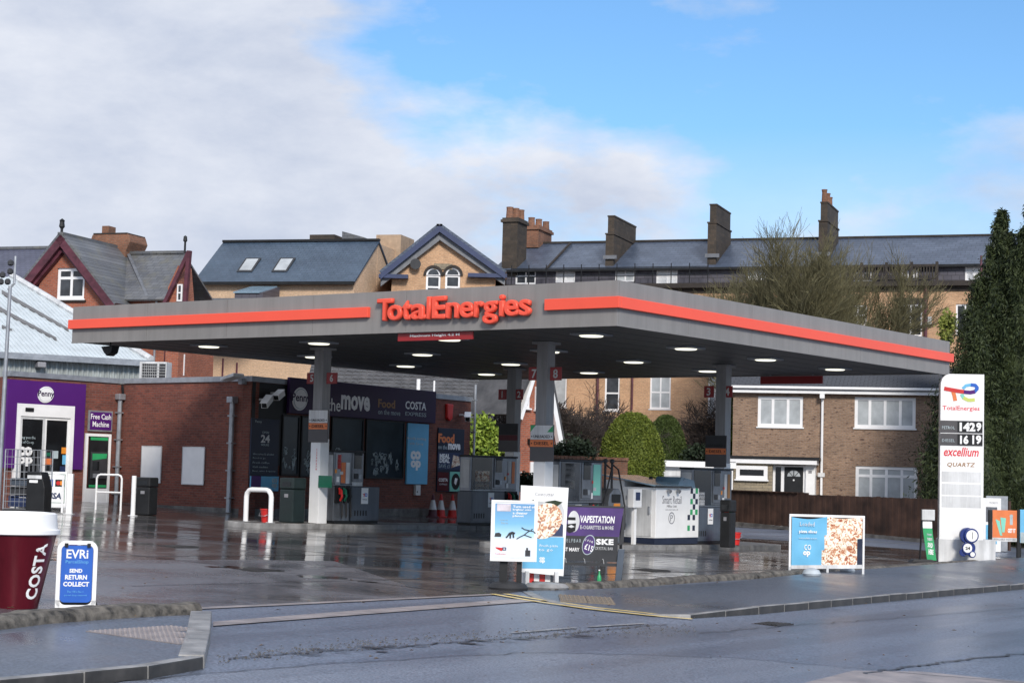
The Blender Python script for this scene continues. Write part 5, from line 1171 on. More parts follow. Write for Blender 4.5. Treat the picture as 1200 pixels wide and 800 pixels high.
P('logo_bar', MB().prism([(a + .11 * W_, b + .23 * H_), (a + .28 * W_, b + .22 * H_), (a + .28 * W_, b + .20 * H_), (a + .24 * W_, b + .165 * H_), (a + .12 * W_, b + .21 * H_)], -.03, -.0268), 'red', s)
P('logo_ring', MB().frame(a + .26 * W_, b + .18 * H_, a + .34 * W_, b + .23 * H_, .014, -.0305, -.0269), 'navy', s)
pt2('TotalEnergies', .10, .11, .33, .13, 'orange', res=1)
P('oil_can', MB().box(a + .75 * W_, -.03, b + .09 * H_, a + .86 * W_, -.0268, b + .19 * H_).box(a + .77 * W_, -.031, b + .19 * H_, a + .81 * W_, -.0269, b + .23 * H_), 'char', s)
# white swing board behind
p_ = G(640, 689.5); f = Fr(p_.x, p_.y + .25, R(8), p_.z); s = T('pavement_sign', 'tall white pavement sign with pizza picture above a pale blue lower half', 'pavement sign', f)
r = f.rect(609, 569, 665, 672); a, b, c, d = r; W_, H_ = c - a, d - b
P('board', MB().prism([(a, b + .1), (a, d), (c, d - .02), (c - .05, b - .03), (a + .05, b + .02)], -.02, .02), 'white', s, bev=.004)
P('blue_half', MB().box(a + .07 * W_, -.025, b + .06 * H_, c - .08 * W_, -.0205, b + .42 * H_), 'blue_poster', s)
P('pizza_picture', MB().prism([(a + W_ * x, b + H_ * z) for x, z in ((.08, .42), (.9, .42), (.92, .72), (.86, .80), (.3, .83), (.08, .76))], -.024, -.0205), 'white_dirty', s)
P('pizza', MB().disc(a + .52 * W_, b + .60 * H_, .22 * H_, -.03, -.0245, 30, sx=.82, tilt=R(-40)), 'pasta', s)
P('crust_shadow', MB().prism([(a + W_ * x, b + H_ * z) for x, z in ((.62, .43), (.9, .43), (.9, .56), (.80, .60))], -.0275, -.0245), 'navy', s)
P('leaf_pattern', MB().prism([(a + W_ * x, b + H_ * z) for x, z in ((.5, .82), (.72, .84), (.88, .82), (.76, .77))], -.0275, -.0245).prism([(a + W_ * x, b + H_ * z) for x, z in ((.06, .80), (.28, .84), (.26, .78))], -.0275, -.0245), 'leaf_dark', s)
TXT('Costcutter', 'grey_text', s, a + .30 * W_, b + .885 * H_, a + .70 * W_, b + .925 * H_, -.0205)
TXT('Fresh pizza', 'white', s, a + .42 * W_, b + .30 * H_, a + .80 * W_, b + .335 * H_, -.0255, res=1); TXT('to go', 'white', s, a + .40 * W_, b + .25 * H_, a + .70 * W_, b + .285 * H_, -.0255, res=1)
TXT('co\nop', 'white', s, a + .42 * W_, b + .12 * H_, a + .54 * W_, b + .19 * H_, -.0255, bold=.05, line=.65)
P('foot', MB().box(a + .1, -.1, 0, a + .16, .1, b + .04).box(c - .2, -.1, 0, c - .14, .1, b + .04), 'white_dirty', s)
ff = Fr(p_.x - .25, p_.y + .35, R(8)); s = T('barrier_foot', 'low red and white striped block beneath the tall white pavement sign', 'barrier block', ff)
for k in range(5): P('stripe', MB().box(.09 * k - .12, 0, .03, .09 * k - .035, .12, .22), 'red' if k % 2 else 'white', s)
P('plate', MB().box(-.16, -.03, 0, .38, .2, .03), 'kerb', s)
s = T('concrete_block', 'pale rounded concrete weight at the foot of the tall white pavement sign', 'weight', gframe(640, 690, 5)); P('block', MB().lathe([(.34, 0), (.36, .04), (.30, .09), (.1, .11)], 20, (0, 0, 0)), 'kerb', s, smooth=True)
# vape banner
p_ = G(716, 684); f = Fr(p_.x, p_.y, R(-2), p_.z)
r = f.rect(655, 594, 731, 657); a, b, c, d = r; W_, H_ = c - a, d - b
s = T('banner_frame', 'purple and charcoal vape shop banner stretched in a dark metal frame', 'banner', f)
a = f.uz(630, 620)[0]; W_ = c - a
P('frame', MB().box(a, -.02, b - .08, c, .02, b - .03).box(a, -.02, d, c, .02, d + .03).box(a, -.02, 0, a + .06, .02, b - .081), 'char', s, kind='stuff')
P('leg', MB().prism([(c - .14, -.02), (c - .03, -.02), (c + .02, b + .22), (c - .09, b + .22)], -.06, .0), 'blue_grey', s, bev=.01)
P('rear_stay', MB().tube([(c - .05, .02, d - .1), (c - .02, .7, .0)], .025, 6), 'char', s)
P('banner_lower', MB().box(a + .02, -.012, b, c - .10, .0, b + H_ * .46), 'char', s)
P('banner_upper', MB().prism([(a + .02, b + H_ * .462), (c - .08, b + H_ * .462), (c - .01, d - .0), (a + .02, d)], -.012, .0), plain('vape_purple', (.075, .035, .17), .4, .25, 1.5), s)
P('side_flap', MB().prism([(c - .075, b + H_ * .3), (c - .0, b + H_ * .35), (c + .02, d), (c - .005, d)], -.014, .002), 'char', s)
def vt(t, x0, y0, x1, y1, m_='white', **k):
    q = f.rect(x0, y0, x1, y1); TXT(t, m_, s, *q, -.0125, **k)
vt('VAPESTATION', 680, 604, 720.5, 612.5, bold=.03, shear=.15); vt('E-CIGARETTES & MORE', 680, 615.5, 719, 620, 'white_dirty', res=1, bold=.02)
vt('ELFBAR', 664, 631, 681, 635, 'chalk', spacing=1.5); vt('LOST MARY', 655, 641, 679, 645.5, bold=.02)
vt('SKE', 698.5, 631, 719, 638, bold=.05, spacing=1.1); vt('CRYSTAL BAR', 697, 640.5, 718.5, 644, 'white_dirty', res=1)
q = f.rect(682, 626, 697.5, 650); P('price_disc', MB().disc((q[0] + q[2]) / 2, (q[1] + q[3]) / 2, (q[3] - q[1]) / 2, -.016, -.0125, 30, sx=.62, tilt=R(-14)), 'chalk', s)
P('price_face', MB().disc((q[0] + q[2]) / 2, (q[1] + q[3]) / 2, (q[3] - q[1]) / 2 * .92, -.019, -.0165, 30, sx=.60, tilt=R(-14)), plain('vape_purple', (.075, .035, .17)), s)
q = f.rect(685, 631, 695, 636); TXT('2 FOR', 'white', s, *q, -.0195, rot=R(-20), res=1); q = f.rect(684.5, 637, 695.5, 646); TXT('£15', 'white', s, *q, -.0195, rot=R(-16), bold=.02)
q = f.rect(664, 598, 678, 623); u_, z_ = (q[0] + q[2]) / 2, (q[1] + q[3]) / 2; h_ = (q[3] - q[1]) / 2
P('bearded_face_mark', MB().disc(u_ + .02, z_, h_, -.015, -.0125, 22, sx=.55), 'white_dirty', s)
P('face_detail', MB().box(u_ - .1, -.018, z_ + .02, u_ + .05, -.0155, z_ + .07).prism([(u_ - .10, z_ - .05), (u_ + .06, z_ - .03), (u_ + .05, z_ - .16), (u_ - .05, z_ - .2), (u_ - .1, z_ - .16)], -.018, -.0155), 'black', s)
P('moustache', MB().prism([(u_ - .08, z_ - .09), (u_ - .02, z_ - .06), (u_ + .04, z_ - .09), (u_ - .02, z_ - .11)], -.021, -.0185), 'white_dirty', s)
for k in range(4): q = a + .5 + k * .32; P('cable_tie', MB().tube([(q, -.022, b - .04), (q - .01, -.024, b + .03), (q - .03, -.022, b + .04)], .005, 4), 'white_dirty', s)
# small green bottle in the edging
s = T('green_bottle', 'small green plastic bottle standing by the rough kerb', 'bottle', gframe(702, 684.5)); P('body', MB().lathe([(.035, .0), (.038, .10), (.03, .14), (.012, .18), (.012, .23)], 12), 'green_sign', s, smooth=True); P('cap', MB().cyl((0, 0, .23), (0, 0, .25), .016, n=10), 'white', s)
# co op / pizza frame on the right
fa, fb_ = G(926.5, 673), G(1012, 668); f = Fr(fa.x, fa.y, math.atan2(fb_.y - fa.y, fb_.x - fa.x) + R(0), fa.z)
f = Fr(fa.x, fa.y, R(-1), fa.z); r = f.rect(924.5, 603, 1013, 665); a, b, c, d = r; W_, H_ = c - a, d - b
s = T('banner_frame', 'white framed wide board, sky blue left half and pizza picture on the right', 'banner', f)
zg = lambda u: gz(f.w(u, 0).x, f.w(u, 0).y) - f.o.z
P('frame', MB().box(a, -.03, d - .05, c, .03, d).box(a, -.03, b, a + .04, .03, d - .05).box(c - .04, -.03, b, c, .03, d - .05), 'white', s, bev=.006)
for u in (a, (a + c) / 2, c - .045): P('leg', MB().box(u, -.028, zg(u), u + .045, .028, b + .05), 'white_dirty', s)
# sagging sheet
nx, nz = 28, 14; vs = []
for j in range(nz + 1):
    for i in range(nx + 1):
        u = i / nx; v = j / nz; sag = .10 * abs(math.sin(u * math.pi * 2)) * v * v * .45 ; wr = .012 * math.sin(u * 16 + v * 7) * (1 - v) + .010 * math.sin(u * 5 - v * 9)
        vs.append((a + .05 + u * (W_ - .10), -.035 + wr, b - .04 + .05 * u + (H_ - .02) * v - sag))
fs_ = [(j * (nx + 1) + i, j * (nx + 1) + i + 1, (j + 1) * (nx + 1) + i + 1, (j + 1) * (nx + 1) + i) for j in range(nz) for i in range(nx)]
hx = nx // 2 - 1
def sub(cond, name, mat_, dy=0):
    ids = [q for q in fs_ if cond((q[0] % (nx + 1)), q[0] // (nx + 1))]; used = sorted({k for q in ids for k in q}); mp_ = {k: i for i, k in enumerate(used)}; mb = MB()
    mb.v = [vs[k] for k in used]; mb.f = [tuple(mp_[k] for k in q) for q in ids]; return P(name, mb, mat_, s, smooth=True)
edge = lambda j: 12 + (2 if j > 8 else (1 if j > 4 else 0))
sub(lambda i, j: i < edge(j) and 0 < j, 'blue_sheet', 'blue_poster'); sub(lambda i, j: i >= edge(j) and (j < 13 and j > 0) and not (i > 25 and j < 8), 'pizza_sheet', 'pizza')
sub(lambda i, j: i > 25 and 0 < j < 8, 'dark_corner', 'navy_print'); sub(lambda i, j: j == 0, 'pale_hem', 'white_dirty'); sub(lambda i, j: j == 13 and i >= edge(j), 'pink_edge', 'pizza')
def ct(t, x0, y0, x1, y1, m_='white', **k): q = f.rect(x0, y0, x1, y1); TXT(t, m_, s, *q, -.062, **k)
ct('Loaded', 937, 611, 954, 616, 'white_dirty', res=1); ct('pizza slices', 936, 620.5, 957, 625, bold=.03, res=1); ct('now available in store', 936, 629, 957, 631, 'white_dirty', res=1)
ct('co', 942, 637.5, 950, 644); ct('op', 940.5, 645, 949, 652, bold=.05)
for (px, py, w_) in ((951, 674, .30), (993, 670, .26)):
    ff = gframe(px, py, 0, .09); tag(P('sandbag', MB().lathe([(w_ * .55, 0), (w_ * .62, .04), (w_ * .5, .11), (w_ * .2, .145), (.02, .15)], 16), 'bag', None, ff, smooth=True), 'pale grey sandbag under the %s of the wide pizza board' % ('left half' if px < 970 else 'right half'), 'sandbag', 'sandbags weighing down the board')
ff = gframe(985, 666, 0); s = T('blue_crate', 'blue plastic box standing behind the legs of the wide pizza board', 'box', ff)
P('body', MB().prism([(-.2, 0), (.2, 0), (.22, .24), (-.22, .24)], -.12, .12), 'blue_sign', s, bev=.01); P('rim', MB().frame(-.24, .2, .24, .25, .03, -.14, .14), 'navy', s)
# green flag sign
ff = gframe(1078, 659, 0); s = T('flag_sign', 'green flag sign reading sold here on a dark pole with a white box on top', 'flag sign', ff)
r = ff.rect(1079.5, 610.5, 1095.5, 656)
P('base', MB().prism([(-.28, 0), (.38, 0), (.30, .09), (-.2, .09)], -.2, .2), 'rubber', s, bev=.02); P('pole', MB().tube([(0, 0, .08), (.04, 0, r[3] + .02)], .025, 8), 'black', s)
P('arm', MB().box(.03, -.015, r[3] - .0, r[2], .015, r[3] + .02), 'black', s)
P('white_box', MB().box(.03, -.06, r[3] + .03, .36, .06, r[3] + .3), 'white_dirty', s, bev=.01)
a, b, c, d = r; H_ = d - b
sk = lambda x, z: (x + (1 - (z - b) / H_) * .12 + .015 * math.sin(z * 6), z)
def flag(z0, z1, m_, name):
    P(name, MB().prism([sk(a + .03, b + z0 * H_), sk(c - .08, b + z0 * H_), sk(c - .08, b + z1 * H_), sk(a + .03, b + z1 * H_)], -.008, .004), m_, s)
flag(0, .70, 'green_sign', 'green_sheet'); flag(.702, .82, 'green_sign', 'green_band'); flag(.822, 1, 'white', 'white_header')
for t_, z0, z1, m_ in (('THANKS', .63, .69, 'chalk'), ('TICKETS', .50, .58, 'white_dirty'), ('SOLD', .32, .46, 'white'), ('HERE', .14, .29, 'white')):
    TXT(t_, m_, s, a + .1 + (1 - z0) * .10, b + z0 * H_, c - .12 + (1 - z0) * .10, b + z1 * H_, -.0085, bold=.05, rot=R(-2), res=1)
# price pylon
pl = G(1101, 655, .06); f = Fr(pl.x, pl.y, R(-8), pl.z)
r = f.rect(1101, 438.5, 1152, 655); a, b, c, d = r; W_, H_ = c - a, d
f.rect
s = T('price_pylon', 'tall white petrol price pylon with brand emblem and lit fuel prices', 'price sign', f)
P('base', MB().box(a - .02, -.15, -.1, f.uz(1166, 640)[0], .62, f.uz(1130, 631.5)[1]), 'white_dirty', s, bev=.01)
P('tower', MB().prism([(a, .2), (c, .2), (c, H_), (a + .22, H_), (a + .12, H_ - .04), (a + .04, H_ - .13), (a, H_ - .26)], -.10, .38), 'white', s, bev=.006)
zz_ = lambda py: f.uz(1125, py, -.1)[1]
for y0, y1, m_ in ((492.8, 507, 'price_grey'), (508, 522, 'price_grey')):
    q = f.rect(1101.8, y0, 1151.5, y1, -.1); pp = P('price_panel', MB().box(q[0], -.112, q[1], q[2], -.1005, q[3]), m_, s)
    q = f.rect(1122, y0 + .8, 1151, y1 - .8, -.11); P('digit_display', MB().box(q[0], -.118, q[1], q[2], -.1125, q[3]), 'black', pp)
for t_, x0, x1, y0, y1 in (('142', 1124.5, 1143, 494.8, 505.2), ('9', 1144, 1150, 494.8, 505.2), ('16', 1125, 1135, 509.7, 520.2), ('1', 1139.5, 1141.5, 509.7, 520.2), ('9', 1143.5, 1150, 509.7, 520.2)):
    q = f.rect(x0, y0, x1, y1, -.118); TXT(t_, 'white', s, *q, -.1185, bold=.05, name='price_digits')
q = f.rect(1104, 499, 1119, 502.5, -.11); TXT('PETROL', 'chalk', s, *q, -.1125, res=1); q = f.rect(1104, 514, 1119, 517.5, -.11); TXT('DIESEL', 'chalk', s, *q, -.1125, res=1)
q = f.rect(1106, 524, 1147, 534.5, -.1); TXT('excellium', 'red_text', s, *q, -.1035, bold=.02, shear=.25)
q = f.rect(1110, 541.8, 1143, 547.5, -.1); TXT('QUARTZ', 'brown_text', s, *q, -.1035, bold=.02, shear=.2, spacing=1.1)
q = f.rect(1104.5, 474, 1147.5, 482, -.1)
q = f.rect(1104, 476 - 4, 1147, 482 - 4, -.1)
TXT('TotalEnergies', 'red_text', s, f.uz(1104.5, 480, -.1)[0], zz_(482), f.uz(1148, 480, -.1)[0], zz_(475.5), -.1015, bold=.01)
for y0, y1 in ((523, 536.5), (537.5, 551), (552, 565), (566.5, 580), (581, 595)):
    q = f.rect(1103.5, y0, 1149.5, y1, -.1); P('slot_panel', MB().box(q[0], -.103, q[1] + .01, q[2], -.1005, q[3] - .01), 'white' if y0 < 550 else 'white_dirty', s, bev=.002)
q = f.rect(1102.5, 596, 1151, 630, -.1); P('slot_panel', MB().box(q[0], -.103, q[1], q[2], -.1005, q[3]), 'white', s)
# emblem: a red to blue ribbon with a rainbow crescent
eu = lambda px: f.uz(px, 455, -.1)[0]
def ribbon(pts, w, mat_, name, yy):
    mb = MB(); pp_ = [(eu(x), zz_(y)) for x, y in pts]
    for i in range(len(pp_) - 1):
        (x0, z0), (x1, z1) = pp_[i], pp_[i + 1]; L_ = math.hypot(x1 - x0, z1 - z0); nx_, nz_ = -(z1 - z0) / L_ * w / 2, (x1 - x0) / L_ * w / 2
        ex_, ez_ = (x1 - x0) / L_ * w * .12, (z1 - z0) / L_ * w * .12
        mb.prism([(x0 - nx_ - ex_, z0 - nz_ - ez_), (x1 - nx_ + ex_, z1 - nz_ + ez_), (x1 + nx_ + ex_, z1 + nz_ + ez_), (x0 + nx_ - ex_, z0 + nz_ - ez_)], yy - .004 - .0003 * i, yy)
    return P(name, mb, mat_, s)
for pts, w, m_, nm, yy in (([(1107, 455.5), (1113, 456.5), (1121, 457.8), (1130, 459)], .105, 'red', 'red_ribbon', -.106), ([(1117, 459), (1118.5, 464), (1119.5, 469)], .10, 'orange_print', 'orange_tail', -.104),
                           ([(1130, 459), (1137, 459.5), (1142, 458.5)], .10, 'purple', 'violet_ribbon', -.107), ([(1142, 458.5), (1145.5, 454.5), (1143, 451), (1138, 450.5)], .09, 'blue_sign', 'blue_ribbon', -.106),
                           ([(1138, 450.5), (1132, 451.5), (1128.5, 455)], .08, 'blue_poster', 'sky_ribbon', -.105), ([(1127, 462), (1129.5, 466)], .09, 'mint', 'mint_ribbon', -.104), ([(1129.5, 466), (1135, 468.5), (1142, 468)], .09, plain('lime_print', (.55, .62, .15), .4, .05), 'lime_ribbon', -.105)):
    ribbon(pts, w, m_, nm, yy)
P('side_panel', MB().box(c + .001, -.09, .5, c + .004, .37, H_ - .02), 'white_dirty', s)
# stacked discs sign
_q = f.w(f.uz(1134, 650, -.55)[0], -.55); ff = Fr(_q.x, _q.y, R(4)); s = T('tyre_pressure_sign', 'blue sign of stacked round discs with white dials at the foot of the price pylon', 'dial sign', ff)
P('base', MB().lathe([(.26, 0), (.28, .03), (.2, .07), (.08, .09)], 20), 'rubber', s, smooth=True)
z_of = lambda py: ff.uz(1134, py)[1]; u_of = lambda px: ff.uz(px, 640)[0]
for px, py, rp_, y0, y1 in ((1133.5, 627, 8.6, -.02, .08), (1137.5, 627.2, 8.2, -.07, -.02), (1135, 642, 7.5, -.03, .07), (1137.5, 641.5, 6.6, .071, .10), (1129, 647, 4.5, .0, .05), (1139, 649, 3.9, -.05, .03)):
    P('blue_disc', MB().disc(u_of(px), z_of(py), rp_ * 50.9 / FPX, y0, y1, 30), plain('dial_blue', (.012, .03, .17), .25, .1), s, bev=.01)
for px, py, rp_, y0 in ((1137.8, 627.2, 6.3, -.074), (1133.5, 641.8, 5.0, -.036), (1139, 649, 2.6, -.056)):
    P('white_dial', MB().disc(u_of(px), z_of(py), rp_ * 50.9 / FPX, y0 - .006, y0, 30), 'white', s)
TXT('24', 'black', s, u_of(1130.8), z_of(643.8), u_of(1136.3), z_of(640), -.0425, bold=.04); P('needle', MB().box(u_of(1138), -.084, z_of(631), u_of(1138.6), -.081, z_of(623)), 'char', s)
# orange banner and blue banner at the right edge
ff = gframe(1160, 657, 4); r = ff.rect(1163, 597.5, 1191.5, 634); a, b, c, d = r; s = T('banner_frame', 'orange banner with drinks picture between dark posts right of the price pylon', 'banner', ff)
P('post', MB().box(-.05, -.04, 0, .05, .04, d), 'black', s, bev=.005); u2_ = ff.uz(1191.5, 640)[0]
P('post', MB().box(u2_, -.04, -.12, u2_ + .08, .04, d + .02), 'black', s, bev=.005)
P('sheet', MB().box(a, -.01, b + .1, c, .002, d), 'orange_print', s); P('hem', MB().box(a - .01, -.012, b, c + .01, .004, b + .1), 'white_dirty', s)
P('carrot_shape', MB().prism([(a + .08, d - .25), (a + .2, d - .3), (a + .28, b + .16), (a + .22, b + .16)], -.014, -.0105), 'mint', s); P('cup_shape', MB().prism([(a + .22, d - .2), (a + .38, d - .22), (a + .34, b + .25), (a + .27, b + .25)], -.018, -.0145), 'mint', s)
P('figure_mark', MB().disc(c - .16, d - .16, .05, -.014, -.0105, 14).box(c - .2, -.014, d - .4, c - .12, -.0105, d - .2), 'chalk', s, kind='stuff')
TXT('GET IT', 'white', s, c - .26, b + .24, c - .04, b + .36, -.0105, bold=.05)
TXT('AVAILABLE INSTORE', 'grey_text', s, a + .03, b + .03, c - .03, b + .08, -.0125, res=1)
ff2 = gframe(1197, 656, 4); s = T('banner_frame', 'pale blue banner cut off by the right picture edge', 'banner', ff2); q = ff2.rect(1195, 597, 1230, 636)
P('sheet', MB().box(q[0], -.01, q[1], q[2], .002, q[3]), 'blue_poster', s); P('post', MB().box(q[0] - .01, .005, 0, q[0] + .05, .06, q[3]), 'black', s); P('post', MB().box(q[2] - .03, .005, 0, q[2] + .03, .06, q[3]), 'black', s)
P('pale_strip', MB().box(q[0] + .02, -.014, q[1], q[2], -.0105, q[1] + .3), 'chalk', s)
pk = G(1156, 648); ff = Fr(pk.x + .1, pk.y + 1.4, R(-14)); s = T('ticket_machine', 'white and grey kiosk cabinet behind the price pylon', 'kiosk', ff)
q = ff.rect(1155.5, 583.5, 1173, 640); P('body', MB().box(q[0] - .1, 0, 0, q[2], .6, q[3]), 'white', s, bev=.01); P('rear_case', MB().box(q[0], .61, 0, q[2] + .22, 1.0, q[3] + .07), 'galv', s, bev=.01)
P('recess', MB().box(q[0], -.008, q[3] - .75, q[2] - .12, -.001, q[3] - .28), 'steel', s); P('front_panel', MB().box(q[0], -.010, .25, q[2] - .12, -.001, .85), 'blue_poster', s)
TXT('TICKETS', 'grey_text', s, q[0] + .1, q[3] - .17, q[2] - .1, q[3] - .12, -.001, res=1)
# cones by the wall
for px, py, m_ in ((494.5, 600, 1), (504, 601, 0), (517.5, 601, 0)):
    pc = s2.w(s2.uz(px, 595)[0], -.42); ff = Fr(pc.x, pc.y, 0); 
    s = T('traffic_cone', ['', ''][0] + {494.5: 'dirty dark traffic cone, the left of three by the wall', 504: 'red and white traffic cone between two others by the wall', 517.5: 'red and white traffic cone below the food poster, right of three'}[px], 'traffic cone', ff, 'traffic cones by the shop wall')
    pc_ = {1: 'maroon', 0: 'red'}[m_]
    k_ = 1.0
    P('base', MB().prism(rrect(-.2, -.2, .2, .2, .04), 0, .035, 'xy'), pc_, s)
    P('lower_cone', MB().lathe([(.155, .035), (.125, .25), (.12, .25)], 18), pc_, s, smooth=True); P('sleeve', MB().lathe([(.128, .252), (.062, .56), (.06, .56)], 18), 'white_dirty', s, smooth=True); P('tip', MB().lathe([(.062, .562), (.03, .75), (.02, .76)], 18), pc_, s, smooth=True)
# lamp post at the far left
pm = at_y(4.5, 440, 42); ff = Fr(pm.x, 42, 0); zt_ = at_y(12, 300, 42).z - ff.o.z
s = T('lamp_post', 'galvanised lamp post with two small spotlights cut by the left picture edge', 'lamp post', ff)
P('pole', MB().cyl((0, 0, 0), (.05, 0, at_y(10, 335, 42).z - ff.o.z), .055, .04, 12), 'galv', s, smooth=True)
P('arm', MB().tube([(.0, 0, at_y(10, 340, 42).z - ff.o.z), (.14, 0, at_y(10, 332, 42).z - ff.o.z), (.14, 0, zt_)], .03, 8), 'galv', s)
for (px, py) in ((12.5, 308), (12, 318), (3, 322), (9, 330), (1, 330)):
    q = at_y(px, py, 42); P('fitting', MB().lathe([(.03, -.07), (.07, -.04), (.07, .03), (.03, .07)], 10, (q.x - ff.o.x, 0, q.z - ff.o.z)), 'char', s)

# ================================================================ BUILDINGS BEHIND
def roof_pitch(mb, u0, u1, v0, z0, v1, z1, t=.08):
    """one slope from the eave (v0,z0) up to the ridge (v1,z1)"""
    if v1 > v0: q = [(u0, v0, z0), (u1, v0, z0), (u1, v1, z1), (u0, v1, z1)]
    else: q = [(u1, v0, z0), (u0, v0, z0), (u0, v1, z1), (u1, v1, z1)]
    mb.slab(q, t); return mb
def house(name, label, f, L_, D, zt, ridge, wallm, roofm, holes=(), cat='house', over=.25, gables=True, zb=-1.5, eave_ov=.3):
    s = T(name, label, cat, f); P('wall', shell(0, L_, zb, zt, D, list(holes)), wallm, s)
    if ridge is not None:
        k = (ridge - zt) / (D / 2)
        if gables: P('gable_wall', MB().prism([(0, zt), (D, zt), (D / 2, ridge - .05)], 0.002, .2, 'yz').prism([(0, zt), (D, zt), (D / 2, ridge - .05)], L_ - .2, L_ - .002, 'yz'), wallm, s)
        m = MB(); roof_pitch(m, -over, L_ + over, -eave_ov, zt - k * eave_ov, D / 2, ridge); roof_pitch(m, -over, L_ + over, D + eave_ov, zt - k * eave_ov, D / 2, ridge)
        P('roof', m, roofm, s, kind=None)
        P('ridge_tiles', MB().box(-over, D / 2 - .12, ridge - .05, L_ + over, D / 2 + .12, ridge + .04), 'slate_moss', s)
    return s
def chimney(parent, f, px0, px1, y0, y1, off, depth, mat, pots=(), cap=True, zlow=None, name='chimney', potm='brick_garden', capw=.1):
    a, zb_, b, zt_ = f.rect(px0, y0, px1, y1, off); zb_ = zlow if zlow is not None else zb_
    c = P(name, MB().box(a, off, zb_, b, off + depth, zt_ - .25), mat, parent, f)
    if cap: P('chimney_cap', MB().box(a - capw, off - capw, zt_ - .248, b + capw, off + depth + capw, zt_ - .10).box(a - capw * .3, off - capw * .3, zt_ - .102, b + capw * .3, off + depth + capw * .3, zt_), mat, c, f)
    for k, (t, v, h) in enumerate(pots):
        u = a + (b - a) * t; P('chimney_pot', MB().lathe([(.22, zt_), (.19, zt_ + h * .8), (.21, zt_ + h), (.14, zt_ + h - .02)], 10, (u, off + v, 0)), potm, c, f)
    return c

# ---- the long terrace
tf = FRpx(600, 100, 1170, 91.5)
tp = lambda px, py, off=0: tf.uz(px, py, off)
TU1 = tp(1330, 300)[0]; TU0 = tp(572, 300)[0] + .0
z_eave = tp(760, 312.5)[1]; z_ridge = tp(760, 281, 4.5)[1]; z_par = tp(1060, 330)[1]
ter = T('terrace_building', 'long tan brick terrace with blue slate roof and tall soot dark chimneys', 'terrace', tf)
holes = []
wn_ = []
for a, b, c, d, cols, rows, g in ((994, 357, 1016, 381, 2, 2, 'glass'), (1053, 356, 1081, 394, 2, 1, 'glass'), (708.5, 440, 726, 481, 1, 2, 'glass'), (761.5, 440, 786, 479, 2, 2, 'glass_net'), (647, 440, 664, 477, 1, 1, 'glass_net'), (829.5, 440, 839, 488, 1, 2, 'glass_net'), (820, 350, 838, 362, 2, 1, 'glass_net'), (905, 440, 922, 480, 1, 2, 'glass'), (1120, 356, 1142, 392, 2, 1, 'glass'), (1190, 356, 1212, 392, 2, 2, 'glass'), (1260, 354, 1284, 392, 2, 1, 'glass_net'), (1190, 436, 1214, 478, 2, 2, 'glass_net'), (1262, 434, 1288, 478, 2, 2, 'glass')):
    holes.append(tf.rect(a, b, c, d)); wn_.append((holes[-1], cols, rows, g))
P('wall', shell(TU0, TU1, -1.5, z_par - .25, 9, holes), 'brick_tan', ter)
for r, c, w_, g in wn_: window(ter, r, c, w_, .06, .09, 'pvc', g)
P('lintel', MB().box(holes[1][0] - .1, -.03, holes[1][3], holes[1][2] + .1, -.001, holes[1][3] + .3), 'wood_dark', ter)
P('lintel', MB().box(holes[0][0] - .25, -.03, holes[0][1] - .1, holes[0][0] - .01, -.001, holes[0][3] + .25), 'wood_dark', ter)
# cornice, parapet, hung slate storey set back
P('cornice', MB().box(TU0, -.35, z_par - .25, TU1, .2, z_par), 'wood_dark', ter); P('frieze', MB().box(TU0, -.06, z_par - .5, TU1, -.001, z_par - .252), 'stone_stack', ter)
mh = []
for a, b, c, d, g in ((604, 314, 628, 333, 'glass'), (651, 314.5, 674, 331, 'glass_white'), (721, 313.5, 744, 330, 'glass_net'), (769, 313.5, 794, 334, 'glass_white'), (876, 313, 898, 328, 'glass_net'), (1000, 309, 1022, 330, 'glass'), (1056, 309, 1076, 328, 'glass_white'), (1131, 307, 1151, 330, 'glass_white'), (945, 312, 958, 328, 'glass_net'), (1205, 306, 1226, 329, 'glass'), (1272, 305, 1294, 328, 'glass_net')):
    mh.append((tf.rect(a, b, c, d, .8), g))
mb = wall_holes(MB(), TU0, TU1, z_par, z_eave, [m[0] for m in mh], .8, .1); P('hung_slate_storey', mb, 'slate_wall', ter)
for r, g in mh: window(ter, r, 2, 2, .85, .09, 'pvc', g, sill=False)
m = MB(); roof_pitch(m, TU0 + .1, TU1, .5, z_eave - .0, 5.2, z_ridge); roof_pitch(m, TU0 + .1, TU1, 10, z_eave, 5.2, z_ridge); P('roof', m, 'slate', ter)
P('eaves_board', MB().box(TU0 + .1, .46, z_eave - .14, TU1, .62, z_eave - .01), 'black', ter); P('ridge_tiles', MB().box(TU0 + .1, 5.05, z_ridge - .04, TU1, 5.35, z_ridge + .07), 'wood_dark', ter)
for px0, px1, y0, y1, off, dep, pots in ((588.5, 606, 255, 323, .7, 1.6, [(.35, .25, .62), (.55, .75, .62), (.7, 1.25, .6)]), (615, 631, 264, 290, 4.2, 2.4, [(.3, .4, .5), (.55, 1.1, .5), (.8, 1.8, .45)])):
    chimney(ter, tf, px0, px1, y0, y1, off, dep, 'stone_stack' if px0 < 600 else 'brick_garden', pots, potm='brick_garden')
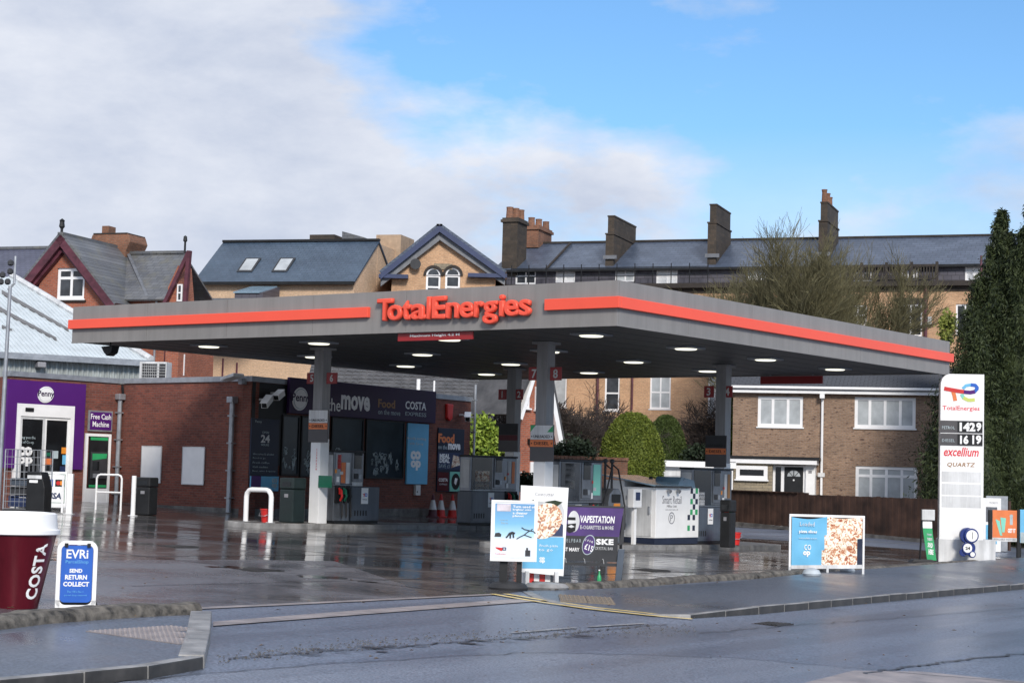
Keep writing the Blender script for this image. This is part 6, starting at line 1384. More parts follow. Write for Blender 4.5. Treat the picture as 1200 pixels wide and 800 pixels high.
# broad party wall stacks, end on and running up the roof
def party(px0, px1, ytop, ybase, label=None, pots=(), capm=.12):
    a, zb_ = tf.uz(px0, ybase, .9); b, zt_ = tf.uz(px0, ytop, .9)
    w = .46; dep = 4.6 if px1 - px0 > 33 else 3.6
    # width grows with the visible side: find depth from the far edge
    c = P('chimney', MB().box(a, .9, z_eave - .5, a + w, .9 + dep, zt_ - .9), 'stone_stack', ter)
    P('upper_stack', MB().box(a + .08, .98, zt_ - .902, a + w - .02, .9 + dep - .1, zt_), 'stone_stack', c)
    P('stack_ledge', MB().box(a - capm * .3, .9 - capm * .4, zt_ - .98, a + w + capm * .4, .9 + dep + capm * .3, zt_ - .90), 'stone_stack', c); P('stack_cap', MB().box(a + .05, .95, zt_ + .002, a + w + .01, .9 + dep - .07, zt_ + .08), 'stone_stack', c)
    for v, h in pots: P('chimney_pot', MB().lathe([(.15, zt_ + .1), (.13, zt_ + h * .8), (.16, zt_ + h), (.1, zt_ + h)], 10, (a + w / 2, .9 + v, 0)), 'brick_garden', c)
    P('lead_flashing', MB().box(a - .1, .78, z_eave + .55, a + w + .2, .899, z_eave + .75), 'lead', c)
party(709.5, 744, 254, 296); party(829, 858, 240.5, 292); party(959, 991, 238, 292, pots=[(.3, .75), (.7, .6), (1.3, .7), (2.0, .6)])
P('hip_flashing', MB().tube([(tp(640, 312, .4)[0], .45, z_eave + .03), (tp(664, 280, 4)[0], 4.9, z_ridge + .0)], .07, 6), 'wood_dark', ter)
# roof terrace trellis on the parapet
bal = T('roof_terrace_railing', 'dark timber trellis railing along the roof terrace behind the bare tree', 'railing', tf.sub(0, 0))
ba, bb = tp(952, 325)[0], tp(1098, 325)[0]; bz = z_par
P('top_rail', MB().box(ba, -.1, bz + .75, bb, 0, bz + .88), 'wood_dark', bal); P('bottom_rail', MB().box(ba, -.1, bz + .1, bb, 0, bz + .18), 'wood_dark', bal)
n = 44
for k in range(n): u = ba + (bb - ba) * (k + .5) / n; P('baluster', MB().box(u - .03, -.08, bz + .181, u + .03, -.02, bz + .749), 'wood_dark', bal)
for k in range(6): u = ba + (bb - ba) * k / 5; P('post', MB().box(u - .07, -.12, bz + .002, u + .07, .02, bz + 1.0), 'wood_dark', bal)
for (a, b) in ((598, 830),):
    bal2 = T('roof_edge_railing', 'thin black iron railing along the terrace parapet behind the canopy corner', 'railing', tf.sub(0, 0)); u0_, u1_ = tp(600, 325)[0], tp(830, 325)[0]
    P('rail', MB().tube([(u0_, -.1, bz + .9), (u1_, -.1, bz + .9)], .025, 5).tube([(u0_, -.1, bz + .45), (u1_, -.1, bz + .45)], .02, 5), 'black', bal2, kind='stuff')
    for k in range(12): u = u0_ + (u1_ - u0_) * k / 11; P('upright', MB().cyl((u, -.1, bz + .001), (u, -.1, bz + 1.1), .03, n=6), 'black', bal2)
for px, y0, y1, w_ in ((1085, 332, 400, .12), (700, 425, 500, .1), (1150, 300, 331, .08), (741, 425, 480, .08)):
    u, za = tp(px, y1); P('downpipe', MB().cyl((u, -.12, za), (u, -.12, tp(px, y0)[1]), w_ * .7, n=8), 'maroon', ter, smooth=True)
P('meter_box', MB().box(tp(1085, 375)[0] + .12, -.2, tp(1085, 380)[1], tp(1085, 375)[0] + .3, -.01, tp(1085, 371)[1]), 'white_dirty', ter)

# ---- gabled house with blue bargeboards
gf = FRpx(446, 94, 592, 94)
gp_ = lambda px, py, off=0: gf.uz(px, py, off)
apx, apz = gp_(515.5, 266); el, ezl = gp_(447, 321); er, ezr = gp_(592, 321)
s = T('gabled_house', 'tan brick gable with navy bargeboards, two arched windows and a satellite dish', 'house', gf)
wl, wr = gp_(459, 330)[0], gp_(580, 330)[0]; ze = (ezl + ezr) / 2
hs = [gf.rect(499, 322.5, 516, 350), gf.rect(521.5, 322.5, 539, 350)]
P('wall', shell(wl, wr, -1.5, ze, 11, hs), 'brick_tan', s)
kz = (apz - ze) / (apx - el)
P('gable_wall', MB().prism([(wl, ze + .002), (wr, ze + .002), (apx, apz - .35)], 0, .25), 'brick_tan', s)
for r in hs:
    w = window(s, r, 1, 2, .05, .1, 'pvc', 'glass'); cx_ = (r[0] + r[2]) / 2; rw = (r[2] - r[0]) / 2
    m = MB(); m2 = MB()
    for i in range(10):
        a, b = math.pi * i / 10, math.pi * (i + 1) / 10; ro_, ri_ = rw + .14, rw + .01
        m.prism([(cx_ + ro_ * math.cos(a), r[3] - .0 + ro_ * math.sin(a)), (cx_ + ro_ * math.cos(b), r[3] + ro_ * math.sin(b)), (cx_ + ri_ * math.cos(b), r[3] + ri_ * math.sin(b)), (cx_ + ri_ * math.cos(a), r[3] + ri_ * math.sin(a))], -.12, .01)
    pts_ = [(cx_ + rw * math.cos(math.pi * i / 12), r[3] + rw * math.sin(math.pi * i / 12)) for i in range(13)]
    P('arch_stone', m, 'wood_dark', w); P('fanlight_frame', MB().prism(pts_, -.02, -.001), 'pvc', w); P('fanlight', MB().prism([(cx_ + (x - cx_) * .75, r[3] + .03 + (z - r[3]) * .75) for x, z in pts_], -.026, -.0205), 'glass', w)
def rake(x0, z0, x1, z1, w, y0, y1):
    k = w * math.hypot(x1 - x0, z1 - z0) / abs(x1 - x0); return MB().prism([(x0, z0), (x1, z1), (x1, z1 - k), (x0, z0 - k)], y0, y1)
def band(x0, z0, x1, z1, w, y0, y1): 
    L_ = math.hypot(x1 - x0, z1 - z0); nx_, nz_ = -(z1 - z0) / L_, (x1 - x0) / L_
    if nz_ > 0: nx_, nz_ = -nx_, -nz_
    return MB().prism([(x0, z0), (x1, z1), (x1 + nx_ * w, z1 + nz_ * w), (x0 + nx_ * w, z0 + nz_ * w)], y0, y1)
for (x, z) in ((el, ezl), (er, ezr)):
    P('bargeboard', rake(x, z, apx, apz, .26, -.6, -.35), 'navy', s)
    P('soffit_board', rake(x, z - .02, apx, apz - .1, .5, -.34, -.01), 'lead', s)
P('eaves_return', MB().box(el - .1, -.55, ezl - .25, el + 1.4, .1, ezl - .05), 'navy', s); P('eaves_return', MB().box(er - 1.9, -.55, ezr - .25, er + .1, .1, ezr - .05), 'navy', s)
m = MB(); m.slab([(el, -.6, ezl), (apx, -.6, apz), (apx, 14, apz), (el, 14, ezl)][::-1], .12); m.slab([(apx, -.6, apz), (er, -.6, ezr), (er, 14, ezr), (apx, 14, apz)][::-1], .12)
P('roof', m, 'slate', s); P('ridge_tiles', MB().box(apx - .15, -.6, apz - .03, apx + .15, 14, apz + .08), 'slate_moss', s)
r = gf.rect(481, 303, 493, 315.5, -.4); dsh = P('satellite_dish', MB().disc((r[0] + r[2]) / 2, (r[1] + r[3]) / 2, (r[3] - r[1]) / 2, -.42, -.36, 20), 'char', s); P('dish_arm', MB().tube([((r[0] + r[2]) / 2, -.3, (r[1] + r[3]) / 2), ((r[0] + r[2]) / 2, -.02, (r[1] + r[3]) / 2 - .2)], .03, 5), 'black', dsh)
P('corbel_stone', MB().box(apx - .25, -.06, apz - 2.2, apx + .7, -.001, apz - 1.9), 'stone_clad', s)
# iron railing on the gable
# ---- slate roofed tan building on the left
lf = FRpx(228, 94.3, 410, 92)
ls = lambda px, py, off=0: lf.uz(px, py, off)
Ld = 6.4
eu0, ez0 = ls(229, 330, 0); eu1, _z = ls(409, 328.5, 0); ez0 = (ez0 + _z) / 2
ru0, rz0 = ls(258, 284, Ld / 2); ru1, rz1 = ls(432, 282, Ld / 2); rz = (rz0 + rz1) / 2
s = T('slate_roofed_building', 'pale tan brick building with clean blue slate roof and two small rooflights', 'building', lf)
tw = [lf.rect(290, 447, 304, 453)]
P('wall', shell(eu0 + .2, eu1 + .3, -1.5, ez0 - .05, Ld, [lf.rect(230, 436, 245, 446)]), 'brick_pale', s)
window(s, lf.rect(230, 436, 245, 446), 2, 1, .05, .07, 'pvc', 'glass')
P('gable_wall', MB().prism([(0, ez0 - .05), (Ld, ez0 - .05), (Ld / 2, rz - .1)], eu1 + .05, eu1 + .3, 'yz'), 'brick_pale', s); P('gable_wall', MB().prism([(0, ez0 - .05), (Ld, ez0 - .05), (Ld / 2, rz - .1)], eu0 + .2, eu0 + .4, 'yz'), 'brick_pale', s)
m = MB(); roof_pitch(m, eu0, eu1 + .4, -.25, ez0 - .05, Ld / 2, rz); roof_pitch(m, eu0, eu1 + .4, Ld + .25, ez0 - .05, Ld / 2, rz); P('roof', m, 'slate_clean', s)
P('ridge_tiles', MB().box(eu0, Ld / 2 - .14, rz - .02, eu1 + .4, Ld / 2 + .14, rz + .1), 'black', s); P('gutter', MB().box(eu0, -.42, ez0 - .22, eu1 + .4, -.26, ez0 - .07), 'black', s)
kk_ = (rz - ez0) / (Ld / 2)
for (a, b, c, d) in ((282.5, 309, 300.5, 318), (323, 308.5, 341, 317.5)):
    off = (ls(a, 313.5, 1)[1] - ez0) / kk_; u0_, u1_ = lf.uz(a, 313, off)[0], lf.uz(c, 313, off)[0]
    lo_, hi2 = off - .55, off + .55
    w = P('rooflight', MB().slab([(u0_, lo_, ez0 + kk_ * lo_ + .16), (u1_, lo_, ez0 + kk_ * lo_ + .16), (u1_, hi2, ez0 + kk_ * hi2 + .16), (u0_, hi2, ez0 + kk_ * hi2 + .16)], .14), 'char', s)
    P('pane', MB().slab([(u0_ + .1, lo_ + .1, ez0 + kk_ * (lo_ + .1) + .175), (u1_ - .1, lo_ + .1, ez0 + kk_ * (lo_ + .1) + .175), (u1_ - .1, hi2 - .1, ez0 + kk_ * (hi2 - .1) + .175), (u0_ + .1, hi2 - .1, ez0 + kk_ * (hi2 - .1) + .175)], .012), 'glass_net', w)
# dormer rooflight below the eave
r = lf.rect(275, 337, 308, 352, -2.5); P('lower_flat_roof', MB().box(eu0 + .3, -3.5, r[1] - .6, r[0] + 1.3, -.001, r[1] + .02), 'lead', s)
P('dormer', MB().prism([(-2.5, r[1]), (-.4, r[1]), (-.4, r[3] + .25), (-2.5, r[3] - .25)], r[0], r[2], 'yz'), 'slate_wall', s); P('dormer_pane', MB().slab([(r[0] - .05, -2.6, r[3] - .22), (r[2] - .15, -2.6, r[3] - .22), (r[2] - .15, -.4, r[3] + .30), (r[0] - .05, -.4, r[3] + .30)], .06), 'sky_pane', s)
for px, y0, y1 in ((261, 420, 452), (277.5, 425, 452)):
    u, za = ls(px, y1); P('downpipe', MB().cyl((u, -.08, za), (u, -.08, ls(px, y0)[1]), .05, n=6), 'maroon', s)
# rear tan wall with broad stacks between the slate roof and the gable
s2b = T('rear_chimney_block', 'broad tan brick block and stacks between the slate roof and the blue gable', 'building', lf.sub(0, 0))
qa = lf.uz(441, 275, 6)[0]; qb = lf.uz(470, 275, 6)[0]; qz = lf.uz(455, 275, 6)[1]
P('stack', MB().box(qa, 6, -1.5, qb, 8.2, qz), plain('tan_render', (.40, .29, .20), .8, .15, 3), s2b)
P('wall', MB().prism([(eu1 + .31, -1.5), (qa - .01, -1.5), (qa - .01, lf.uz(441, 284, 4.5)[1]), (eu1 + .31, lf.uz(432, 283, 3.2)[1] - .1)], 3.2, 7), 'brick_pale', s2b)
a_, z_ = lf.uz(363, 275, 8); b_, _ = lf.uz(392, 275, 8); P('chimney', MB().box(a_, 8, 2, b_, 10.5, z_), 'stone_stack', s2b)
a_, z_ = lf.uz(401, 271, 8); b_, _ = lf.uz(415, 271, 8); P('chimney', MB().prism([(a_, 2), (b_ + .6, 2), (b_ + .6, z_ - .35), (a_, z_)], 8, 9), 'slate_moss', s2b)

# ---- red brick gabled house far left
rf = FRpx(32, 80, 142, 78.5)
rp = lambda px, py, off=0: rf.uz(px, py, off)
apx, apz = rp(78, 279); el, ezl = rp(32, 333.5); er, ezr = rp(141, 358); ze = (rp(32, 334)[1])
s = T('red_brick_house', 'red brick house with maroon bargeboards, a white gable window and mossy slate roof', 'house', rf)
hs = [rf.rect(66.5, 314, 99, 350)]
wl, wr = rp(40, 340)[0], rp(136, 350)[0]
sl = (apz - ezl) / (apx - el); sr = (apz - ezr) / (er - apx)
zr_ = apz - sr * (wr - apx); zl_ = apz - sl * (apx - wl)
zw = min(zr_, zl_) - .1
P('wall', shell(wl, wr, -1.5, hs[0][1] - .02, 9, []), 'brick_red', s)
hb0, hb1 = hs[0][1], hs[0][3]
xl = lambda z: max(wl, apx - (apz - z) / sl + .25); xr = lambda z: min(wr, apx + (apz - z) / sr - .25)
r = hs[0]
P('gable_wall', MB().prism([(xl(hb0), hb0 - .02), (r[0], hb0 - .02), (r[0], hb1), (xl(hb1), hb1)], 0, .3).prism([(r[2], hb0 - .02), (xr(hb0), hb0 - .02), (xr(hb1), hb1), (r[2], hb1)], 0, .3).prism([(xl(hb1), hb1 + .001), (xr(hb1), hb1 + .001), (apx, apz - .25)], 0, .3), 'brick_red', s)
w = window(s, r, 2, 1, .08, .13, 'pvc', 'glass', zsplit=.68); P('curtain', MB().prism([(r[0] + .2, r[1] + .2), (r[0] + .5, r[1] + .2), (r[0] + .2, r[3] - .6)], .20, .22), 'white_dirty', w)
P('window_sill', MB().box(r[0] - .12, -.1, r[1] - .14, r[2] + .12, .05, r[1] - .065), 'wood_dark', s)
P('bargeboard', band(el, ezl, apx, apz + .1, .34, -.5, -.3), 'maroon', s); P('bargeboard', band(er, ezr, apx, apz + .1, .34, -.5, -.3), 'maroon', s)
P('barge_trim', band(el + .3, ezl, apx, apz - .3, .22, -.29, -.02), 'maroon', s); P('barge_trim', band(er - .3, ezr, apx, apz - .3, .22, -.29, -.02), 'maroon', s)
P('finial', MB().lathe([(.06, apz), (.06, apz + .35), (.13, apz + .45), (.1, apz + .65), (.12, apz + .72), (.02, apz + .8)], 8, (apx, -.4, 0)), 'black', s)
# side slope, running back
dq = 7.5
m = MB(); m.slab([(apx, -.5, apz + .1), (er, -.5, ezr), (er, dq, ezr), (apx, dq, apz + .1)][::-1], .1); m.slab([(el, -.5, ezl), (apx, -.5, apz + .1), (apx, dq, apz + .1), (el, dq, ezl)][::-1], .1); P('roof', m, 'slate_moss', s)
P('ridge_tiles', MB().box(apx - .14, -.5, apz + .06, apx + .14, dq, apz + .2), 'slate_moss', s)
# cross wing with ridge towards the right and its own end gable
cz_, = (rp(180, 297, 4.5)[1],); cu0, cu1 = apx, rp(216.5, 297, 4.5)[0]
ez_c = rp(200, 352, 1.2)[1]
m = MB(); m.slab([(cu0, .6, ez_c), (rp(204, 352, .6)[0], .6, ez_c), (cu1, 4.5, cz_), (cu0, 4.5, cz_)], .08); m.slab([(cu1, 8.4, ez_c), (cu0, 8.4, ez_c), (cu0, 4.5, cz_), (cu1, 4.5, cz_)], .08); P('cross_roof', m, 'slate_moss', s); P('ridge_tiles', MB().box(cu0, 4.36, cz_ - .03, cu1, 4.64, cz_ + .1), 'slate_moss', s)
P('valley_gutter', MB().tube([(rp(151, 300, 4.2)[0], 4.2, cz_ - .1), (rp(173, 348, .9)[0], .9, ez_c + .12)], .09, 5), 'lead', s)
P('cross_wall', MB().box(cu0, .9, -1.5, rp(204, 352, .9)[0], 4, ez_c + .02), 'brick_red', s)
P('finial', MB().lathe([(.05, cz_), (.05, cz_ + .5), (.1, cz_ + .55), (.08, cz_ + .75), (.01, cz_ + .8)], 8, (cu1, 4.5, 0)), 'black', s)
# small gabled dormer on the right end
a, b = rp(206, 350, 1)[0], rp(227, 352, 1)[0]; zd = rp(218, 297, 1)[1]; zb_ = rp(216, 352, 1)[1]
P('end_wing', MB().prism([(a, -1.5), (b - .25, -1.5), (b - .25, zb_), (rp(218.5, 300, 1)[0], zd - .6), (a, zb_ + .5)], .3, 1.5), 'brick_red', s)
P('end_wing_bargeboard', band(b, zb_ - .3, rp(218.5, 298, 0)[0], zd, .16, .0, .2), 'maroon', s); P('end_wing_bargeboard', band(a - .2, zb_ - .4, rp(218.5, 298, 0)[0], zd, .16, .02, .19), 'maroon', s)
window(s, rf.rect(207.5, 333, 213.5, 353, .2), 1, 2, .18, .06, 'pvc', 'glass', sill=False)
for q_ in ((196, 413, 203.5, 440), (209, 415, 216, 440)): window(s, rf.rect(*q_, .8), 1, 1, .78, .1, 'pvc', 'glass_net', sill=False)
for px in (180, 193): u, za = rp(px, 445, .8); P('downpipe', MB().cyl((u, .78, za), (u, .78, ez_c), .05, n=6), 'maroon' if px > 190 else 'galv', s)
# big chimney
a, zb_ = rp(107, 308, 4); b, zt_ = rp(150, 274, 4); _, zp = rp(120, 264, 4)
c = P('chimney', MB().prism([(a + .1, zb_ - 1.5), (b - .1, zb_ - 1.5), (b - .1, zt_ - .8), (b + .12, zt_ - .35), (b - .0, zt_), (a, zt_), (a - .15, zt_ - .4), (a + .1, zt_ - .8)], 4, 5.6), 'brick_garden', s, bev=.03); P('chimney_pot', MB().box(rp(117, 264, 4)[0], 4.2, zt_ + .001, rp(125, 264, 4)[0], 4.8, zp), 'brick_garden', c); P('chimney_cap', MB().box(a + .05, 3.98, zt_ + .002, b - .05, 5.62, zt_ + .06), 'wood_dark', c)
# left wing roof
zl2 = rp(20, 291.5, 6)[1]; m = MB(); roof_pitch(m, rp(-70, 291, 5)[0], apx, 0.5, rp(20, 335, .5)[1] - 1.0, 6, zl2); P('left_roof', m, 'slate_purple', s); P('ridge_tiles', MB().box(rp(-70, 291, 5)[0], 5.9, zl2 - .03, apx, 6.2, zl2 + .1), 'slate_moss', s); P('left_wall', MB().box(rp(-70, 291, 5)[0], .7, -1.5, el, 9, rp(20, 345, .5)[1] - 1.0), 'brick_red', s)

# ---- metal clad shed
mf = FRpx(-60, 58.5, 172, 62)
mp_ = lambda px, py, off=0: mf.uz(px, py, off)
s = T('metal_shed', 'grey corrugated metal shed with pale sloping roof and dirty rooflight strips', 'shed', mf)
u0_, u1_ = mp_(-60, 400)[0], mp_(171, 432)[0]; ze_ = mp_(90, 418)[1]
vx, vz = None, None
Dm = 9.0
# verge: passes (171,430)->(13,325); ridge height from the top point assuming depth Dm
rz_ = mf.uz(14, 325, Dm)[1]; ru_ = mf.uz(14, 325, Dm)[0]
q = [(u0_, -.15, ze_), (u1_ + .1, -.15, ze_), (ru_, Dm, rz_), (u0_ - 4, Dm, rz_)]
roof_ = P('roof', MB().slab(q, .08), 'roof_metal', s)
nrm = (Vector(q[1]) - Vector(q[0])).cross(Vector(q[3]) - Vector(q[0])).normalized()
P('rear_slope', MB().slab([(u1_ + .1, 2 * Dm + .15, ze_), (u0_ - 4, 2 * Dm + .15, ze_), (u0_ - 4, Dm, rz_), (ru_, Dm, rz_)], .08), 'roof_metal', s)
rb_ = MB()
for k in range(44):
    u = u0_ + (u1_ - u0_) * k / 43; e = Vector((u, -.15, ze_)); du = Vector((-1, 0, 0)); 
    tt = min(1.0, 1.0); top = Vector((u, Dm, rz_)); tmax = 1.0
    if u > ru_: tmax = (u1_ + .1 - u) / max(.01, (u1_ + .1 - ru_))
    if tmax < .03: continue
    en = e.lerp(top, tmax); rb_.slab([e + nrm * .03 + Vector((-.02, 0, 0)), e + nrm * .03 + Vector((.02, 0, 0)), en + nrm * .03 + Vector((.02, 0, 0)), en + nrm * .03 + Vector((-.02, 0, 0))], .035)
P('roof_ribs', rb_, 'roof_metal', roof_, kind='stuff')
P('verge_trim', MB().tube([q[1] if False else Vector(q[1]) + nrm * .06, Vector(q[2]) + nrm * .06], .13, 6), 'white_dirty', s)
# rooflight strips run parallel to the verge on the slope
plane_p = Vector(q[0]); 
def on_roof(px, py):
    r_ = ray(px, py); n_w = (mf.ux * nrm.x + mf.uy * nrm.y + Vector((0, 0, 1)) * nrm.z); o_w = mf.w(*q[0][:2], q[0][2]); t = (o_w - CP).dot(n_w) / r_.dot(n_w); p = CP + r_ * t - mf.o
    return Vector((p.dot(mf.ux), p.dot(mf.uy), p.z))
for pa, pb, w_ in (((2, 341), (80, 386), 4.5), ((-4, 359), (66, 397), 4.5), ((2, 382), (14, 387), 3)):
    a0, a1, a2, a3 = on_roof(pa[0], pa[1] + w_), on_roof(pb[0], pb[1] + w_ * .6), on_roof(*pb), on_roof(*pa)
    P('rooflight_strip', MB().slab([v_ + nrm * .05 for v_ in (a0, a1, a2, a3)], .04), plain('grimy_rooflight', (.16, .155, .155), .5, .25, 1), roof_)
P('gutter', MB().box(u0_, -.38, ze_ - .2, u1_ + .12, -.16, ze_ - .0), 'galv', s)
cl = MB(); n = 150; vs = []
for k in range(n + 1):
    u = u0_ + (u1_ - u0_) * k / n; ph = k % 4; y = 0 if ph in (0, 1) else .06
    cl.v += [(u, y, -1.5), (u, y, ze_ - .1)]
for k in range(n): cl.f.append((2 * k, 2 * k + 2, 2 * k + 3, 2 * k + 1))
P('corrugated_wall', cl, 'clad', s); P('end_wall', MB().prism([(.07, -1.5), (Dm * 2, -1.5), (Dm * 2, ze_ - .1), (.07, ze_ - .1)], u1_ - .1, u1_ - .02, 'yz'), 'clad', s)
P('wall_lamp', MB().box(*(lambda r: (r[0], -.4, r[1], r[2], -.02, r[3]))(mf.rect(40, 424.5, 50, 431))), 'grey_text', s, bev=.03)

# ---- tiled roof house and red brick house behind the shop
bf = FRpx(380, 72, 612, 72)
s = T('tiled_roof_house', 'low house with long grey pantiled roof behind the shop', 'house', bf)
Dr = 7; rz_ = bf.uz(500, 418, Dr)[1]; ez_ = bf.uz(585, 512, 0)[1] - .0
u0_, u1_ = bf.uz(352, 440, 2)[0], bf.uz(606, 500, 0)[0]; k_ = (rz_ - ez_) / Dr
roof_ = P('roof', MB().slab([(u0_, 0, ez_), (u1_, 0, ez_), (u1_, Dr, rz_), (u0_, Dr, rz_)], .1), 'tile_grey', s)
P('rear_roof', MB().slab([(u1_, 2 * Dr, ez_), (u0_, 2 * Dr, ez_), (u0_, Dr, rz_), (u1_, Dr, rz_)], .1), 'tile_grey', s)
nr = 21; cols = int((u1_ - u0_) / .30); tm = MB()
sl_ = Vector((0, Dr, rz_ - ez_)); Lr = sl_.length; sd_ = sl_.normalized(); nn_ = Vector((0, -sd_.z, sd_.y))
for j in range(nr):
    for i in range(cols):
        u = u0_ + (u1_ - u0_) * i / cols; w_ = (u1_ - u0_) / cols; b0 = Vector((u, 0, ez_)) + sd_ * (Lr * j / nr); b1 = b0 + sd_ * (Lr / nr * 1.06)
        h0 = nn_ * (.05 + random.uniform(-.004, .004)); h1 = nn_ * .012; a_ = Vector((.02, 0, 0)); c_ = Vector((w_ - .02, 0, 0)); mid = Vector((w_ * .35, 0, 0))
        p = [b0 + a_ + h0 * .55, b0 + mid + h0 * 1.25, b0 + c_ + h0 * .55, b1 + c_ + h1 * .55, b1 + mid + h1 * 2.5, b1 + a_ + h1 * .55]
        n0 = len(tm.v); tm.v += [tuple(v) for v in p] + [tuple(b0 + a_), tuple(b0 + c_)]
        tm.f += [(n0, n0 + 1, n0 + 4, n0 + 5), (n0 + 1, n0 + 2, n0 + 3, n0 + 4), (n0 + 6, n0 + 7, n0 + 2, n0 + 1), (n0 + 6, n0 + 1, n0)]
P('roof_tiles', tm, 'tile_grey', roof_, kind='stuff')
P('wall', MB().box(u0_ + .3, .4, -1.5, u1_ - .3, 2 * Dr - .4, ez_ + .1), 'brick_red', s); P('eaves_board', MB().box(u0_, -.06, ez_ - .22, u1_, -.001, ez_ - .02), 'white_dirty', s)
bf2 = FRpx(600, 66.5, 655, 68)
s = T('red_brick_house', 'tall narrow red brick house end with white bargeboards behind the fuel columns', 'house', bf2)
b2 = lambda px, py, off=0: bf2.uz(px, py, off)
ul, zl_ = b2(604, 487); ur, zr_ = b2(655, 524); ap_u, ap_z = b2(633, 405)
pl_ = [(ul, -1.5), (b2(652, 530)[0], -1.5), (b2(652, 530)[0], zr_ + .15), (ap_u, ap_z - .2), (ul, zl_ - .0)]
P('wall', MB().prism(pl_, 0, .3), 'brick_red', s); P('side_wall', MB().box(b2(652, 530)[0] - .3, .301, -1.5, b2(652, 530)[0], 2.4, zr_), 'brick_red', s)
P('bargeboard', band(ur, zr_ - .0, ap_u, ap_z, .2, -.3, -.1), 'white', s); P('bargeboard', band(b2(603, 488)[0], zl_ - .1, b2(622, 430)[0], b2(622, 430)[1], .14, -.3, -.1), 'white', s); P('eave_box', MB().box(ur - .35, -.3, zr_ - .25, ur + .15, .1, zr_ - .02), 'white', s)
m = MB(); m.slab([(ap_u, -.3, ap_z), (ur, -.3, zr_), (ur, 2.5, zr_), (ap_u, 2.5, ap_z)][::-1], .1); m.slab([(ul - .3, -.3, zl_), (ap_u, -.3, ap_z), (ap_u, 2.5, ap_z), (ul - .3, 2.5, zl_)][::-1], .1); P('roof', m, 'tile_grey', s)
window(s, bf2.rect(612, 450, 620, 478, -.02), 1, 2, -.05, .08, 'pvc', 'glass'); window(s, bf2.rect(627, 453, 632, 480, -.02), 1, 2, -.05, .06, 'pvc', 'glass'); window(s, bf2.rect(602, 520, 608, 552, -.02), 1, 1, -.05, .07, 'pvc', 'glass_net'); 
window(s, bf2.rect(621, 541, 628, 568, -.02), 1, 1, -.05, .12, 'pvc', 'glass_white')
P('wall_lantern', MB().box(*(lambda r: (r[0], -.25, r[1], r[2], -.001, r[3]))(bf2.rect(618, 514, 621, 520))), 'black', s)
# garden wall, low brick
wf = FRpx(640, 60, 735, 63)
s = T('garden_wall', 'old mottled brick garden wall behind the fuel pump and bare climbers', 'wall', wf); r = wf.rect(636, 538, 735, 600)
P('brickwork', MB().box(r[0], 0, -1, r[2], .3, r[3]), 'brick_garden', s)
cpz = r[3]; n = 22
for k in range(n): a = r[0] + (r[2] - r[0]) * k / n; P('coping_stone', MB().box(a + .01, -.05, cpz + .001, a + (r[2] - r[0]) / n - .01, .35, cpz + .09 + random.uniform(-.01, .02)), 'brick_garden', s)

# ---- buff brick house on the right
hf = FRpx(858, 80, 1101, 78)
hp = lambda px, py, off=0: hf.uz(px, py, off)
s = T('buff_brick_house', 'buff brick detached house with white windows, black front door and dark tiled roof', 'house', hf)
U1 = hp(1128, 500)[0]; zt_ = hp(980, 459)[1]
W = [((888, 464.5, 941, 500), 3, None), ((1001.5, 465.5, 1073, 501.5), 4, None), ((1002.5, 546.5, 1075, 590), 4, .74)]
hs = [hf.rect(*w[0]) for w in W]
P('wall', shell(0, U1, -2, zt_, 8, hs), 'brick_buff', s)
for (bx, cols, zs_), r in zip(W, hs): window(s, r, cols, 1, .04, .13, 'pvc', 'glass_net', zsplit=zs_)
P('fascia_board', MB().box(-.15, -.32, zt_ - .10, U1 + .2, -.28, zt_ + .12), 'pvc', s); P('gutter', MB().box(-.2, -.44, zt_ + .08, U1 + .25, -.325, zt_ + .2), 'pvc', s, bev=.03); P('soffit_board', MB().box(-.15, -.279, zt_ - .1, U1 + .2, -.001, zt_ - .06), 'pvc', s)
u, z = hp(962.5, 577); P('downpipe', MB().cyl((u, -.1, z - 1), (u, -.1, zt_ + .1), .055, n=8), 'pvc', s, smooth=True); P('hopper', MB().box(u - .1, -.38, zt_ - .3, u + .1, -.05, zt_ - .11), 'pvc', s)
ov = -.40; Dr = 4.4; rzz = zt_ + 1.35
roof_ = P('roof', MB().slab([(-.35, ov, zt_ + .12), (U1 + .4, ov, zt_ + .12), (U1 + .4, Dr, rzz), (-.35, Dr, rzz)], .08), 'tile_dark', s); P('rear_roof', MB().slab([(U1 + .4, 8.4, zt_ + .12), (-.35, 8.4, zt_ + .12), (-.35, Dr, rzz), (U1 + .4, Dr, rzz)], .08), 'tile_dark', s)
sl_ = Vector((0, Dr - ov, rzz - zt_ - .12)); Lr = sl_.length; sd_ = sl_.normalized(); nn_ = Vector((0, -sd_.z, sd_.y)); nr = 14; cols = 30; w_ = (U1 + .75) / cols
tl_ = MB().add([(.012, 0, 0), (w_ * .3, 0, 0), (w_ * .62, 0, 0), (w_ - .012, 0, 0)] + [(x, 0, 0) for x in ()], [])
vs = []
for t0, hh in ((0, .14), (Lr / nr * 1.08, .03)):
    for x, dz in ((.02, -.02), (w_ * .22, .035), (w_ * .5, -.035), (w_ * .78, .03), (w_ - .02, -.03)):
        p = sd_ * t0 + nn_ * (hh + dz * (1 if t0 == 0 else 1)) + Vector((x, 0, 0)); vs.append(tuple(p))
vs += [(.01, 0, 0), (w_ - .01, 0, 0)]
tme3 = bpy.data.meshes.new('roof_tile'); tme3.from_pydata(vs, [], [(0, 1, 6, 5), (1, 2, 7, 6), (2, 3, 8, 7), (3, 4, 9, 8), (10, 11, 4, 3, 2, 1, 0)]); tme3.update(); tme3.materials.append(M['tile_dark'])
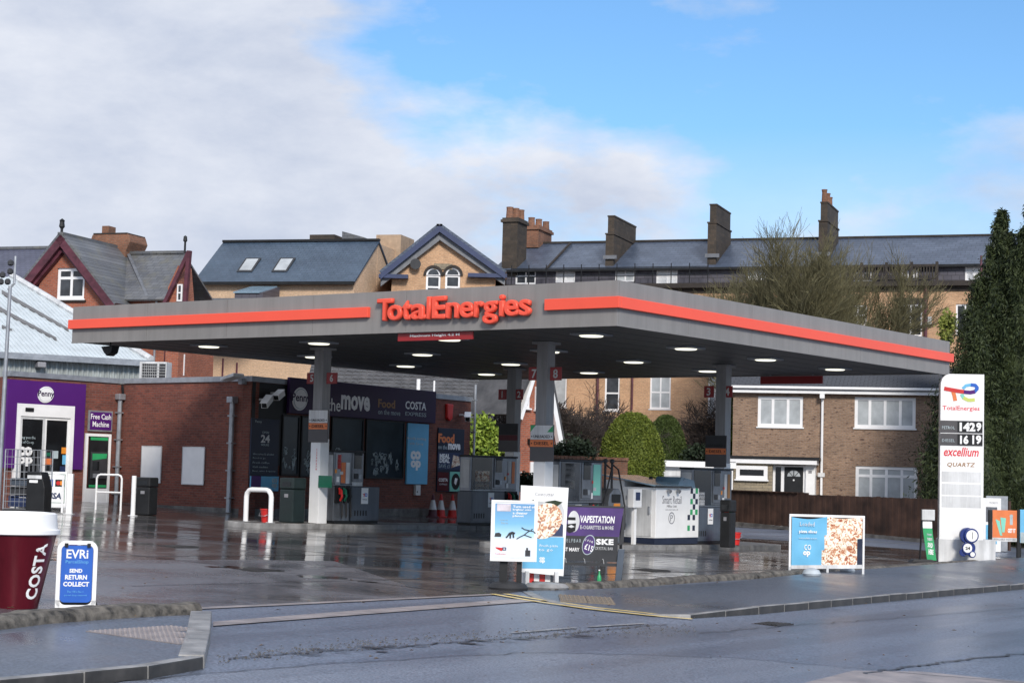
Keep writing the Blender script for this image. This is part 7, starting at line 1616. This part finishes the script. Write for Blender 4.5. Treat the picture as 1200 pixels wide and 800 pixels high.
for j in range(9):
    for i in range(cols):
        p = Vector((-.35 + (i + (.5 if j % 2 else 0)) * w_, ov, zt_ + .12)) + sd_ * (Lr * j / nr)
        o = bpy.data.objects.new('roof_tile', tme3); COL.objects.link(o); o.parent = roof_; o.location = p; o.rotation_euler = (random.uniform(-.006, .006), 0, 0)
# porch and entrance
pr_ = -1.2
r = hf.rect(852, 541, 956, 590, pr_); P('porch_wall', MB().box(r[0], pr_, -1.5, hf.uz(905, 560, pr_)[0], -.001, r[3]), 'stone_clad', s)
a, b = hf.uz(851, 537, pr_ - .2)[0], hf.uz(960, 537, pr_ - .2)[0]; zz0, zz1 = hf.uz(905, 541.5, pr_ - .2)[1], hf.uz(905, 534.5, pr_ - .2)[1]
P('porch_roof', MB().box(a, pr_ - .2, (zz0 + zz1) / 2 + .0, b, -.001, zz1), 'black', s); P('porch_fascia', MB().box(a, pr_ - .17, zz0 - .06, b - .1, -.002, (zz0 + zz1) / 2 - .002), 'pvc', s)
w = window(s, hf.rect(862.5, 545.5, 899.5, 561.5, pr_ - .03), 1, 1, pr_ - .05, .16, 'pvc', 'glass_dark')
r = hf.rect(905.5, 545, 944, 592, pr_ + .25); P('door_screen', MB().box(r[0], pr_ + .3, -1.5, r[2], pr_ + .36, r[3]), 'pvc', s)
q = hf.rect(908.5, 547, 915, 592, pr_ + .25); P('side_light', MB().box(q[0], pr_ + .28, -1.4, q[2], pr_ + .295, q[3]), 'glass_dark', s)
q = hf.rect(919, 547, 941, 592, pr_ + .25); dd = P('front_door', MB().box(q[0], pr_ + .26, -1.4, q[2], pr_ + .297, q[3]), 'black', s, bev=.01)
cx_ = (q[0] + q[2]) / 2; fz = hf.uz(930, 559, pr_ + .25)[1]
for k in range(4): a0, a1 = math.pi * k / 4 + .06, math.pi * (k + 1) / 4 - .06; P('fanlight', MB().prism([(cx_ + .06 * math.cos((a0 + a1) / 2), fz + .04), (cx_ + .28 * math.cos(a0), fz + .02 + .28 * math.sin(a0)), (cx_ + .28 * math.cos((a0 + a1) / 2), fz + .02 + .28 * math.sin((a0 + a1) / 2)), (cx_ + .28 * math.cos(a1), fz + .02 + .28 * math.sin(a1))], pr_ + .252, pr_ + .259), 'glass_net', dd)
P('door_knocker', MB().disc(cx_, fz - .12, .04, pr_ + .25, pr_ + .259, 10), 'white_dirty', dd)
q = hf.rect(944, 545, 955, 592, pr_ + .3); P('white_pier', MB().box(q[0] + .003, pr_ + .2, -1.5, q[2], -.003, q[3]), 'white', s)
P('house_number', MB().box(q[0] + .12, pr_ + .192, q[3] - .34, q[0] + .26, pr_ + .199, q[3] - .22), 'grey_text', s)
u, z = hp(961.5, 557, -.2); P('junction_box', MB().box(u - .12, -.2, z - .05, u + .18, -.161, z + .12), 'white_dirty', s)
# garage
gf2 = FRpx(775, 77, 856, 78.6)
s = T('garage', 'white rendered flat roofed garage with panelled door left of the buff house', 'garage', gf2); r = gf2.rect(774.5, 543, 857, 600)
P('wall', shell(r[0], r[2], -1.5, r[3], 5, [gf2.rect(778, 550, 846, 600)]), 'white', s); P('roof', MB().box(r[0] - .1, -.15, r[3] + .003, r[2] + .1, 5, r[3] + .12), 'char', s); P('fascia_board', MB().box(r[0] - .1, -.19, r[3] - .16, r[2] + .1, -.151, r[3] + .09), 'white', s)
q = gf2.rect(778, 550, 846, 600); n = 6
for k in range(n): P('door_panel', MB().box(q[0], .08, q[1] + (q[3] - q[1]) * k / n + .012, q[2], .11, q[1] + (q[3] - q[1]) * (k + 1) / n), 'white_dirty', s)
P('side_pier', MB().box(gf2.uz(849, 560)[0], -.08, -1.5, r[2] + .02, -.001, r[3] - .17), 'pvc', s)

# ---- brown fence
fa = G(855, 614.5); fb3 = G(1180, 645); ff = Fr(fa.x, fa.y, math.atan2(fb3.y - fa.y, fb3.x - fa.x), fa.z); Lf = (Vector(fb3[:2]) - Vector(fa[:2])).length
s = T('board_fence', 'dark brown close board timber fence in front of the buff house', 'fence', ff)
def ftop(u): 
    # top follows the photograph: level panels stepping down slightly
    return None
zA = ff.uz(858, 575)[1]; zB = ff.uz(1098, 583.5)[1]; uB = ff.uz(1098, 600)[0]
zgf = lambda u: gz(ff.w(u, 0).x, ff.w(u, 0).y) - ff.o.z
topz = lambda u: zA + (zB - zA) * u / uB + (.03 if u < ff.uz(945, 600)[0] else -.03)
n = int(Lf / .15); nb = 0; bset = MB()
for k in range(n):
    u = k * Lf / n; j = random.uniform(-.008, .008)
    m = MB().box(u + .003, -.012 + (.014 if k % 2 else 0), zgf(u) + .14, u + Lf / n + (.012 if k % 2 == 0 else -.003), .008 + (.014 if k % 2 else 0), topz(u) + j)
    P('fence_board', m, 'fence', s)
P('gravel_board', MB().slab([(0, -.02, zgf(0) - .1), (Lf, -.02, zgf(Lf) - .1), (Lf, -.02, zgf(Lf) + .14), (0, -.02, zgf(0) + .14)], -.05), 'kerb_dark', s)
for k in range(8): u = Lf * k / 7; P('fence_post', MB().box(u - .05, .03, zgf(u), u + .05, .13, topz(u) + .02), 'fence', s)
cap = MB()
P('capping_rail', MB().slab([(0, -.03, topz(0) - .02), (uB * .36, -.03, topz(uB * .36) - .02), (uB * .36, -.03, topz(uB * .36) + .015), (0, -.03, topz(0) + .015)], -.06), 'fence', s)

# ================================================================ TREES AND SHRUBS
def leaves(name, parent, fr, pts, size, mat, n_per=1, flat=.5, droop=0, seed=1, kind='stuff'):
    rng = np.random.default_rng(seed); P0 = np.asarray(pts, float); n = len(P0)
    d = rng.normal(size=(n, 3)); d[:, 2] -= droop; d /= np.linalg.norm(d, axis=1)[:, None]
    e = rng.normal(size=(n, 3)); e -= d * (e * d).sum(1)[:, None]; e /= np.linalg.norm(e, axis=1)[:, None]
    s = size * rng.uniform(.6, 1.4, n)[:, None]; wd = s * flat
    V = np.stack([P0 - e * wd * .3, P0 + d * s * .5 - e * wd * .5, P0 + d * s, P0 + d * s * .5 + e * wd * .5], 1).reshape(-1, 3)
    me = bpy.data.meshes.new(name); me.vertices.add(4 * n); me.vertices.foreach_set('co', V.ravel()); me.loops.add(4 * n); me.loops.foreach_set('vertex_index', np.arange(4 * n)); me.polygons.add(n)
    me.polygons.foreach_set('loop_start', np.arange(0, 4 * n, 4)); me.polygons.foreach_set('loop_total', np.full(n, 4)); me.update(calc_edges=True); me.materials.append(M[mat])
    o = link(name, me, parent, fr); return o
def conifer(label, px, top, base_d, rb, seed, n=26000, lean=0):
    g_ = at_y(px, 560, base_d); f = Fr(g_.x, base_d, 0); H = at_y(px, top, base_d).z - f.o.z
    s = T('conifer_tree', label, 'conifer', f, 'dark conifers by the fence'); rng = np.random.default_rng(seed)
    P('trunk', MB().tube([(0, 0, 0), (0, 0, H * .5), (0, 0, H * .95)], .25, 8, .03), 'bark', s)
    # branch tips in clumps so the outline is ragged
    nc = 520; t = rng.uniform(0, 1, nc) ** .75; z = H * (1 - t) ; z = np.clip(z, .1, H); tt = 1 - z / H
    rad = rb * (tt ** 1.0) * rng.uniform(.45, 1.08, nc) * (1 - .35 * np.clip((tt - .8) / .2, 0, 1)); th = rng.uniform(0, 2 * np.pi, nc)
    C_ = np.stack([rad * np.cos(th), rad * np.sin(th), z], 1); cs = .10 + .48 * tt ** .7
    k = n // nc; pts = np.repeat(C_, k, 0) + rng.normal(size=(nc * k, 3)) * np.repeat(np.stack([cs * .45, cs * .45, cs * .8], 1), k, 0)
    m = (pts[:, 2] < H) & (pts[:, 2] > 0.05); pts = pts[m]
    leaves('crown', s, None, pts, .17, 'leaf_conifer', flat=.24, droop=1.3, seed=seed)
    P('crown_core', MB().lathe([(rb * .62, .3), (rb * .56, H * .25), (rb * .30, H * .55), (rb * .08, H * .82), (.02, H * .9)], 14), 'leaf_conifer', s)
    return s
conifer('tall dark conifer with a thin pointed top right of the canopy', 1172, 246, 71, 4.0, 5, 110000)
conifer('dark conifer cut off by the right picture edge', 1206, 236, 70, 4.3, 6, 95000)
conifer('shorter dark conifer low behind the price pylon', 1142, 372, 68.5, 2.3, 7, 36000)
conifer('bushy dark conifer at the lower left side of the price pylon', 1108, 478, 69, 1.1, 8, 9000)
conifer('tall conifer just beyond the right picture edge', 1258, 262, 71, 3.6, 9, 40000)
# clipped evergreens
def topiary(label, px, top, bot, wpx, d, mat, seed):
    g_ = at_y(px, bot, d); f = Fr(g_.x, d, 0, at_y(px, bot, d).z - .8); H = at_y(px, top, d).z - f.o.z; r_ = wpx / 2 * d / FPX
    s = T('clipped_shrub', label, 'shrub', f, 'rounded clipped evergreens'); rng = np.random.default_rng(seed); n = 34000
    u = rng.uniform(0, 1, n); th = rng.uniform(0, 2 * np.pi, n); z = u * H; 
    prof = np.where(z < H * .42, 1 - .08 * (1 - z / (H * .42)), np.sqrt(np.clip(1 - ((z - H * .42) / (H * .585)) ** 2, 0, 1)) ** .95)
    rr_ = r_ * prof * (1 + .05 * np.sin(th * 5 + z * 2) * np.sin(z * 3)) * rng.uniform(.93, 1.03, n)
    pts = np.stack([rr_ * np.cos(th), rr_ * np.sin(th), z], 1)
    leaves('foliage', s, None, pts, .075, mat, flat=.5, seed=seed, droop=-.3)
    P('stem', MB().cyl((0, 0, 0), (0, 0, H * .5), .15, n=8), 'bark', s)
    P('inner_foliage', MB().lathe([(r_ * .86, .0), (r_ * .92, H * .5), (r_ * .8, H * .72), (r_ * .5, H * .9), (.05, H * .95)], 20), mat, s)
topiary('large rounded clipped evergreen with reddish brown top behind the retail cabinet', 740, 484, 570, 74, 69, 'leaf_topiary', 11)
topiary('darker rounded clipped evergreen partly hidden behind the larger one', 780, 487, 548, 46, 84, 'leaf_topiary2', 12)
# loose shrubs
def shrub(label, px, py, wpx, hpx, d, mat, n, size, seed, cat='shrub', name='shrub', zmin=None):
    g_ = at_y(px, py, d); f = Fr(g_.x, d, 0); cz_ = g_.z - f.o.z; rng = np.random.default_rng(seed); rx, rz__ = wpx / 2 * d / FPX, hpx / 2 * d / FPX
    s = T(name, label, cat, f); nc = 60; q = rng.normal(size=(nc, 3)); q /= np.linalg.norm(q, axis=1)[:, None]; q *= rng.uniform(.3, 1, nc)[:, None] ** .5
    C_ = q * [rx, rx * .7, rz__] + [0, 0, cz_]; k = n // nc; pts = np.repeat(C_, k, 0) + rng.normal(size=(nc * k, 3)) * min(rx, rz__) * .22
    leaves('foliage', s, None, pts, size, mat, flat=.6, seed=seed); 
    st = MB()
    for k in range(6): st.tube([(0, 0, 0), tuple(C_[k] * .5 + np.array([0, 0, cz_ * .3])), tuple(C_[k])], .04, 4, .015)
    P('stems', st, 'bark', s, kind='stuff'); return s
shrub('bright lime green shrub between the shop and the tiled roof house', 569, 520, 36, 60, 66, 'leaf_lime', 5000, .16, 21)
shrub('yellow green foliage at the right end of the canopy fascia', 1110, 384, 20, 36, 80, 'leaf_yellow', 1000, .16, 22)
shrub('small dark evergreen bush below the narrow red brick house', 618, 567, 22, 20, 60, 'leaf_dark', 2500, .12, 23)
shrub('ivy and evergreen mass on top of the old garden wall', 672, 533, 50, 30, 62, 'leaf_dark', 6000, .13, 24)
shrub('dark green bush between garage and upper windows right of the clipped evergreens', 812, 535, 60, 24, 84, 'leaf_dark', 4000, .14, 25)
shrub('lime green foliage strip beside the left corner of the buff house', 853, 495, 12, 90, 84, 'leaf_topiary', 2500, .14, 26)
# bare trees: recursive branching
def bare(label, base, top_h, spread, seed, mat='twig', levels=5, r0=.16, trunks=1, kids=4, name='bare_tree', fork=.25, tw=.010, up=.45):
    rng = random.Random(seed); f = base; s = T(name, label, 'tree' if 'tree' in name else 'climber', f); trunk = MB(); crown = MB()
    def grow(p, d, L_, r, lv):
        n = 3; pts = [p]; q = p.copy(); dd = d.copy()
        for i in range(n):
            dd = (dd + Vector((rng.gauss(0, .16), rng.gauss(0, .16), rng.gauss(0, .10) + .05))).normalized(); q = q + dd * L_ / n; pts.append(q.copy())
        (trunk if lv <= 1 else crown).tube(pts, r, 6 if lv <= 1 else 3, max(tw * .7, r * .6))
        if lv >= levels: return
        for k in range(kids + (1 if lv > 1 else 0)):
            t = .35 + .65 * (k + rng.random()) / (kids + 1); i = min(n - 1, int(t * n)); b = pts[i].lerp(pts[i + 1], t * n - i)
            nd = (dd + Vector((rng.gauss(0, spread), rng.gauss(0, spread), rng.gauss(0, spread * .6) + up * .3))).normalized(); grow(b, nd, L_ * rng.uniform(.5, .78), max(tw, r * .52), lv + 1)
    for k in range(trunks):
        a = rng.uniform(0, 6.28); grow(Vector((rng.uniform(-.3, .3) * trunks * .3, rng.uniform(-.3, .3), 0)), Vector((math.cos(a) * fork, math.sin(a) * fork, 1)).normalized(), top_h * rng.uniform(.42, .5), r0, 0)
    P('trunk', trunk, 'bark', s); P('branches', crown, mat, s, kind='stuff'); return s
gb = at_y(918, 560, 86); bare('bare spreading tree with dense mossy twigs in front of the slate roof', Fr(gb.x, 86, 0), 13.5, .38, 31, 'twig', 5, .2, 3, 6, tw=.010, fork=.24)
gb = at_y(1046, 560, 84); bare('slender bare tree against the tan brick wall left of the conifers', Fr(gb.x, 84, 0), 8.6, .40, 33, 'twig_dark', 4, .09, 2, 3, tw=.014, fork=.16)
for k, (px, d, hh, sd2, lb) in enumerate(((664, 71, 6.2, 41, 'tangled bare climber above the garden wall right of the narrow brick house'), (694, 74, 5.6, 42, 'dark bare bush left of the large clipped evergreen'), (800, 90, 5.6, 43, 'bare hedge tangle between the clipped evergreens and the column marked 3 and 4'), (745, 82, 5.4, 44, 'bare twiggy hedge just above the large clipped evergreen'), (828, 88, 6.2, 45, 'bare bush directly behind the column marked 3 and 4'))):
    gb = at_y(px, 560, d); bare(lb, Fr(gb.x, d, 0), hh, .75, sd2, 'twig_dark', 5, .07, 3, 4, name='bare_shrub', tw=.011, fork=.6, up=.1)
